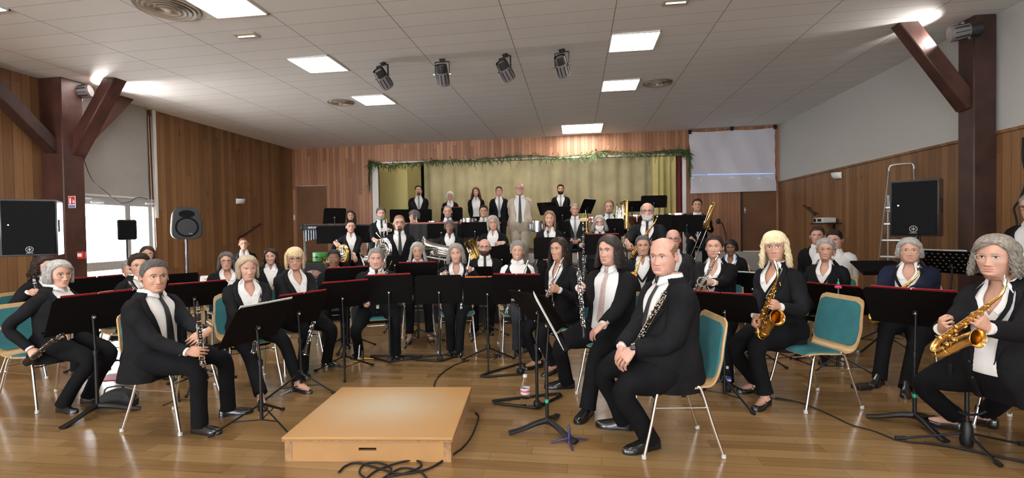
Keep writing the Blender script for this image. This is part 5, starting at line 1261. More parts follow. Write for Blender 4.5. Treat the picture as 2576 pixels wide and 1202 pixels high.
# ---- risers
M['black_cloth'] = mat('black_riser_skirt', (.012,.012,.012), .85); M['riser_top'] = mat('riser_carpet', (.05,.045,.045), .9)
for nm, x0, x1, y0, y1, z, l in (('riser', -3.9, 2.2, 7.0, 8.75, .30, 'low black skirted riser under the horn and brass row'), ('riser', -4.4, 3.3, 8.77, 11.9, .56, 'higher black skirted riser under the back row of players')):
    e = empty(nm, ((x0+x1)/2, (y0+y1)/2, 0)); tag(e, l, 'riser'); mb = MB(); mb.box((0, 0, z-.02), (x1-x0, y1-y0, .04)); mb.build('deck', M['riser_top'], e); mb = MB(); mb.box((0, 0, (z-.04)/2+.002), (x1-x0-.03, y1-y0-.03, z-.044)); mb.build('skirt', M['black_cloth'], e)
# ================================================================ chairs first: one model, then copies
CH0 = make_chair('x', None, (0, 0, 0), 0); kids_index(CH0); CH_USED = [False]
def chair_at(pos, rz, label, group=None):
    if not CH_USED[0]: c = CH0; CH_USED[0] = True
    else: c = copy_tree(CH0)
    M_ = Matrix.Rotation(rz, 4, 'Z'); M_.translation = Vector(pos); c.matrix_world = M_
    c['label'] = label; c['category'] = 'chair'; c['group'] = group or 'teal stacking chairs of the orchestra'; return c
def chair_for(P, label, back=-.005, turn=0.):
    f = P['Rw'][:, 1]; rz = math.atan2(-f[0], f[1])+math.radians(turn); r = P['root']+f*back
    return chair_at(V(r[0], r[1], P['root'][2]), rz, label)
def chair_dir(x, y, dx, dy, label): return chair_at(V(x, y, 0), math.atan2(-dx, dy), label)
def mix(a, b, f): return a+(b-a)*f
def mid_hands(P):
    pts = [w+fd*.06 for (_, _, w, fd, _, _) in P['arms'].values()]; return P['l2w'](sum(pts)/len(pts))
def through(a, b, L): d = nrm(np.asarray(b)-a); return a, a+d*L
cam_ref = lambda p: nrm(CAM-np.asarray(p))
# ---- front row, left
a, b = at(496, 757, 3.22), at(514, 962, 3.36); a, b = through(a, b, .58)
A1 = person('person in black suit and loose black tie, foremost at left, clarinet upright in hands', 388, 652, 3.42, 48, head=(32, -2, 0), hair='short', hcol='h_dkgrey', skin='tan', tie='tie_black', lod=0, open_=.34, gaze=-.55, smile=-.1,
    R=('at', 500, 884, 3.27, 'rest', (1, -.10, .15), (0, -.35, -1)), L=('at', 522, 878, 3.26, 'rest', (-.85, -.5, .25), (.1, -.3, -1)), feet=((503, 1088), (575, 1045)), bfat=.1, hopt=dict(L=.012, th=.008, comb=(.04, .004), lift=.002))
chair_dir(-2.97, 3.19, 1, -.04, 'teal chair under the foremost seated player at left'); clarinet(a, b, cam_ref(a), 'black clarinet held upright by the foremost seated player at left', L=np.linalg.norm(b-a))
A2 = person('person in black suit at far left edge, clarinet lying across the lap', 148, 652, 3.95, 50, head=(22, -3, 0), sex='f', hair='bob', hcol='h_ltgrey', glasses='gold', shirt='collar', lod=0, gaze=-.5, smile=.3, hopt=dict(L=.085, vol=.020, part=.5),
    R=('at', 88, 893, 3.72, 'grip', (.35, -.6, .5), (.3, -.6, -.6)), L=('at', 150, 872, 3.6, 'rest', (.8, -.5, .1), (0, -1, -.2)), feet=((158, 1035), (222, 1012)))
chair_dir(-4.45, 3.47, 1, -.12, 'teal chair at the left edge under the grey haired player')
a, b = through(at(160, 838, 3.5), at(92, 892, 3.66), .6); clarinet(a, b, V(0, 0, 1), 'clarinet held low across the lap at the far left edge')
A3 = person('person with dark curls behind the far left player, clarinet held low', 112, 640, 4.9, 45, head=(20, 0, 0), sex='f', hair='wild', hcol='h_dkbrown', shirt='collar', hopt=dict(L=.11), R=('grip', at(90, 735, 4.6), V(0, 0, 1)), L=('grip', at(98, 765, 4.6), V(0, 0, 1)))
chair_for(A3, 'teal chair half hidden behind the far left chair'); a, b = through(at(83, 692, 4.62), at(104, 790, 4.6), .6); clarinet(a, b, cam_ref(a), 'clarinet of the player with dark curls behind the far left player', lod=1)
A4 = person('person in black suit and white collar just behind the foremost left player, clarinet slanting down', 350, 639, 4.85, 38, head=(34, 0, 0), sex='f', hair='short', hcol='h_dkbrown', glasses='gold', lod=1, shirt='open', hopt=dict(th=.02, L=.035),
    R=('grip', at(340, 738, 4.55), V(-.4, 0, 1)), L=('grip', at(356, 765, 4.5), V(-.4, 0, 1)))
chair_for(A4, 'teal chair behind the foremost left player'); a, b = through(at(321, 704, 4.6), at(362, 760, 4.45), .6); clarinet(a, b, cam_ref(a), 'clarinet slanting down behind the foremost left player', lod=1)
A5 = person('person in black seen as a sliver left of the short dark haired clarinet player', 329, 652, 5.75, 35, head=(20, 0, 0), hair='short', hcol='h_grey', skin='pink', lod=1, s=.95); chair_for(A5, 'teal chair hidden behind two clarinet players at left')
A6 = person('person in black with glasses farthest back before the bright glazed door', 370, 617, 6.6, 15, head=(10, 0, 0), sex='f', hair='bob', hcol='h_brown', glasses='black', lod=1, smile=1., shirt='open'); chair_for(A6, 'teal chair farthest back before the glazed door')
A7 = person('person in black jacket and open white blouse, hands folded, left of the wooden podium', 622, 641, 4.35, 16, head=(2, -2, 0), sex='f', hair='bob', hcol='h_ash', shirt='vneck', lod=0, open_=.22, R=('at', 642, 850, 3.98, 'rest', (1, -.15, .2), (0, -.4, -1)), L=('at', 656, 842, 3.93, 'rest', (-.9, -.4, .2), (.1, -.4, -1)), feet=((657, 1022), (752, 985)), shoes='pumps', iris='iris_blue', gaze=-.4, bfat=.1, hopt=dict(L=.10, vol=.024))
chair_for(A7, 'teal chair showing its wide back between two front left players'); m_ = mid_hands(A7); a, b = through(at(656, 738, 4.05), m_+V(0, 0, -.02), .6); clarinet(a, b, cam_ref(a), 'clarinet standing upright in folded hands left of the podium', lod=1)
A8 = person('person in dark jacket with glasses at the boarded wall, farthest of the left group', 613, 597, 9.2, 0, sex='f', hair='tied', hcol='h_red', glasses='black', lod=2, smile=1., shirt='open'); chair_for(A8, 'teal chair by the boarded left wall')
A9 = person('person in black with open white shirt, smiling, right of the blonde player at left', 680, 624, 6.7, 0, head=(4, 0, 0), sex='f', hair='wavy', hcol='h_dkbrown', shirt='open', teeth=True, smile=1.1, lod=1, hopt=dict(L=.19, vol=.02)); chair_for(A9, 'teal chair of the smiling player in the left group')
A9b = person('person in black jacket and glasses before a small white keyboard at left', 569, 633, 6.0, 12, head=(12, 0, 0), sex='f', hair='wavy', hcol='h_dkgrey', glasses='black', shirt='vneck', smile=1., lod=1, hopt=dict(L=.12, vol=.022), bfat=.2); chair_for(A9b, 'teal chair of the player before the small white keyboard')
A10 = person('person in black cardigan with glasses holding a clarinet between the knees, left of centre', 741, 621, 4.9, 26, head=(24, -3, 0), sex='f', hair='bob', hcol='h_blonde', glasses='black', shirt='vneck', lod=0, R=('at', 780, 812, 4.55, 'rest', (.9, -.5, .1), (.0, -.4, -1)), L=('at', 795, 815, 4.50, 'fist', (-.6, -.8, .2), (.2, -.3, -1)), feet=((762, 945), (822, 920)), hopt=dict(L=.115, bangs=True, vol=.026), bfat=.25, ffat=.15)
chair_for(A10, 'teal chair under the blonde player in a cardigan'); a, b = through(at(809, 730, 4.55), at(784, 826, 4.45), .6); clarinet(a, b, cam_ref(a), 'clarinet slanting between the knees of the cardigan wearer', lod=0)
A11 = person('young person in black with glasses, lowest head of the row left of the flute players', 840, 627, 6.15, 0, head=(3, -4, 0), sex='f', hair='tied', hcol='h_black', glasses='gold', skin='dark', shirt='open', smile=1.2, lod=1, hopt=dict(wisps=1), s=.92); chair_for(A11, 'teal chair under the young player with glasses')
A12 = person('person in black suit holding a golden french horn on the left of the first riser', 882, 553, 8.9, 4, base=.3, sex='f', hair='tied', hcol='h_black', glasses='gold', shirt='open', smile=.8, lod=1, R=('at', 851, 619, 8.6, 'rest', (.5, -.6, .3), (.2, -.4, -1)), L=('at', 888, 665, 8.4, 'flat', (.3, -.9, .4), (0, -.5, -1))); chair_for(A12, 'teal chair under the golden horn player')
french_horn(at(862, 638, 8.45), -RGT*.35+V(0, -1, -.05), V(-.2, 0, 1), 'golden french horn held over the lap left of the silver one', 'brass', 1.05)
A13 = person('person in black almost hidden behind a small black stand by the left door', 882, 529, 10.2, 0, base=.56, sex='f', hair='wavy', hcol='h_brown', lod=2, hopt=dict(L=.17, vol=.02)); chair_for(A13, 'teal chair behind the small raised stand at left')
A14 = person('person in black suit and black tie holding a slim trumpet upright beside the stage post', 958, 522, 9.4, 8, base=.56, hair='short', hcol='h_dkgrey', beard=('full', 'h_ltgrey'), tie='tie_black', lod=1, hopt=dict(th=.016), R='knee', L=('grip', at(976, 579, 9.15), V(0, 0, 1))); chair_for(A14, 'teal chair under the trumpet player by the left stage post')
trumpet(at(972, 552, 9.15), at(976, 610, 9.1), RGT, 'trumpet held upright by the player beside the left stage post')
A15 = person('person in black suit and glasses holding a silver french horn on the first riser', 1004, 541, 7.7, 3, base=.3, hair='buzz', hcol='h_ltbrown', beard=('goatee', 'h_brown'), glasses='black', tie='tie_black', skin='pink', lod=1, bfat=.1, R=('at', 953, 612, 7.4, 'rest', (.6, -.5, .2), (.2, -.3, -1)), L='lap'); chair_for(A15, 'teal chair under the silver horn player')
french_horn(at(966, 626, 7.2), -RGT*.35+V(0, -1, -.05), V(-.2, 0, 1), 'silver french horn held over the lap of the glasses wearer', 'silver', 1.05)
A16 = person('person in black seen in profile looking left, silver cornet upright in one hand', 1041, 527, 9.5, -10, head=(60, 0, 0), base=.56, sex='f', hair='bob', hcol='h_dkgrey', glasses='gold', shirt='open', lod=1, hopt=dict(L=.08, bangs=True, vol=.024), L=('grip', at(1056, 586, 9.25), V(0, 0, 1)), R='lap'); chair_for(A16, 'teal chair under the cornet player seen in profile')
trumpet(at(1047, 548, 9.25), at(1054, 608, 9.2), RGT, 'silver cornet held upright by the player seen in profile', L=.46)
A17 = person('person in dark suit seated behind the stand left of centre, flute slanting before the face', 946, 625, 5.45, 2, head=(4, 2, 0), hair='short', hcol='h_grey', skin='pink', tie='tie_black', lod=0, age=1.6, ffat=.15, bfat=.15, jacket='suit', L=('grip', at(955, 694, 5.15), V(.3, 0, 1)), R=('grip', at(925, 765, 5.1), V(.3, 0, 1)), feet=((903, 895), (997, 900)), hopt=dict(th=.016, L=.03, comb=(.5, .01)))
chair_for(A17, 'teal chair under the older flute player left of centre'); a, b = through(at(974, 640, 5.14), at(926, 765, 5.34), .66); flute(a, b, cam_ref(a), 'silver flute slanting before the face of the player left of centre')
a, b = through(at(981, 666, 5.1), at(970, 690, 5.15), .3); clarinet(a, b, cam_ref(a), 'short black piccolo beside the slanting flute left of centre', L=.3, kind='piccolo', lod=1)
A18 = person('person in black with white collar, long grey hair over the shoulders, behind two stands', 1050, 609, 6.45, 0, head=(2, -2, 0), sex='f', hair='wavy', hcol='h_ltgrey', glasses='gold', shirt='open', lipm='lip_red', lod=1, hopt=dict(L=.24, vol=.028, spread=.22), R='knee', feet=((1031, 860), (1081, 856)), shoes='pumps'); chair_for(A18, 'teal chair under the player with long grey hair')
a, b = through(at(1087, 652, 6.1), at(1076, 690, 6.1), .6); clarinet(a, b, cam_ref(a), 'clarinet half hidden behind a stand near the long grey hair', lod=1)
A19 = person('person in black suit holding a shining silver euphonium on the first riser', 1131, 553, 8.0, -4, base=.3, hair='afro', hcol='h_dkgrey', skin='dark', sex='f', glasses='gold', shirt='open', lod=1, R=('at', 1095, 640, 7.7, 'rest', (.5, .2, .3), (.1, .2, -1)), L=('at', 1120, 632, 7.5, 'rest', (-.7, .4, .2), (0, -.2, -1)), hopt=dict(vol=.018)); chair_for(A19, 'teal chair under the silver euphonium player')
euphonium(at(1112, 636, 7.5), -RGT*.9+V(0, 0, .16), V(.2, -1, .2), 'silver euphonium lying across the lap on the first riser', s=1.0, metal='silver')
A20 = person('person in black jacket and open white blouse, silver flute upright at the shoulder, centre', 1146, 611, 5.65, 0, head=(4, 3, 2), sex='f', hair='wild', hcol='h_grey', shirt='vneck', lod=0, hopt=dict(L=.13, vol=.034, spread=.1), L=('grip', at(1177, 678, 5.4), V(.1, 0, 1)), R=('grip', at(1123, 690, 5.35), V(-.1, 0, 1)), feet=((1135, 888), (1155, 892)), shoes='oxford')
chair_for(A20, 'teal chair under the flute player at the centre'); a, b = through(at(1185, 629, 5.33), at(1163, 752, 5.33), .67); flute(a, b, cam_ref(a), 'silver flute held upright at the shoulder, centre of the front row')
a, b = through(at(1119, 664, 5.3), at(1125, 700, 5.3), .3); clarinet(a, b, cam_ref(a), 'short black piccolo in the hand of the flute player at the centre', L=.3, kind='piccolo', lod=1)
A21 = person('person in black suit, tie and glasses seated behind the centre flute player', 1219, 601, 6.7, 0, head=(3, 0, 0), hair='balding', hcol='h_brown', beard=('full', 'h_brown'), glasses='black', tie='tie_black', skin='pink', lod=1, ffat=.2, bfat=.3, smile=.7, hopt=dict(hi=.9), feet=((1195, 840), (1232, 838))); chair_for(A21, 'teal chair under the bearded player behind the centre')
euphonium(at(1196, 648, 7.1), RGT*-.35+V(0, 0, .9), V(-.8, -1, .5), 'brass euphonium showing its golden bell beside the seated glasses wearer', s=.85, metal='brass')
A22 = person('person in grey suit with goatee behind the percussion table, left one of two', 1126, 517, 9.7, 0, base=.56, hair='buzz', hcol='h_grey', beard=('goatee', 'h_grey'), glasses='gold', tie='tie_grey', lod=1, hopt=dict(), jacket='suit_grey'); chair_for(A22, 'teal chair behind the left percussion table')
A23 = person('person in grey suit and glasses behind the percussion table, right one of two', 1216, 516, 10.0, 2, base=.56, hair='short', hcol='h_dkbrown', glasses='gold', tie='tie_grey', lod=1, jacket='suit_grey', ffat=.15); chair_for(A23, 'teal chair behind the right percussion table')
A24 = person('person in black jacket and white shirt with folded arms on the first riser', 1238, 541, 7.8, -8, head=(-4, 0, 6), base=.3, sex='f', hair='long', hcol='h_ltgrey', glasses='gold', shirt='open', lod=1, hopt=dict(L=.14, vol=.026), R=('at', 1215, 612, 7.55, 'rest', (1, .0, .1), (0, -.4, -1)), L=('at', 1252, 612, 7.5, 'rest', (-1, -.1, .1), (0, -.6, -1)), ffat=.2, bfat=.3); chair_for(A24, 'teal chair under the player with folded arms')
A25 = person('person in white shirt and black waistcoat, laughing, flute resting on the shoulder', 1303, 607, 5.6, 8, head=(8, 2, -4), sex='f', hair='short', hcol='h_grey', glasses='gold', jacket='vest', shirt='collar', teeth=True, smile=1.4, lod=0, hopt=dict(th=.022, L=.035), trouser='trouser_grey', R='clasp', L='clasp', feet=((1300, 888), (1322, 878)), hsc=1.02)
chair_for(A25, 'teal chair showing right of the waistcoat wearer'); a, b = through(at(1329, 655, 5.4), at(1300, 722, 5.25), .66); flute(a, b, cam_ref(a), 'silver flute resting on the shoulder of the waistcoat wearer')
# ---- standing on the stage
A26 = person('person standing on stage in black suit and grey tie, leftmost, chin raised', 1052, 467, 12.9, 4, base=.78, sit=False, head=(0, 12, 0), hair='short', hcol='h_black', beard=('goatee', 'h_brown'), tie='tie_grey', lod=1, R='back', L='back', bfat=.3, ffat=.2)
A27 = person('shortest person standing on stage, white collar over black jacket, behind a stand', 1132, 480, 12.9, 0, base=.78, sit=False, sex='f', hair='curly', hcol='h_white', glasses='gold', shirt='open', lod=1, R='side', L='side', hopt=dict(L=.05, vol=.022))
A28 = person('person standing on stage in open black jacket over a long white blouse', 1197, 470, 12.9, 0, base=.78, sit=False, sex='f', hair='wild', hcol='h_red', shirt='open', open_=.55, lod=1, R='back', L='back', hopt=dict(L=.22, vol=.026))
A29 = person('person standing on stage in black suit with long grey tie, next to the beige suit', 1255, 469, 12.9, 0, base=.78, sit=False, hair='short', hcol='h_brown', tie='tie_grey', lod=1, R='side', L='side', skin='pink', open_=.1)
A30 = person('person standing in a beige suit, patterned dark tie and glasses above the orchestra', 1307, 460, 10.3, 0, base=.56, sit=False, hair='balding', hcol='h_dkgrey', glasses='black', jacket='beige_suit', trouser='beige_suit', tie='tie_dark', lod=1, R='back', L='back', bfat=.42, ffat=.3, skin='pink', open_=.30)
A31 = person('person standing on stage in black suit and grey tie, rightmost, dark beard', 1410, 464, 12.9, 0, base=.78, sit=False, hair='short', hcol='h_dkbrown', beard=('full', 'h_black'), tie='tie_grey', lod=1, R='back', L='back')
# ---- right half of the risers
A32 = person('person in charcoal suit with folded hands between two raised stands', 1446, 512, 9.4, 0, base=.56, hair='buzz', hcol='h_grey', tie='tie_grey', jacket='suit_grey', trouser='trouser_grey', lod=1, R='clasp', L='clasp', skin='tan'); chair_for(A32, 'teal chair under the player in the charcoal suit')
A33 = person('person in black with a clarinet upright before the white blouse, right of the beige suit', 1382, 529, 7.6, 0, base=.3, sex='f', hair='long', hcol='h_ltbrown', shirt='open', smile=.8, lod=1, hopt=dict(L=.2, vol=.018), R='clasp', L='clasp'); chair_for(A33, 'teal chair right of the beige suit')
a, b = through(at(1377, 565, 7.2), at(1380, 640, 7.2), .6); clarinet(a, b, cam_ref(a), 'clarinet with silver mouth end upright before a white blouse', metal='silver', lod=1)
A34 = person('person in dark suit with glasses and full white beard holding a bass clarinet', 1508, 539, 7.5, 0, base=.3, hair='wild', hcol='h_ltgrey', beard=('long', 'h_white'), glasses='black', tie='tie_black', lod=1, hopt=dict(L=.14, vol=.02, spread=.3), skin='pink', R=('grip', at(1466, 617, 7.1), V(0, 0, 1)), L='lap', jacket='suit_grey', bfat=.3); chair_for(A34, 'teal chair under the white bearded player')
A35 = person('person in black suit and pale tie beside shining brass tubes under the beige curtain', 1532, 503, 9.4, 0, base=.56, hair='short', hcol='h_ltbrown', beard=('goatee', 'h_ltbrown'), glasses='gold', tie='tie_grey', lod=1, skin='pink', R='lap', L=('at', 1558, 556, 9.1, 'rest', (-.4, .6, .3), (0, 0, -1))); chair_for(A35, 'teal chair under the tuba player')
A36 = person('person in black suit laughing, golden tenor saxophone hung on a strap', 1628, 510, 6.72, -4, sit=False, head=(-4, 0, 0), hair='balding', hcol='h_ltgrey', beard=('full', 'h_white'), glasses='black', tie='tie_black', teeth=True, smile=1.4, lod=1, skin='pink', bfat=.3, ffat=.1, hopt=dict(hi=1.4, th=.012), R=('at', 1580, 627, 6.3, 'grip', (.3, -.9, .2), (.6, 0, -.6)), L=('at', 1652, 612, 6.2, 'rest', (-.8, -.1, .2), (0, -.4, -1)))
saxophone(at(1641, 568, 6.15), at(1588, 642, 6.35), V(.3, -1, .25), 'golden tenor saxophone of the laughing player on the riser', lod=1)
A39 = person('person in black suit with strap, seated between the long haired oboist and the bald player', 1617, 592, 5.6, -6, head=(-8, 0, 0), hair='short', hcol='h_dkgrey', shirt='open', lod=1, skin='tan', hopt=dict(th=.008, L=.015), R='lap', L='lap'); chair_for(A39, 'teal chair peeking out behind the long haired oboist')
saxophone(at(1608, 660, 5.25), at(1578, 745, 5.2), V(-.3, -1, .2), 'golden saxophone half hidden behind the long haired oboist', lod=1)
A41 = person('person in charcoal suit and glasses half hidden behind the bald front player', 1693, 577, 6.05, -4, head=(-4, 0, 0), hair='balding', hcol='h_ltgrey', glasses='black', beard=('goatee', 'h_grey'), jacket='suit_grey', skin='pink', lod=1, smile=.8, ffat=.2, bfat=.3); chair_for(A41, 'teal chair half hidden behind the bald front player')
A42 = person('person in black suit and white tie with trombone at the riser end', 1754, 500, 9.7, 2, base=.56, head=(0, 6, 0), hair='short', hcol='h_dkbrown', glasses='gold', tie='tie_white', lod=1, L=('grip', at(1774, 561, 9.3), V(.35, 0, 1)), R='lap', skin='tan'); chair_for(A42, 'teal chair under the trombone player')
trombone(at(1797, 516, 9.2), at(1741, 652, 9.0), V(-.7, -.9, 0), 'golden trombone with its slide pointing down to the floor')
trumpet(at(1473, 530, 9.0), at(1476, 582, 9.0), RGT, 'golden trumpet upright above the white bearded player', 'gold', .42)
euphonium(at(1560, 540, 9.0), V(0, 0, 1)+RGT*.1, V(-.4, -1, 0), 'silver euphonium beside the player in the pale tie', s=.72, metal='silver')
trombone(at(1576, 506, 8.9), at(1574, 620, 8.9), V(-.5, -1, 0), 'golden trombone upright between the pale tie and the laughing player')
# bass clarinet
a, b = at(1467, 578, 7.05), at(1468, 675, 6.95); e = clarinet(*through(a, b, .86), cam_ref(a), 'long bass clarinet with a curved silver neck before the white bearded player', L=.86, kind='bass_clarinet', lod=1, cat='bass clarinet')
nb_ = MB(); nb_.tube(spl([V(0, .01, 0), V(0, -.05, 0), V(0, -.085, .03), V(0, -.08, .09)], 10), .008, 8); nb_.build('neck', M['silver'], e)
# ---- front row, right
A37 = person('person in black jacket turned left, silver flute against the shoulder, beside the oboist', 1405, 596, 4.8, -45, head=(-12, 0, 0), sex='f', hair='wavy', hcol='h_dkbrown', shirt='vneck', lod=0, skin='tan', smile=.4, hopt=dict(L=.25, vol=.020, part=-.3), earring='silver', L=('grip', at(1388, 724, 4.52), V(.35, 0, 1)), R=('grip', at(1378, 742, 4.62), V(.35, 0, 1)), feet=((1352, 925), (1392, 938)), shoes='pumps', gaze=.4)
chair_for(A37, 'teal chair under the flute player turned left'); a, b = through(at(1418, 648, 4.50), at(1372, 748, 4.55), .67); flute(a, b, cam_ref(a), 'silver flute slanting against the shoulder of the player turned left')
A38 = person('person in black suit and pale pink tie, oboe upright in one hand', 1532, 591, 4.0, -34, head=(-4, 0, 0), hair='wavy', hcol='h_salt', skin='pink', tie='tie_pink', lod=0, open_=.42, bfat=.25, age=1.5, smile=-.2, gaze=.3, hopt=dict(L=.15, vol=.024, spread=.18, wave=.008),
    R=('grip', at(1463, 727, 3.72), V(-.05, 0, 1)), L=('at', 1484, 851, 3.55, 'rest', (-.8, -.6, .1), (0, -1, -.3)), feet=((1425, 975), (1478, 1045)))
chair_for(A38, 'teal chair under the long haired oboist'); a, b = through(at(1454, 652, 3.66), at(1466, 808, 3.64), .6); clarinet(a, b, cam_ref(a), 'slim oboe held upright by the long haired player', kind='oboe', lod=0)
A40 = person('person in black suit and wristwatch nearest the camera, oboe resting on the arm', 1668, 598, 3.10, -60, head=(-34, -2, 0), hair='balding', hcol='h_ltbrown', skin='pink', tie='tie_black', lod=0, bfat=.55, ffat=.12, age=1.2, gaze=.5, smile=.25, iris='iris_blue', hopt=dict(th=.0015, hi=1.25),
    R=('at', 1558, 905, 2.98, 'rest', (-.15, -.9, .3), (.5, -.2, -.7)), L=('at', 1570, 900, 2.90, 'rest', (-.7, -.7, .1), (.2, -.5, -.8)), feet=((1570, 1078), (1635, 1128)), lean=.02)
chair_dir(.60, 3.19, -1, -.12, 'teal chair nearest the camera under the bald player'); a, b = through(at(1688, 708, 2.76), at(1600, 868, 2.96), .58); clarinet(a, b, cam_ref(a), 'oboe with silver keys resting against the arm of the bald player', kind='oboe', lod=0, reed=False)
S_, E_, Wt, fd, pn, _ = A40['arms'][-1]; mb = MB(); q = Wt-nrm(Wt-E_)*.012; dw = nrm(Wt-E_); mb.tube([q-dw*.012, q+dw*.012], .034, 16); mb.box(q-pn*.036, (.036, .036, .012), frame(np.zeros(3), dw, -pn), bev=.006)
mb.v = [np.vstack(mb.v)]; wo = mb.build('wristwatch', M['ebony'], loc=A40['root'], R=A40['Rw']); tag(wo, 'black wristwatch on the wrist of the bald front player', 'wristwatch')
A43 = person('person in black jacket and white blouse holding a silver saxophone near the boarded wall', 1797, 591, 4.85, -14, head=(-6, 2, 0), sex='f', hair='tied', hcol='h_dkbrown', shirt='vneck', lod=0, ffat=.35, bfat=.35, smile=.5, R=('at', 1766, 722, 4.5, 'rest', (-.2, .5, .5), (.4, .2, -.8)), L=('at', 1772, 708, 4.45, 'rest', (-.9, .1, .2), (0, -.1, -1)), feet=((1765, 985), (1830, 990)), gaze=.2)
chair_for(A43, 'teal chair under the silver saxophone player'); saxophone(at(1795, 662, 4.32), at(1748, 745, 4.50), V(-.3, -1, .1), 'silver saxophone slanting across a white blouse', metal='silver', lod=0)
A44 = person('person in black with a blue ribbon round the neck, behind the silver saxophone player', 1838, 600, 6.9, -10, head=(-5, -8, 0), sex='f', hair='curly', hcol='h_black', skin='dark', shirt='vneck', lod=1, hopt=dict(L=.05, vol=.018)); chair_for(A44, 'teal chair of the player with the blue ribbon')
mb = MB(); tx = A44['tx']
for sd in (1, -1): mb.tube(tx(np.array([torsoP(np.array(sd*a_), np.array(z_), A44['k'], .016) for a_, z_ in ((1.2, .56), (.55, .50), (.2, .40), (.0, .34))])), np.array([[.010, .003]]*4), 6)
o = mb.build('ribbon', M['blue_cord'], loc=A44['root'], R=A44['Rw']); tag(o, 'bright blue ribbon round the neck of the player behind the silver saxophone', 'ribbon')
A45 = person('person in black jacket with brooch, golden alto saxophone before a white blouse', 1947, 583, 3.95, -42, head=(-36, 0, 3), sex='f', hair='wavy', hcol='h_platinum', glasses='gold', shirt='vneck', lod=0, smile=.9, bfat=.2, pin=True, shoes='strap', iris='iris_blue', hopt=dict(L=.18, vol=.034, bangs=True, spread=.1, wave=.007),
    L=('grip', at(1938, 765, 3.60), V(.35, 0, 1)), R=('at', 1893, 815, 3.72, 'grip', (-.2, -.6, .5), (.6, .3, -.4)), feet=((1900, 985), (1925, 1022)))
chair_dir(1.84, 4.06, -1, -.30, 'teal chair in full view at right, turned to the left'); saxophone(at(1951, 712, 3.50), at(1901, 834, 3.76), V(.25, -1, .0), 'golden alto saxophone upright before the white blouse of the brooch wearer', lod=0, mouth='silver')
A46 = person('person in black jacket with neck strap and glasses behind the empty front chair back', 2077, 601, 5.2, -18, head=(-16, 2, 0), sex='f', hair='short', hcol='h_ltgrey', glasses='gold', shirt='vneck', lod=1, hopt=dict(th=.018, L=.03, comb=(.4, .01)), age=1.8, s=.92); chair_for(A46, 'teal chair under the player with the neck strap')
A47 = person('broad person in a white shirt without jacket, seated behind the strap wearer', 2098, 578, 6.3, -6, head=(10, -10, 0), hair='short', hcol='h_dkbrown', jacket=None, shirt='open', lod=1, skin='pink', bfat=.6, ffat=.3, hopt=dict(th=.01)); chair_for(A47, 'teal chair under the broad player in white')
A48 = person('person in dark clothes whose head shows beside the projector shelf', 2056, 570, 7.3, -4, head=(0, 0, 0), hair='short', hcol='h_brown', lod=1, skin='pink', s=1.05); chair_for(A48, 'teal chair behind the broad player in white')
A49 = person('person in navy blue blazer and ankle boots, golden saxophone across the lap', 2288, 594, 4.4, -6, head=(-8, 0, 0), sex='f', hair='curly', hcol='h_ltgrey', glasses='gold', jacket='navy', shirt='vneck', lod=0, bfat=.6, ffat=.5, age=1.4, smile=.1, shoes='boot', hopt=dict(L=.075, vol=.022), R=('at', 2197, 772, 4.1, 'rest', (-.4, -.7, .2), (.3, -.3, -.9)), L=('at', 2255, 745, 4.0, 'rest', (-.9, -.1, .2), (0, -.2, -1)), feet=((2212, 968), (2275, 995)), open_=.2)
chair_for(A49, 'teal chair under the navy blazer wearer'); saxophone(at(2294, 706, 3.83), at(2182, 796, 4.05), V(.35, -1, -.3), 'golden saxophone lying across the lap of the navy blazer wearer', lod=0)
A50 = person('person in black suit with pale glasses at the far right, large golden saxophone', 2503, 591, 2.72, -34, head=(-14, -2, 0), sex='f', hair='wavy', hcol='h_ashgrey', glasses='clear', shirt='vneck', lod=0, bfat=.4, ffat=.25, smile=.1, shoes='pumps', hopt=dict(L=.12, vol=.030, spread=.16, wave=.006, part=-.4),
    L=('grip', at(2452, 800, 2.44), V(.6, 0, .7)), R=('at', 2350, 832, 2.55, 'grip', (.1, .4, .5), (.7, .2, -.4)), feet=((2400, 1082), (2478, 1070)), open_=.22, lean=.22)
chair_dir(2.98, 3.56, -.85, -.5, 'teal chair cut by the right edge under the far right player'); saxophone(at(2500, 756, 2.36), at(2338, 873, 2.60), V(.15, -1, -.1), 'large golden saxophone slanting down at the far right', lod=0, mouth='silver')
A51 = person('person in black suit standing at the right edge, cut by the frame', 2596, 487, 4.45, -35, head=(-10, -5, 0), sit=False, hair='short', hcol='h_grey', glasses='black', lod=1, R='side', L='side', bfat=.2)

for P_ in (A36, A39, A43, A45, A46, A49, A50):   # neck straps of the saxophone players
    mb = MB(); tx = P_['tx']
    for sd in (1, -1):
        q_ = np.array([torsoP(np.array(sd*a_), np.array(z_), P_['k'], o_) for a_, z_, o_ in ((2.4, .575, .012), (1.5, .575, .016), (.75, .53, .026), (.42, .46, .026), (.20, .38, .026), (.0, .30, .024))])
        mb.tube(tx(spl(q_, 14)), np.array([[.011, .0025]]*14), 6)
    mb.build('neck_strap', M['suit'], P_['ob'])
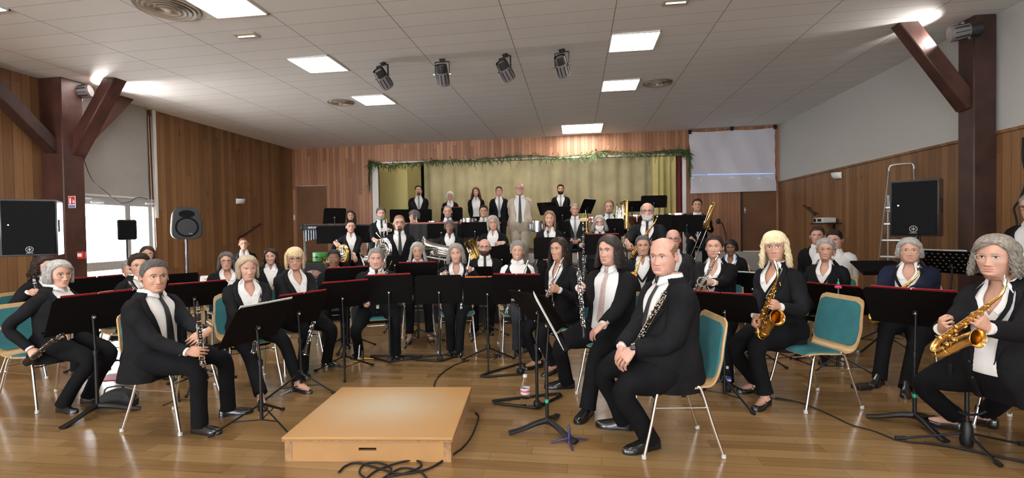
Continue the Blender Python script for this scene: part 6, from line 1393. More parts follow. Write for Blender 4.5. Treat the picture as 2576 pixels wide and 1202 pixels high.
# ================================================================ music stands
st = stand
st('black music stand before the far left player, wide desk turned to the camera', 236, 786, 3.72, 22, tilt=30, base='three', byaw=80, folder='red', w_=.54, h_=.34)
st('small black music stand behind the far left desk', 236, 732, 4.9, 20, tilt=30, folder='red')
st('black music stand behind the shoulder of the foremost left player', 432, 722, 5.3, 15, tilt=25)
st('black music stand right behind the foremost left player, desk slanting', 490, 742, 4.4, 15, tilt=45, folder='red')
st('black music stand before the folded hands left of the podium, desk seen from its end', 650, 812, 3.45, 42, tilt=34, byaw=20, folder='white', w_=.5, h_=.35)
st('black music stand before the cardigan wearer, desk turned to the right', 752, 778, 4.2, 34, tilt=30, byaw=50, folder='red')
st('black music stand left of the loop based stands before the centre', 862, 742, 4.75, 20, tilt=34, byaw=10, folder='red')
st('black music stand with loop foot before the slanting flute player', 978, 728, 5.1, 2, tilt=18, base='loop', byaw=-20, folder='red')
st('black music stand with loop foot before the upright flute player', 1104, 728, 5.1, -2, tilt=18, base='loop', byaw=10)
st('black music stand on a folding tripod before the bearded centre player', 1226, 732, 5.0, 0, tilt=25, byaw=30, folder='orange')
st('black music stand behind the loop based pair, desk low', 1050, 690, 6.0, 0, tilt=25, folder='red')
st('black music stand before the young player with glasses', 872, 704, 5.75, 8, tilt=25, folder='red')
st('narrow black music stand between the centre flute player and the waistcoat', 1216, 690, 6.3, 0, tilt=15, w_=.24, h_=.22)
st('black music stand with loop foot before the waistcoat wearer, desk half turned', 1306, 722, 4.6, -14, tilt=40, base='loop', byaw=60, folder='red')
st('black music stand with loop foot before the flute player turned left', 1350, 775, 3.72, -52, tilt=38, base='loop', byaw=70, w_=.50)
st('black music stand nearest the podium, its desk seen from the side with a white sheet', 1376, 806, 3.3, -86, tilt=28, base='three', byaw=40, folder='white', w_=.50, h_=.36, tape=True)
st('black music stand before the silver saxophone player', 1822, 774, 3.85, -12, tilt=45, byaw=-40, folder='red', w_=.5, h_=.36)
st('black music stand left behind the brooch wearer', 1893, 718, 4.9, -20, tilt=35, folder='white')
st('black music stand with a pink flower toy before the neck strap wearer', 2108, 752, 4.55, -24, tilt=40, byaw=15, folder='red', w_=.5, h_=.36)
st('large black music stand before the navy blazer wearer, white and red sheets', 2302, 775, 3.3, -10, tilt=42, base='three', byaw=75, folder='red', w_=.55, h_=.37, tape=True)
st('black music stand with a perforated desk behind the navy blazer wearer', 2392, 660, 5.4, -28, tilt=50, holes=True, w_=.56, h_=.42, folder='white')
st('black music stand with a flat desk left of the navy blazer wearer', 2212, 673, 5.5, -150, tilt=65)
st('small raised black music stand beside the brown door in the left corner', 842, 543, 9.4, 12, tilt=25, base='tripod', floor=.56, w_=.42)
st('wide black music stand before the golden horn player', 866, 590, 9.2, 0, tilt=12, floor=.3, w_=1.0, h_=.34)
st('black music stand on stage before the leftmost standing person', 1034, 543, 11.0, 0, tilt=20, floor=.56, w_=.95, h_=.32)
st('black music stand on stage before the short standing person', 1137, 539, 11.2, 0, tilt=20, floor=.56, folder='red')
st('black music stand before the rightmost standing person, desk level', 1415, 538, 10.4, 2, tilt=20, floor=.56, w_=.62, h_=.34)
st('black music stand behind, reaching left of the rightmost standing person', 1378, 525, 11.0, -30, tilt=30, floor=.56)
st('raised black music stand with white sheets turned sideways', 1478, 519, 10.4, 58, tilt=26, floor=.56, folder='white')
st('tall black music stand below the yellow side curtain', 1645, 507, 10.4, 8, tilt=22, floor=.56, w_=.55, h_=.28)
st('black music stand left of the tall one below the side curtain', 1590, 519, 11.0, 4, tilt=22, floor=.56, w_=.5, h_=.26)
st('black music stand before the trombone player', 1728, 562, 8.3, 2, tilt=14, floor=.3, w_=.52, h_=.30)
st('black music stand right of the white bearded player', 1547, 572, 8.0, 0, tilt=10, floor=.3, w_=.3, h_=.3)
st('black music stand below the white beard with a red edge', 1516, 615, 6.85, 0, tilt=12, w_=.52, h_=.3, folder='red')
st('black music stand below the upright clarinet right of the beige trousers', 1388, 624, 6.9, 0, tilt=10, w_=.52, h_=.32)
st('black music stand behind the bearded centre player', 1262, 648, 7.3, 0, tilt=10, w_=.42, h_=.36, floor=.3)
st('black music stand below the silver horn', 993, 662, 6.9, 0, tilt=12, w_=.24, h_=.24)
st('black music stand before the folded arms on the first riser', 1195, 578, 8.5, 0, tilt=14, w_=.5, h_=.28, floor=.3)
st('black music stand before the silver euphonium player', 1110, 581, 8.7, 0, tilt=14, w_=.5, h_=.28, floor=.3)
st('black music stand half hidden behind the laughing player', 1668, 568, 7.6, 0, tilt=10, w_=.26, h_=.36, floor=.3)
st('black music stand between the charcoal suit and the white beard', 1420, 580, 7.9, 0, tilt=12, w_=.2, h_=.32, floor=.3)
# ================================================================ podium
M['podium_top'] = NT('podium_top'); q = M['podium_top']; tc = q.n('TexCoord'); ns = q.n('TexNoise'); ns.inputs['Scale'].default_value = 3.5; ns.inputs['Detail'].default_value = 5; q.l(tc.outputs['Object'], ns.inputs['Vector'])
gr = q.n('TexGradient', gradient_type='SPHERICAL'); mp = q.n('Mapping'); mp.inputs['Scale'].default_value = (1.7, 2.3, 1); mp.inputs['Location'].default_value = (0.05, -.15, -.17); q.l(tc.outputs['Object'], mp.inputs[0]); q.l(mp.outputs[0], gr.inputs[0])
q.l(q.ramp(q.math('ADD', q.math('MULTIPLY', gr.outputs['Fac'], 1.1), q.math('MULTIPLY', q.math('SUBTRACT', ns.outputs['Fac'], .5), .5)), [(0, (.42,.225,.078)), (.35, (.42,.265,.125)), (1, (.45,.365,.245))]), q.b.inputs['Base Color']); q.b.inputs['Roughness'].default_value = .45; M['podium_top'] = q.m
M['ply'] = mat('birch_plywood_face', (.40,.215,.080), .45, var=.07, scale=5); M['ply_edge'] = mat('plywood_edge', (.30,.165,.07), .6, var=.3, scale=30); M['hole'] = mat('dark_hole', (.012,.008,.006), .9)
c4 = [onz(718, 1160)[:2], onz(1135, 1162)[:2]]; ax = nrm(V(*(c4[1]-c4[0]), 0)); wq = 1.02; PR = np.array([ax, np.cross(V(0,0,1), ax), V(0,0,1)]).T
pc = V(*((c4[0]+c4[1])/2), 0)+PR@V(0, .45, 0)
e = empty('podium', pc, PR); tag(e, 'low yellow wooden conductor podium with hand holes on the floor', 'podium')
D_, H_ = .90, .155
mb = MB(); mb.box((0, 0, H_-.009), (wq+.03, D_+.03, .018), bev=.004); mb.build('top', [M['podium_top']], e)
mb = MB(); mb.box((0, 0, H_-.022), (wq+.028, D_+.028, .009)); mb.build('top_edge', M['ply_edge'], e)
mb = MB(); x0, x1, z0, z1, hx, hz0, hz1 = -wq/2, wq/2, 0, H_-.026, .055, .068, .086
for a, b, c_, d_ in ((x0, -hx, z0, z1), (hx, x1, z0, z1), (-hx, hx, z0, hz0), (-hx, hx, hz1, z1)): mb.box(((a+b)/2, -D_/2+.009, (c_+d_)/2), (b-a, .018, d_-c_))
mb.build('front_panel', M['ply'], e)
mb = MB(); mb.box((0, D_/2-.009, z1/2), (wq, .018, z1)); mb.build('rear_panel', M['ply'], e)
for sx in (-1, 1):
    mb = MB(); X = sx*(wq/2-.009)
    for a, b, c_, d_ in ((-D_/2+.018, -hx, z0, z1), (hx, D_/2-.018, z0, z1), (-hx, hx, z0, hz0), (-hx, hx, hz1, z1)): mb.box((X, (a+b)/2, (c_+d_)/2), (.018, b-a, d_-c_))
    mb.build('side_panel', M['ply'], e)
    for sy_ in (-1, 1): mb = MB(); mb.box((sx*(wq/2-.02), sy_*(D_/2-.0), z1/2), (.045, .004, z1)); mb.build('corner_strip', M['ply_edge'], e)
mb = MB(); mb.box((0, 0, .06), (wq-.06, D_-.06, .10)); mb.build('inner_core', M['hole'], e)  # dark box in the hollow paints the shade behind the hand holes
# ================================================================ cables on the floor
def cable(pts, r, label, mt='rubber', z=.0, n=90, name='floor_cable'):
    P = spl([onz(x, y, r+z) for x, y in pts], n); P[:, 2] = r+.0015; mb = MB(); mb.tube(P, r, 6); o = mb.build(name, M[mt]); tag(o, label, 'cable'); return o
cable([(1180, 905), (1140, 920), (1105, 945), (1092, 970), (1100, 985), (1115, 996)], .006, 'black cable curving over the floor behind the podium')
cable([(1196, 1038), (1204, 1050), (1190, 1090), (1165, 1125), (1120, 1155), (1075, 1180), (1010, 1192), (960, 1180), (900, 1165), (870, 1172), (852, 1188)], .006, 'black cable running round the right side of the podium')
P = [(940, 1215), (905, 1190), (918, 1168), (955, 1165), (985, 1180), (960, 1205), (920, 1210), (945, 1185), (1000, 1165), (1045, 1158), (1060, 1172), (1020, 1190), (975, 1198), (1010, 1178), (1055, 1185), (1080, 1210)]
cable(P, .0055, 'tangled black cable coil at the front foot of the podium', n=200)
cable([(1950, 1000), (2010, 1012), (2080, 1040), (2140, 1068), (2200, 1085), (2260, 1108), (2330, 1116)], .0045, 'thin black cable across the floor before the empty chair back')
cable([(2325, 1113), (2400, 1125), (2480, 1142), (2590, 1165)], .008, 'dark cable on the floor at the lower right corner')
cable([(1840, 970), (1890, 985), (1930, 1000), (2000, 1010)], .004, 'thin cable beside the water bottle under the brooch wearer')
# ================================================================ bottles
M['pet'] = mat('clear_plastic', (.95,.97,1), .05, trans=1., ior=1.12); M['label_blue'] = mat('bottle_label_blue', (.05,.12,.5), .5); M['label_pink'] = mat('bottle_label_pink', (.66,.58,.64), .5); M['cap'] = mat('bottle_cap', (.75,.76,.8), .4)
def bottle(px, py, s_, lm, label):
    p = onz(px, py); e = empty('water_bottle', p); tag(e, label, 'bottle')
    b = MB(); pr = [(.0005, .002), (.028, .002), (.032, .010), (.032, .035), (.0305, .040), (.032, .046), (.0305, .055), (.032, .062), (.032, .075)]+[(.0325, .078), (.0325, .125)]+[(.032, .13), (.030, .15), (.020, .178), (.0135, .19), (.0135, .203)]
    b.lathe([(r*s_, z*s_) for r, z in pr], 22); b.build('bottle_body', M['pet'], e)
    b = MB(); b.lathe([(.033*s_, .085*s_), (.0332*s_, .086*s_), (.0332*s_, .124*s_), (.033*s_, .125*s_)], 22); b.build('bottle_label', M[lm], e)
    if lm == 'label_pink': b = MB(); b.lathe([(.0334*s_, .10*s_), (.0336*s_, .101*s_), (.0336*s_, .112*s_), (.0334*s_, .113*s_)], 22); b.build('label_band', mat('label_red', (.6, .12, .12), .5), e)
    else: b = MB(); b.lathe([(.0334*s_, .098*s_), (.0336*s_, .099*s_), (.0336*s_, .110*s_), (.0334*s_, .111*s_)], 22); b.build('label_band', M['paper'], e)
    b = MB(); b.lathe([(.0145*s_, .198*s_), (.015*s_, .199*s_), (.015*s_, .215*s_), (.0005, .216*s_)], 16); b.build('bottle_cap', M['cap'], e)
bottle(1322, 1020, 1.15, 'label_pink', 'clear water bottle with a pink label on the floor by the loop stand foot')
bottle(1829, 985, 1.0, 'label_blue', 'clear water bottle with a blue label beside the tripod of the silver saxophone player')
bottle(1778, 960, .95, 'label_blue', 'clear water bottle half hidden behind the bald player chair')
bottle(418, 955, .85, 'label_blue', 'small bottle with a blue label under the foremost left chair')
# bag, folders on the floor, pedal
M['bag'] = mat('black_bag_nylon', (.012,.012,.013), .7, bump=.4, bscale=30)
p = onz(297, 1022); e = empty('handbag', p, rz=.2); tag(e, 'small black shoulder bag on the floor beside the far left music stand', 'bag')
mb = MB(); t_ = np.linspace(0, PI, 12); bk_ = .78; prof = [(-.17+.0, 0), (-.175, .06)]+[(-.155*math.cos(q), .08+.10*math.sin(q)) for q in t_]+[(.175, .06), (.17, 0)]
for i in range(1): 
    A = np.array([[x, -.055, z] for x, z in prof]); B = np.array([[x*1.0, 0, z*1.04] for x, z in prof]); Cc = np.array([[x, .055, z] for x, z in prof]); mb.grid(np.stack([A, B, Cc])); mb.poly(A[::-1]); mb.poly(Cc)
mb.v = [np.vstack(mb.v)*bk_]; mb.build('bag_body', M['bag'], e, sharp=.9); mb = MB(); mb.tube(spl([(-.14, 0, .12), (-.1, -.01, .20), (.03, 0, .215), (.14, .02, .19), (.20, .01, .12), (.17, 0, .06)], 20), np.array([[.008, .003]]*20), 6); mb.v = [np.vstack(mb.v)*bk_]; mb.build('strap', M['bag'], e)
def flat(px, py, sx_, sy_, rz, mt, nm, label, cat, th=.006):
    p = onz(px, py); mb = MB(); mb.box((0, 0, th/2+.001), (sx_, sy_, th), bev=.002); o = mb.build(nm, M[mt], loc=p, R=rotz(rz)); tag(o, label, cat); return o
flat(300, 948, .32, .24, .3, 'red_folder', 'music_folder', 'red folder on the floor behind the far left music stand', 'music folder')
flat(1842, 912, .24, .16, -.4, 'red_folder', 'music_folder', 'red folder on the floor under the brooch wearer', 'music folder')
flat(1835, 700, .3, .22, 0, 'red_folder', 'music_folder', 'red folder lying behind the silver saxophone player', 'music folder')
e = flat(2168, 978, .13, .09, .3, 'ebony', 'foot_pedal', 'small black foot pedal on the floor beside the ankle boots', 'pedal', .035)
e = flat(2190, 968, .20, .035, .25, 'ebony', 'pedal_bar', 'flat black bar beside the small foot pedal', 'pedal', .02)
# instrument peg stands
M['navy_plastic'] = mat('dark_blue_metal', (.02,.018,.09), .35)
p = onz(1432, 1112); e = empty('peg_stand', p); tag(e, 'small dark blue peg stand on the floor beside the front music stand', 'instrument stand')
mb = MB(); mb.lathe([(.0005, .0), (.016, .0), (.013, .03), (.010, .06), (.007, .11), (.0005, .118)], 14); mb.build('peg', M['navy_plastic'], e)
for a in (.3, 1.9, 3.4, 4.9): d = V(math.cos(a), math.sin(a), 0); mb = MB(); mb.tube([V(0,0,.022)+d*.01, V(0,0,.018)+d*.06, V(0,0,.006)+d*.125], np.array([[.006,.011],[.006,.008],[.006,.004]]), 6); mb.build('foot', M['navy_plastic'], e)
for px, py, l in ((912, 905, 'yellow and black folded peg stand at the shoe of the slanting flute player'), (1255, 898, 'small black peg stand behind the loop based stands at the centre'), (448, 1010, 'small black clarinet peg on the floor right of the foremost left chair'), (735, 985, 'pale blue peg stand between the two tripods left of the podium'), (310, 1000, 'small black peg behind the shoulder bag')):
    p = onz(px, py); e = empty('peg_stand', p); tag(e, l, 'instrument stand'); mt = mat('peg_yellow', (.7,.45,.02), .5) if 'yellow' in l else (mat('peg_blue', (.25,.33,.5), .4) if 'pale' in l else M['ebony'])
    mb = MB(); mb.lathe([(.0005, 0), (.02, 0), (.014, .03), (.011, .10), (.0005, .11)], 12); mb.build('peg', M['ebony'], e)
    for a in (.2, 2.3, 4.4): d = V(math.cos(a), math.sin(a), 0); mb = MB(); mb.tube([V(0,0,.018)+d*.012, V(0,0,.008)+d*.12], np.array([[.009,.006],[.007,.004]]), 6); mb.build('foot', mt, e)
# saxophone stand, lower right
p = onz(2432, 1128); e = empty('saxophone_stand', p); tag(e, 'empty black saxophone stand with a padded yoke at the lower right', 'instrument stand')
mb = MB(); mb.tube([(0, 0, .03), (0, 0, .42)], .012, 10); mb.build('pole', M['black_metal'], e); mb = MB(); mb.lathe([(.03, .02), (.036, .05), (.030, .14), (.018, .17)], 14); mb.build('hub', M['black_metal'], e)
rr_ = RGT*V(1, 1, 0); rr_ = nrm(rr_); ff = V(-rr_[1], rr_[0], 0)
mb = MB(); mb.tube(spl([rr_*-.12+V(0,0,.53)-ff*.02, rr_*-.10+V(0,0,.47), rr_*-.05+V(0,0,.425), V(0,0,.415), rr_*.05+V(0,0,.425), rr_*.10+V(0,0,.46), rr_*.125+V(0,0,.50)-ff*.02], 22), .011, 8); mb.build('yoke', M['rubber'], e)
mb = MB(); mb.tube(spl([rr_*-.07+V(0,0,.24)-ff*.02, rr_*-.03+V(0,0,.225)-ff*.03, rr_*.04+V(0,0,.225)-ff*.03, rr_*.07+V(0,0,.25)-ff*.05], 10), .008, 8); mb.build('rest', M['rubber'], e)
for d, L_ in ((-ff*.95-rr_*.12, .24), (rr_*.95+ff*.05, .40), (-rr_*.85+ff*.35, .36)):
    d = nrm(d); mb = MB(); mb.tube([V(0,0,.10), V(0,0,.014)+d*L_*.9], np.array([[.009,.007]]*2), 6); lg = mb.build('leg', M['black_metal'], e); mb = MB(); mb.tube([V(0,0,.02)+d*L_*.85, V(0,0,.012)+d*L_], .014, 8); mb.build('rubber_foot', M['rubber'], lg)
# ================================================================ loudspeakers
M['grille'] = mat('speaker_grille', (.008,.008,.009), .9, spec=.08); M['cab'] = mat('speaker_cabinet', (.014,.014,.015), .22); M['logo'] = mat('logo_silver', (.5,.5,.5), .4, .4)
def text(s, size, m, par, M4, name='lettering', ext=.0008, align='CENTER'):
    cu = bpy.data.curves.new(name, 'FONT'); cu.body = s; cu.size = size; cu.extrude = ext; cu.align_x = align; cu.align_y = 'CENTER'
    t_ = bpy.data.objects.new(name, cu); C.objects.link(t_); dg = bpy.context.evaluated_depsgraph_get(); me = bpy.data.meshes.new_from_object(t_.evaluated_get(dg)); bpy.data.objects.remove(t_); me.materials.clear(); me.materials.append(m)
    o = bpy.data.objects.new(name, me); C.objects.link(o); o.parent = par; o.matrix_local = M4; return o
def rt(R, t):
    Mx = Matrix.Identity(4)
    for i in range(3):
        Mx[i][3] = float(t[i])
        for j in range(3): Mx[i][j] = float(R[i][j])
    return Mx
def faceR(p, deg):   # columns x: picture right seen from the front, y: away from viewer, z up
    d0 = nrm(V(-p[0], -p[1], 0)); r0 = V(-d0[1], d0[0], 0); f = math.radians(deg); d = d0*math.cos(f)+r0*math.sin(f); x = V(-d[1], d[0], 0); return np.array([x, -d, V(0, 0, 1)]).T
TXR = rotx(PI/2)
def pa_speaker(px, py, Z, deg, label, w_=.46, h_=.70, floor=0., taper=.10):
    c = at(px, py, Z); R = faceR(c, deg); e = empty('loudspeaker', V(c[0], c[1], c[2]), R); tag(e, label, 'loudspeaker')
    b = MB(); o_ = [(-w_/2, -.19), (w_/2, -.19), (w_/2, -.02+(.10-taper)*1.9), (w_/2-taper, .20), (-w_/2+taper, .20), (-w_/2, -.02+(.10-taper)*1.9)]
    G = np.array([[[x*k, y*k+(0 if True else 0), z] for x, y in o_] for z, k in ((-h_/2, .985), (-h_/2+.01, 1), (h_/2-.01, 1), (h_/2, .985))]); b.grid(G, cv=True); b.poly(G[0][::-1]); b.poly(G[-1]); b.build('cabinet', M['cab'], e, sharp=.3)
    b = MB(); b.box((0, -.195, .0), (w_-.03, .016, h_-.04), bev=.006); b.build('grille', M['grille'], e)
    for sx in (-1, 1): b = MB(); b.box((sx*(w_/2+.001), -.10, .02), (.008, .05, .14), bev=.003); b.build('handle', M['rubber'], e)
    b = MB(); t_ = np.linspace(0, 2*PI, 25); b.tube(np.column_stack([.030*np.cos(t_), np.full(25, -.206), -h_/2+.075+.030*np.sin(t_)]), .0025, 6, caps=False)
    for k in range(3): a = PI/2+k*2*PI/3; 
    for k in range(3):
        a = k*PI/3+PI/2; b.tube([(.022*math.cos(a), -.206, -h_/2+.075+.022*math.sin(a)), (-.022*math.cos(a), -.206, -h_/2+.075-.022*math.sin(a))], .0022, 5)
    b.build('emblem', M['logo'], e); text('YAMAHA', .014, M['logo'], e, rt(TXR, (0, -.206, -h_/2+.034)))
    b = MB(); b.ell((-w_/2+.07, -.205, .03), (.006, .003, .006), n=8, k=6); b.build('status_light', mat('white_led', (1,1,1), .5, emis=(1,1,1), estr=6), e)
    return e, c, R
def tripod_stand(c, label, zt, thin=False, mt='black_metal', fl=0.):
    e = empty('speaker_stand', (c[0], c[1], fl)); tag(e, label, 'speaker stand'); zt -= fl; mb = MB(); mb.tube([(0,0,.12), (0,0,zt*.55)], .022 if not thin else .012, 10); mb.tube([(0,0,zt*.5), (0,0,zt)], .016 if not thin else .009, 10); mb.build('pole', M[mt], e)
    for k in range(3):
        a = .5+k*2*PI/3; d = V(math.cos(a), math.sin(a), 0); mb = MB(); mb.tube([V(0,0,.55)+d*.02, V(0,0,.015)+d*.48], .011, 8); mb.build('leg', M[mt], e); mb = MB(); mb.tube([V(0,0,.20)+d*.02, V(0,0,.28)+d*.24], .007, 6); mb.build('brace', M[mt], e)
    return e
for px, py, Z, dg, l, l2 in ((84, 573, 5.45, -10, 'large black loudspeaker with a round emblem before the left timber post', 'black tripod stand under the left loudspeaker'), (2312, 524, 4.85, -12, 'large black loudspeaker with a round emblem before the aluminium ladder', 'black tripod stand under the right loudspeaker')):
    e, c, R = pa_speaker(px, py, Z, dg, l, w_=.46 if px < 1000 else .38, h_=.63 if px < 1000 else .56, taper=.012 if px < 1000 else .10); tripod_stand(c, l2, c[2]-(.32 if px < 1000 else .285))
c = at(318, 578, 6.9); R = faceR(c, 6); e = empty('loudspeaker', c, R); tag(e, 'small dark loudspeaker on a thin pole before the glazed door', 'loudspeaker'); mb = MB(); mb.box((0, 0, 0), (.22, .22, .29), bev=.02); mb.build('cabinet', M['cab'], e); mb = MB(); mb.box((0, -.113, 0), (.19, .006, .26), bev=.003); mb.build('grille', M['grille'], e); tripod_stand(c, 'thin black pole stand under the small loudspeaker by the glazed door', c[2]-.145, thin=True)
# moulded speaker
c = at(468, 562, 7.1); R = faceR(c, 4); e = empty('loudspeaker', c, R); tag(e, 'moulded black loudspeaker with rounded corners and a round woofer by the boarded wall', 'loudspeaker')
mb = MB(); n_ = 36; t_ = np.linspace(0, 2*PI, n_+1)[:-1]; G = []
for y, k in ((-.17, .90), (-.165, .97), (-.12, 1.), (.02, .98), (.14, .72), (.15, .6)):
    row = []
    for q_ in t_: x = .19*np.sign(math.cos(q_))*abs(math.cos(q_))**.5; z = .235*np.sign(math.sin(q_))*abs(math.sin(q_))**.5; x *= (1-.10*(z/.235)); row.append((x*k, y, z*(k*.3+.7)))
    G.append(row)
G = np.array(G); mb.grid(G, cv=True); mb.poly(G[0]); mb.poly(G[-1][::-1]); mb.build('cabinet', mat('moulded_plastic', (.014,.015,.018), .35), e, sharp=.5)
mb = MB(); mb.lathe([(.0005, .03), (.05, .035), (.125, .0), (.135, -.006), (.145, 0), (.146, .01)], 30, rotx(PI/2)@np.diag([1,1,-1.]), (0, -.172, -.055)); mb.build('woofer', M['grille'], e)
mb = MB(); G = np.array([[(.10*math.cos(q_)*k, -.168-(.0 if k == 1 else -.035), .135+.055*math.sin(q_)*k) for q_ in np.linspace(0, 2*PI, 21)[:-1]] for k in (1, .55)]); G[..., 1] = -.1735; mb.grid(G, cv=True, flip=True); mb.poly(G[1][::-1]); mb.build('horn', M['grille'], e)
text('Stagg', .022, M['logo'], e, rt(TXR, (.04, -.185, -.15)))
tripod_stand(c, 'chrome and black tripod stand under the moulded loudspeaker', c[2]-.235, mt='chrome_dark') if 'chrome_dark' in M else None
M['chrome_dark'] = mat('dark_chrome', (.12,.14,.17), .25, .9); tripod_stand(c, 'dark metal tripod stand under the moulded loudspeaker', c[2]-.235, mt='chrome_dark')
# ================================================================ wall fittings
M['opal'] = mat('opal_glass', (.72,.72,.68), .25)
def wall_lamp(p, nx, label):
    e = empty('wall_lamp', p); tag(e, label, 'wall lamp'); mb = MB(); t_ = np.linspace(-PI/2, PI/2, 12); G = np.array([[(nx*(.11*math.cos(a)*math.cos(b_)), .125*math.sin(a), -.12*math.sin(b_)) for a in t_] for b_ in np.linspace(.02, PI/2-.02, 9)]); mb.grid(G); G2 = G.copy(); G2[..., 0] = G2[..., 0]*.95; mb.grid(G2, flip=True); mb.build('bowl', M['opal'], e)
    mb = MB(); mb.box((nx*.008, 0, -.03), (.016, .14, .10), bev=.005); mb.build('back_plate', M['rubber'], e)
wall_lamp(onx(603, 500, XL+.01), 1, 'half bowl opal wall lamp on the boarded left wall'); wall_lamp(onx(2108, 434, XR-.04), -1, 'half bowl opal wall lamp on the boarded right wall')
a, b = onx(600, 601, XL+.10), onx(656, 563, XL+.10); mb = MB(); mb.tube([a, b], .022, 10); o = mb.build('handrail', M['beam_dk']); tag(o, 'short sloping dark wooden handrail on the boarded left wall', 'handrail'); 
for f in (.2, .8): mb = MB(); q_ = mix(a, b, f); mb.tube([q_, q_+V(-.10, 0, -.01)], .009, 6); mb.build('rail_bracket', M['rubber'], o)
a, b = onx(2022, 517, XR-.12), onx(2050, 540, XR-.12); mb = MB(); mb.tube([a, b], .022, 10); o = mb.build('handrail', M['beam_dk']); tag(o, 'short sloping dark wooden handrail beside the projector shelf', 'handrail')
for f in (.2, .8): mb = MB(); q_ = mix(a, b, f); mb.tube([q_, q_+V(.10, 0, -.01)], .009, 6); mb.build('rail_bracket', M['rubber'], o)
p = onx(2060, 560, XR-.30); mb = MB(); mb.box(p+V(.14, 0, -.02), (.36, .52, .02)); mb.box(p+V(.28, 0, -.10), (.04, .06, .16)); o = mb.build('wall_shelf', M['rubber']); tag(o, 'black wall bracket shelf holding the projector', 'shelf')
e = empty('projector', p+V(.10, 0, .045)); tag(e, 'white video projector on the shelf of the right wall', 'projector'); mb = MB(); mb.box((0, 0, 0), (.24, .36, .10), bev=.012); mb.build('housing', mat('projector_white', (.55,.55,.52), .5), e)
mb = MB(); mb.tube([(-.12, .10, 0), (-.135, .10, 0)], .035, 14); mb.build('lens_ring', M['rubber'], e); mb = MB(); mb.box((-.1205, -.06, 0), (.004, .14, .05), bev=.001); mb.build('vent', M['rubber'], e)
# ladder
c = at(2258, 600, 6.75); M['alu_l'] = mat('ladder_aluminium', (.55,.56,.56), .35, .85)
e = empty('step_ladder', V(c[0], c[1], 0), faceR(c, -8)); tag(e, 'aluminium step ladder standing against the boarded right wall', 'ladder')
zt = at(2250, 414, 7.0)[2]; hw0, hw1 = .27, .135
def LP(sx_, f): return V(sx_*(hw0+(hw1-hw0)*f), -.10+.42*f, .02+(zt-.02)*f)
for sx_ in (-1, 1): mb = MB(); mb.tube([LP(sx_, 0), LP(sx_, .96)], np.array([[.012,.030]]*2), 8); mb.build('side_rail', M['alu_l'], e)
mb = MB(); mb.tube(spl([LP(-1, .95), LP(-1, .985), LP(-1, 1.)+V(.04, 0, .0), LP(1, 1.)-V(.04, 0, 0), LP(1, .985), LP(1, .95)], 20), .014, 8); mb.build('top_hoop', M['alu_l'], e)
for k in range(7): f = .09+k*.105; w2 = hw0+(hw1-hw0)*f; q_ = LP(0, f); mb = MB(); mb.box(V(0, q_[1], q_[2]), (2*w2-.02, .08, .028), bev=.004); mb.build('step', M['alu_l'], e)
q_ = LP(0, .72); mb = MB(); mb.box(q_+V(0, .05, .06), (2*hw1+.05, .27, .02), rotx(1.2), bev=.004); mb.build('platform', M['alu_l'], e)
for sx_ in (-1, 1): mb = MB(); mb.tube([LP(sx_*.9, .80), V(sx_*.18, .46, .01)], .011, 8); mb.build('rear_rail', M['alu_l'], e)
# sign and call point on the left post
M['sign_red'] = mat('sign_red', (.55,.03,.03), .4); M['sign_white'] = mat('sign_white', (.85,.85,.85), .4); M['sign_blue'] = mat('sign_blue', (.15,.18,.42), .4)
c = onx(180, 508, -7.105); ps = V(-7.105, c[1]-.0, c[2]); yy = 5.83
Rs = np.array([V(1,0,0)*1., V(0,1,0), V(0,0,1)]).T   # faces -Y (towards the camera side of the post)
c = ony(181, 508, 5.842); e = empty('safety_sign', c, Rs); tag(e, 'red and white fire extinguisher sign on the left timber post', 'sign')
mb = MB(); mb.box((0, 0, 0), (.115, .006, .165), bev=.001); mb.build('plate', M['sign_white'], e); mb = MB(); mb.box((0, -.0035, .022), (.103, .002, .108)); mb.build('red_field', M['sign_red'], e)
mb = MB(); mb.box((-.022, -.0055, .012), (.026, .002, .068), bev=.0008); mb.box((-.022, -.0055, .052), (.010, .002, .018)); mb.box((-.014, -.0055, .060), (.022, .002, .006)); mb.build('pictogram', M['sign_white'], e)
mb = MB()
for pp in ([(.014, -.02), (.024, .01), (.018, .04)], [(.026, -.022), (.034, .006), (.029, .03)], [(.038, -.018), (.044, .002), (.040, .018)]): mb.tube([(x, -.0055, z) for x, z in pp], np.array([[.002,.001],[.005,.001],[.001,.001]]), 6)
mb.build('flame', M['sign_white'], e); mb = MB(); mb.box((0, -.0035, -.060), (.103, .002, .034)); mb.build('blue_field', M['sign_blue'], e)
c = ony(205, 642, 5.842); e = empty('call_point', c, Rs); tag(e, 'small red fire alarm call point on the left timber post', 'fire alarm'); mb = MB(); mb.box((0, 0, 0), (.10, .05, .10), bev=.008); mb.build('housing', M['sign_red'], e); mb = MB(); mb.box((0, -.026, .005), (.065, .004, .045), bev=.001); mb.build('plate', M['sign_white'], e)
mb = MB(); mb.tube([(-.018, -.0285, .005), (.018, -.0285, .005)], np.array([[.004, .0008]]*2), 6); mb.build('mark', M['rubber'], e)
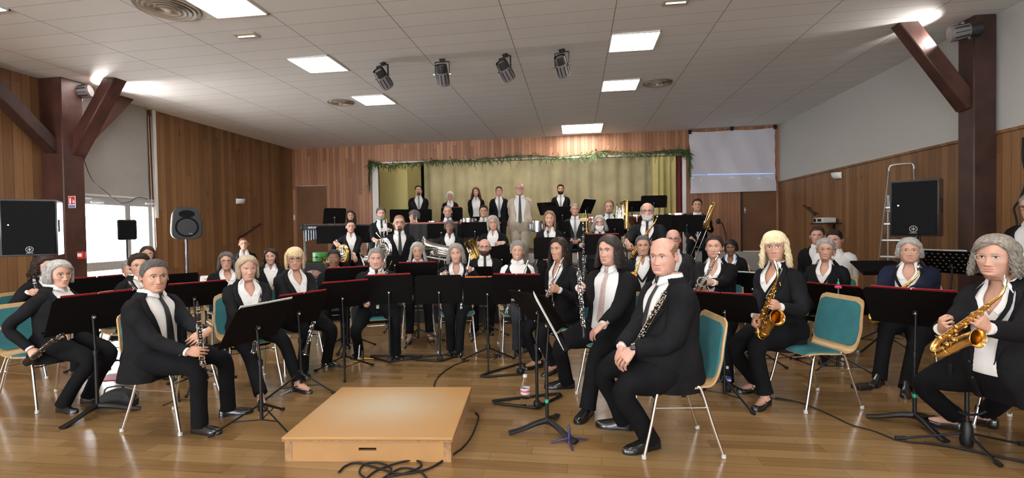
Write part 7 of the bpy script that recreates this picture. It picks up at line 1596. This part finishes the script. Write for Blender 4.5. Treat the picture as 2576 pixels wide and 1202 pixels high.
# ================================================================ projection sheet
M['sheet_cloth'] = mat('white_bedsheet', (.60,.585,.63), .85, var=.03, scale=4, bump=.3, bscale=6)
cor = [onB(1731, 333), onB(1947, 322), onB(1951, 480), onB(1735, 487)]; n1, n2 = 40, 30; G = np.zeros((n2, n1, 3)); rng = np.random.default_rng(3)
for i in range(n2):
    for j in range(n1):
        u, v = j/(n1-1), i/(n2-1); a = (1-v)*((1-u)*np.array(cor[0])+u*np.array(cor[1]))+v*((1-u)*np.array(cor[3])+u*np.array(cor[2]))
        sag = .025*math.sin(PI*((u*2) % 1))*(1-v); edge = -.035*math.sin(PI*v)*(u-.5)*2*(1 if abs(u-.5) > .3 else 0)*abs(u-.5)
        G[i, j] = (a[0]+edge+.006*math.sin(v*30)*(abs(u-.5) > .45), -.05-.014*math.sin(u*9+v*3)-.010*math.sin(u*23-v*7)-.02*v, a[1]-sag)
mb = MB(); mb.grid(G); G2 = G.copy(); G2[..., 1] += .004; mb.grid(G2, flip=True); sheet = mb.build('projection_sheet', M['sheet_cloth'], loc=WA, R=RB, sharp=0); tag(sheet, 'white bedsheet pinned up as a projection screen over the right door', 'projection screen')
M['proj_line'] = mat('projected_light', (.3,.42,.8), .8, emis=(.35, .5, 1.), estr=.55); M['proj_txt'] = mat('projected_text', (.8,.82,.9), .8, emis=(.8, .87, 1.), estr=.55)
def on_sheet(px, py): u, z = onB(px, py); return V(u, -.085, z)
mb = MB(); mb.tube([on_sheet(1776, 440), on_sheet(1942, 437)], np.array([[.002,.010]]*2), 4, up=(0,0,1)); mb.tube([on_sheet(1738, 441), on_sheet(1771, 440.5)], np.array([[.002,.006]]*2), 4, up=(0,0,1)); mb.build('timeline', M['proj_line'], sheet)
for s_, px, py, sz in (('0:00', 1740, 448, .027), ('4 5', 1760, 453, .031), ('<  II  >', 1838, 447, .037), ('1:32:45', 1905, 450, .027), ('x  o  ( ) -', 1928, 444, .031), ('- . o * .', 1935, 450, .031)): text(s_, sz, M['proj_txt'], sheet, rt(TXR, on_sheet(px, py)), name='projected_text')
for px, py in ((1733, 335), (1838, 326), (1946, 322)): u, z = onB(px, py); mb = MB(); mb.box((u, -.09, z+.01), (.07, .05, .10), bev=.01); o = mb.build('clamp', M['rubber'], loc=WA, R=RB); tag(o, 'black clamp holding the %s of the white projection sheet' % {1733: 'left corner', 1838: 'top middle', 1946: 'right corner'}[px], 'clamp')
# ================================================================ garland
rng = np.random.default_rng(11); M['leaf'] = mat('garland_leaf', (.055,.10,.025), .6, var=.5, scale=6); M['stemm'] = mat('garland_stem', (.10,.07,.03), .7)
gp = [(934, 470), (934, 430), (938, 410), (985, 417), (1050, 410), (1120, 405), (1190, 404), (1260, 398), (1330, 392), (1400, 396), (1480, 390), (1520, 383), (1600, 386), (1680, 380), (1722, 380), (1730, 400), (1728, 440)]
P = spl([V(onB(*q_)[0], -.09, onB(*q_)[1]) for q_ in gp], 200); mb = MB(); mb.tube(P, .010, 6); ga = mb.build('garland', M['stemm'], loc=WA, R=RB); tag(ga, 'green leafy garland draped along the top of the stage opening', 'garland')
mb = MB()
for i in range(1500):
    k = rng.integers(0, 199); b0 = P[k]+(P[k+1]-P[k])*rng.random(); hang = rng.random()
    x = k/199
    dens = 1.0 if (.35 < x < .8) else .8
    T = nrm(P[k+1]-P[k]); d = nrm(T*rng.normal(.2, .8)+V(0, -.35*rng.random()-.05, 0)+V(0, 0, -1)*rng.uniform(-.35, 1.0)); L_ = rng.uniform(.10, .24)
    e1 = b0+d*L_*.55+V(0, 0, -.01); e2 = b0+d*L_+V(0, 0, -.05*rng.random()); wv = nrm(np.cross(d, rng.normal(size=3)))*rng.uniform(.006, .012)
    mb.add([b0, e1+wv, e2, e1-wv, b0+V(0,.001,0)], [[0, 1, 2, 3]])
for i in range(46):   # hanging sprigs
    k = rng.integers(4, 195); b0 = P[k]; L_ = rng.uniform(.12, .34); sw = rng.normal(0, .06)
    S = spl([b0, b0+V(sw*.5, -.03, -L_*.5), b0+V(sw*1.6, -.03, -L_)], 12)
    for j in range(1, 12):
        for sg in (-1, 1): d = nrm(V(sg*.8, -.2, -.9)+rng.normal(0, .15, 3)); e2 = S[j]+d*.085*(1-j/16); w2 = V(.3, 0, .3)*.016; mb.add([S[j], (S[j]+e2)/2+w2, e2, (S[j]+e2)/2-w2], [[0, 1, 2, 3]])
lf = mb.build('leaves', M['leaf'], ga, sharp=0); lf['kind'] = 'stuff'
# ================================================================ percussion and things on the risers
def timpano(px, py, Z, r, label, fl=.56):
    c = at(px, py, Z); e = empty('timpani', V(c[0], c[1], fl)); tag(e, label, 'timpani'); zt = c[2]-fl
    mb = MB(); t_ = np.linspace(.05, 1, 14); mb.lathe([(r*math.sin(q_*PI/2)**.75, zt-r*1.05*(1-q_)**.9-.03) for q_ in t_], 36); mb.build('bowl', M['copper'], e)
    mb = MB(); mb.lathe([(r, zt-.035), (r*1.05, zt-.03), (r*1.05, zt), (r*1.0, zt+.002)], 36); mb.build('hoop', M['chrome'], e); mb = MB(); mb.lathe([(.0005, zt), (r, zt-.001)], 36); mb.build('drumhead', M['paper'], e)
    for k in range(8): a = k*PI/4; mb = MB(); mb.tube([(r*1.06*math.cos(a), r*1.06*math.sin(a), zt-.02), (r*1.05*math.cos(a), r*1.05*math.sin(a), zt-.16)], .007, 6); mb.ell((r*1.06*math.cos(a), r*1.06*math.sin(a), zt+.008), (.014, .014, .008), n=8, k=5); mb.build('tension_rod', M['chrome'], e)
    for k in range(3): a = .4+k*2*PI/3; mb = MB(); mb.tube([(r*.95*math.cos(a), r*.95*math.sin(a), zt-.12), (r*.8*math.cos(a), r*.8*math.sin(a), .0)], .014, 8); mb.build('leg', M['black_metal'], e)
timpano(1706, 537, 10.4, .34, 'copper kettledrum below the yellow side curtain'); timpano(1598, 541, 11.3, .28, 'smaller copper kettledrum left of the large one', )
M['drum_steel'] = mat('drum_steel', (.45,.45,.46), .3, .9)
def drum(px, py, Z, r, h, label, mt='drum_steel', fl=.56, nm='snare_drum'):
    c = at(px, py, Z); e = empty(nm, V(c[0], c[1], fl)); tag(e, label, nm.replace('_', ' ')); zt = c[2]-fl
    mb = MB(); mb.lathe([(r, zt-h), (r, zt)], 28); mb.build('shell', M[mt], e); mb = MB(); mb.lathe([(.0005, zt+.002), (r, zt+.002), (r*1.04, zt), (r*1.04, zt-.02)], 28); mb.lathe([(r*1.04, zt-h), (r*1.04, zt-h+.02)], 28); mb.build('hoop', M['chrome'], e)
    for k in range(8): a = k*PI/4; mb = MB(); mb.box((r*1.02*math.cos(a), r*1.02*math.sin(a), zt-h/2), (.014, .010, h*.5), rotz(a), bev=.003); mb.build('lug', M['chrome'], e)
    mb = MB(); mb.tube([(0, 0, .0), (0, 0, zt-h)], .012, 8)
    for k in range(3): a = k*2*PI/3; mb.tube([(0, 0, zt*.3), (.25*math.cos(a), .25*math.sin(a), .01)], .009, 6)
    mb.build('stand', M['chrome'], e)
M['red_shell'] = mat('red_drum', (.5,.03,.03), .3); M['blue_shell'] = mat('blue_drum', (.03,.05,.4), .3)
drum(1352, 556, 10.0, .15, .22, 'chrome tom drum right of the beige suit', nm='tom_drum'); drum(1178, 549, 10.6, .17, .10, 'shallow chrome snare drum on the percussion table'); drum(1490, 546, 10.0, .10, .10, 'small red drum above the white bearded player', 'red_shell', nm='hand_drum'); drum(1506, 552, 9.9, .09, .09, 'small blue drum beside the red one', 'blue_shell', nm='hand_drum'); drum(1090, 556, 10.6, .14, .12, 'small clear rimmed drum left on the percussion table', nm='snare_drum')
for px, w_, l in ((1098, .95, 'percussion table draped in black cloth, left of the two'), (1196, .95, 'percussion table draped in black cloth, right of the two')):
    c = at(px, 565, 9.35); e = empty('percussion_table', V(c[0], c[1], .56)); tag(e, l, 'table'); zt = c[2]-.56+.03
    mb = MB(); mb.box((0, 0, zt), (w_, .42, .04), bev=.006); mb.build('top', mat('red_brown_timber', (.22,.05,.03), .4), e)
    mb = MB(); us = np.linspace(-w_/2, w_/2, 40); G = np.array([[(u, -.22-.012*math.sin(u*40+k), zt-.02-(zt-.06)*k/5) for u in us] for k in range(6)]); mb.grid(G, flip=True); G = G.copy(); G[..., 1] += .006; mb.grid(G); mb.build('cloth', M['black_cloth'], e)
    for sx in (-1, 1):
        for sy_ in (-1, 1): mb = MB(); mb.tube([(sx*(w_/2-.05), sy_*.17, 0), (sx*(w_/2-.05), sy_*.17, zt)], .015, 8); mb.build('leg', M['black_metal'], e)
# vibraphone
c = at(850, 572, 9.75); R = faceR(c, 0); e = empty('vibraphone', V(c[0], c[1], .56), R); tag(e, 'black framed vibraphone with metal resonators before the brown door', 'vibraphone'); zt = c[2]-.56
mb = MB(); mb.box((-.66, 0, zt), (.05, .55, .10), bev=.01); mb.box((-.40, -.24, zt+.0), (.50, .03, .09), bev=.006); mb.box((.2, -.24, zt+.0), (.8, .03, .09), bev=.006); mb.box((0, .24, zt), (1.3, .03, .07), bev=.006); mb.build('frame', M['black_metal'], e)
for k in range(26): x = -.60+k*.046; mb = MB(); mb.box((x, 0, zt+.06), (.036, .42-.008*k, .012), bev=.003); mb.build('bar', M['silver'] if k < 0 else M['spot_grey'], e)
for k in range(14): x = -.58+k*.046; mb = MB(); mb.tube([(x, -.20, zt-.04), (x, -.20, zt-.26+.010*k)], .018, 10); mb.build('resonator', M['chrome_dark'], e)
for x in (-.62, .58): mb = MB(); mb.tube([(x, -.2, 0), (x, -.2, zt)], .016, 8); mb.tube([(x, .2, 0), (x, .2, zt)], .016, 8); mb.tube([(x, -.2, .12), (x, .2, .12)], .012, 8); mb.build('leg', M['chrome'], e)
text('BERGERAULT', .045, M['sign_white'], e, rt(TXR, (-.41, -.257, zt)))
# cases and bags at the left end of the riser
def case(px, py, Z, d, mt, nm, label, cat, fl=0., bev=.03):
    c = at(px, py, Z); mb = MB(); mb.box((0, 0, d[2]/2), d, bev=bev); o = mb.build(nm, M[mt] if isinstance(mt, str) else mt, loc=V(c[0], c[1], fl if fl is not None else c[2]), R=faceR(c, 6)); tag(o, label, cat); return o
M['green'] = mat('green_drum_case', (.03,.16,.035), .5)
c = at(806, 657, 8.6); e = empty('drum_case', c); tag(e, 'round green drum case standing before the brown door', 'case'); mb = MB(); mb.lathe([(.0005, 0), (.125, 0), (.13, .01), (.13, .07), (.124, .075), (.124, .08), (.13, .085), (.13, .155), (.125, .165), (.0005, .165)], 28); mb.build('case_shell', M['green'], e); mb = MB(); mb.box((0, -.13, .08), (.04, .02, .03), bev=.004); mb.build('latch', M['rubber'], e)
mb = MB(); zc = c[2]; mb.box((0, 0, zc/2-.004), (.8, .5, zc-.01), bev=.01); o = mb.build('equipment_crate', M['cab'], loc=(c[0]-.1, c[1]+.05, 0)); tag(o, 'black equipment crate under the round green drum case', 'crate')
M['pattern'] = mat('patterned_fabric', (.20,.10,.09), .8, var=.8, scale=28)
c = at(788, 692, 7.0); mb = MB(); mb.ell((0, 0, 0), (.13, .10, .075), n=20, k=12); o = mb.build('fabric_bag', M['pattern'], loc=c); tag(o, 'patterned dark red fabric bundle on the teal case beside the blonde head', 'bag')
mb = MB(); mb.box((0, 0, (c[2]-.07)/2), (.34, .24, c[2]-.075), bev=.02); o = mb.build('instrument_case', M['teal'], loc=(c[0]+.02, c[1], 0), R=rotz(.2)); tag(o, 'upright teal instrument case under the patterned bundle', 'case')
c = at(515, 712, 6.2); e = empty('keyboard', c, faceR(c, 0)); tag(e, 'white end of an electric keyboard left of the glasses wearer', 'keyboard'); mb = MB(); mb.box((0, .2, 0), (.10, .9, .10), bev=.012); mb.build('housing', M['sign_white'], e); mb = MB(); mb.box((.056, .2, .03), (.02, .8, .02)); mb.build('keys', M['ebony'], e)
mb = MB()
for sx in (0,): mb.tube([(0, -.1, -.05), (0, .4, -c[2]+.01)], .014, 8); mb.tube([(0, .4, -.05), (0, -.1, -c[2]+.01)], .014, 8)
mb.build('stand', M['black_metal'], e)
# pink flower toy on a stand, microphones
c = at(2109, 722, 4.4); e = empty('flower_toy', c); tag(e, 'small pink and green flower clipped to the desk behind the empty chair back', 'ornament')
mb = MB()
for k in range(7): a = k*2*PI/7; mb.ell((.016*math.cos(a), .016*math.sin(a), .0), (.014, .008, .014), rotz(a), n=8, k=6)
mb.ell((0, 0, 0), (.016, .016, .018), n=10, k=8); mb.build('petals', mat('pink_felt', (.7,.05,.2), .8), e); mb = MB(); mb.ell((0, 0, .035), (.012, .012, .016), n=10, k=8); mb.tube([(0, 0, .05), (0, 0, .075)], .004, 6); mb.tube([(0, 0, 0), (0, 0, -.06)], .006, 6); mb.build('stem', mat('green_felt', (.05,.35,.15), .8), e)
c = at(1826, 600, 8.3); e = empty('microphone_stand', V(c[0], c[1], 0)); tag(e, 'thin black microphone stand behind the player with the blue ribbon', 'microphone stand'); mb = MB(); mb.tube(spl([(0, 0, 0), (0, 0, 1.0), (.0, 0, c[2]+.05), (-.06, -.02, c[2]+.25), (-.12, -.05, c[2]+.28)], 24), .009, 8); mb.build('pole', M['black_metal'], e); mb = MB(); mb.ell((-.14, -.06, c[2]+.30), (.035, .035, .05), n=12, k=8); mb.build('microphone', M['rubber'], e)
for k in range(3): a = k*2*PI/3; mb = MB(); mb.tube([(0, 0, .12), (.28*math.cos(a), .28*math.sin(a), .008)], .008, 6); mb.build('leg', M['black_metal'], e)
# black cable hanging down the right wall
mb = MB(); mb.tube(spl([onx(2574, 345, XR-.06), onx(2573, 400, XR-.06), onx(2582, 450, XR-.06), onx(2566, 500, XR-.06), onx(2551, 525, XR-.06), onx(2558, 560, XR-.06), onx(2560, 640, XR-.06)], 40), .010, 6); o = mb.build('hanging_cable', M['rubber']); tag(o, 'black cable hanging down the right wall at the frame edge', 'cable')
# horn bell beside the beige trousers etc.
a = at(1600, 655, 6.2)
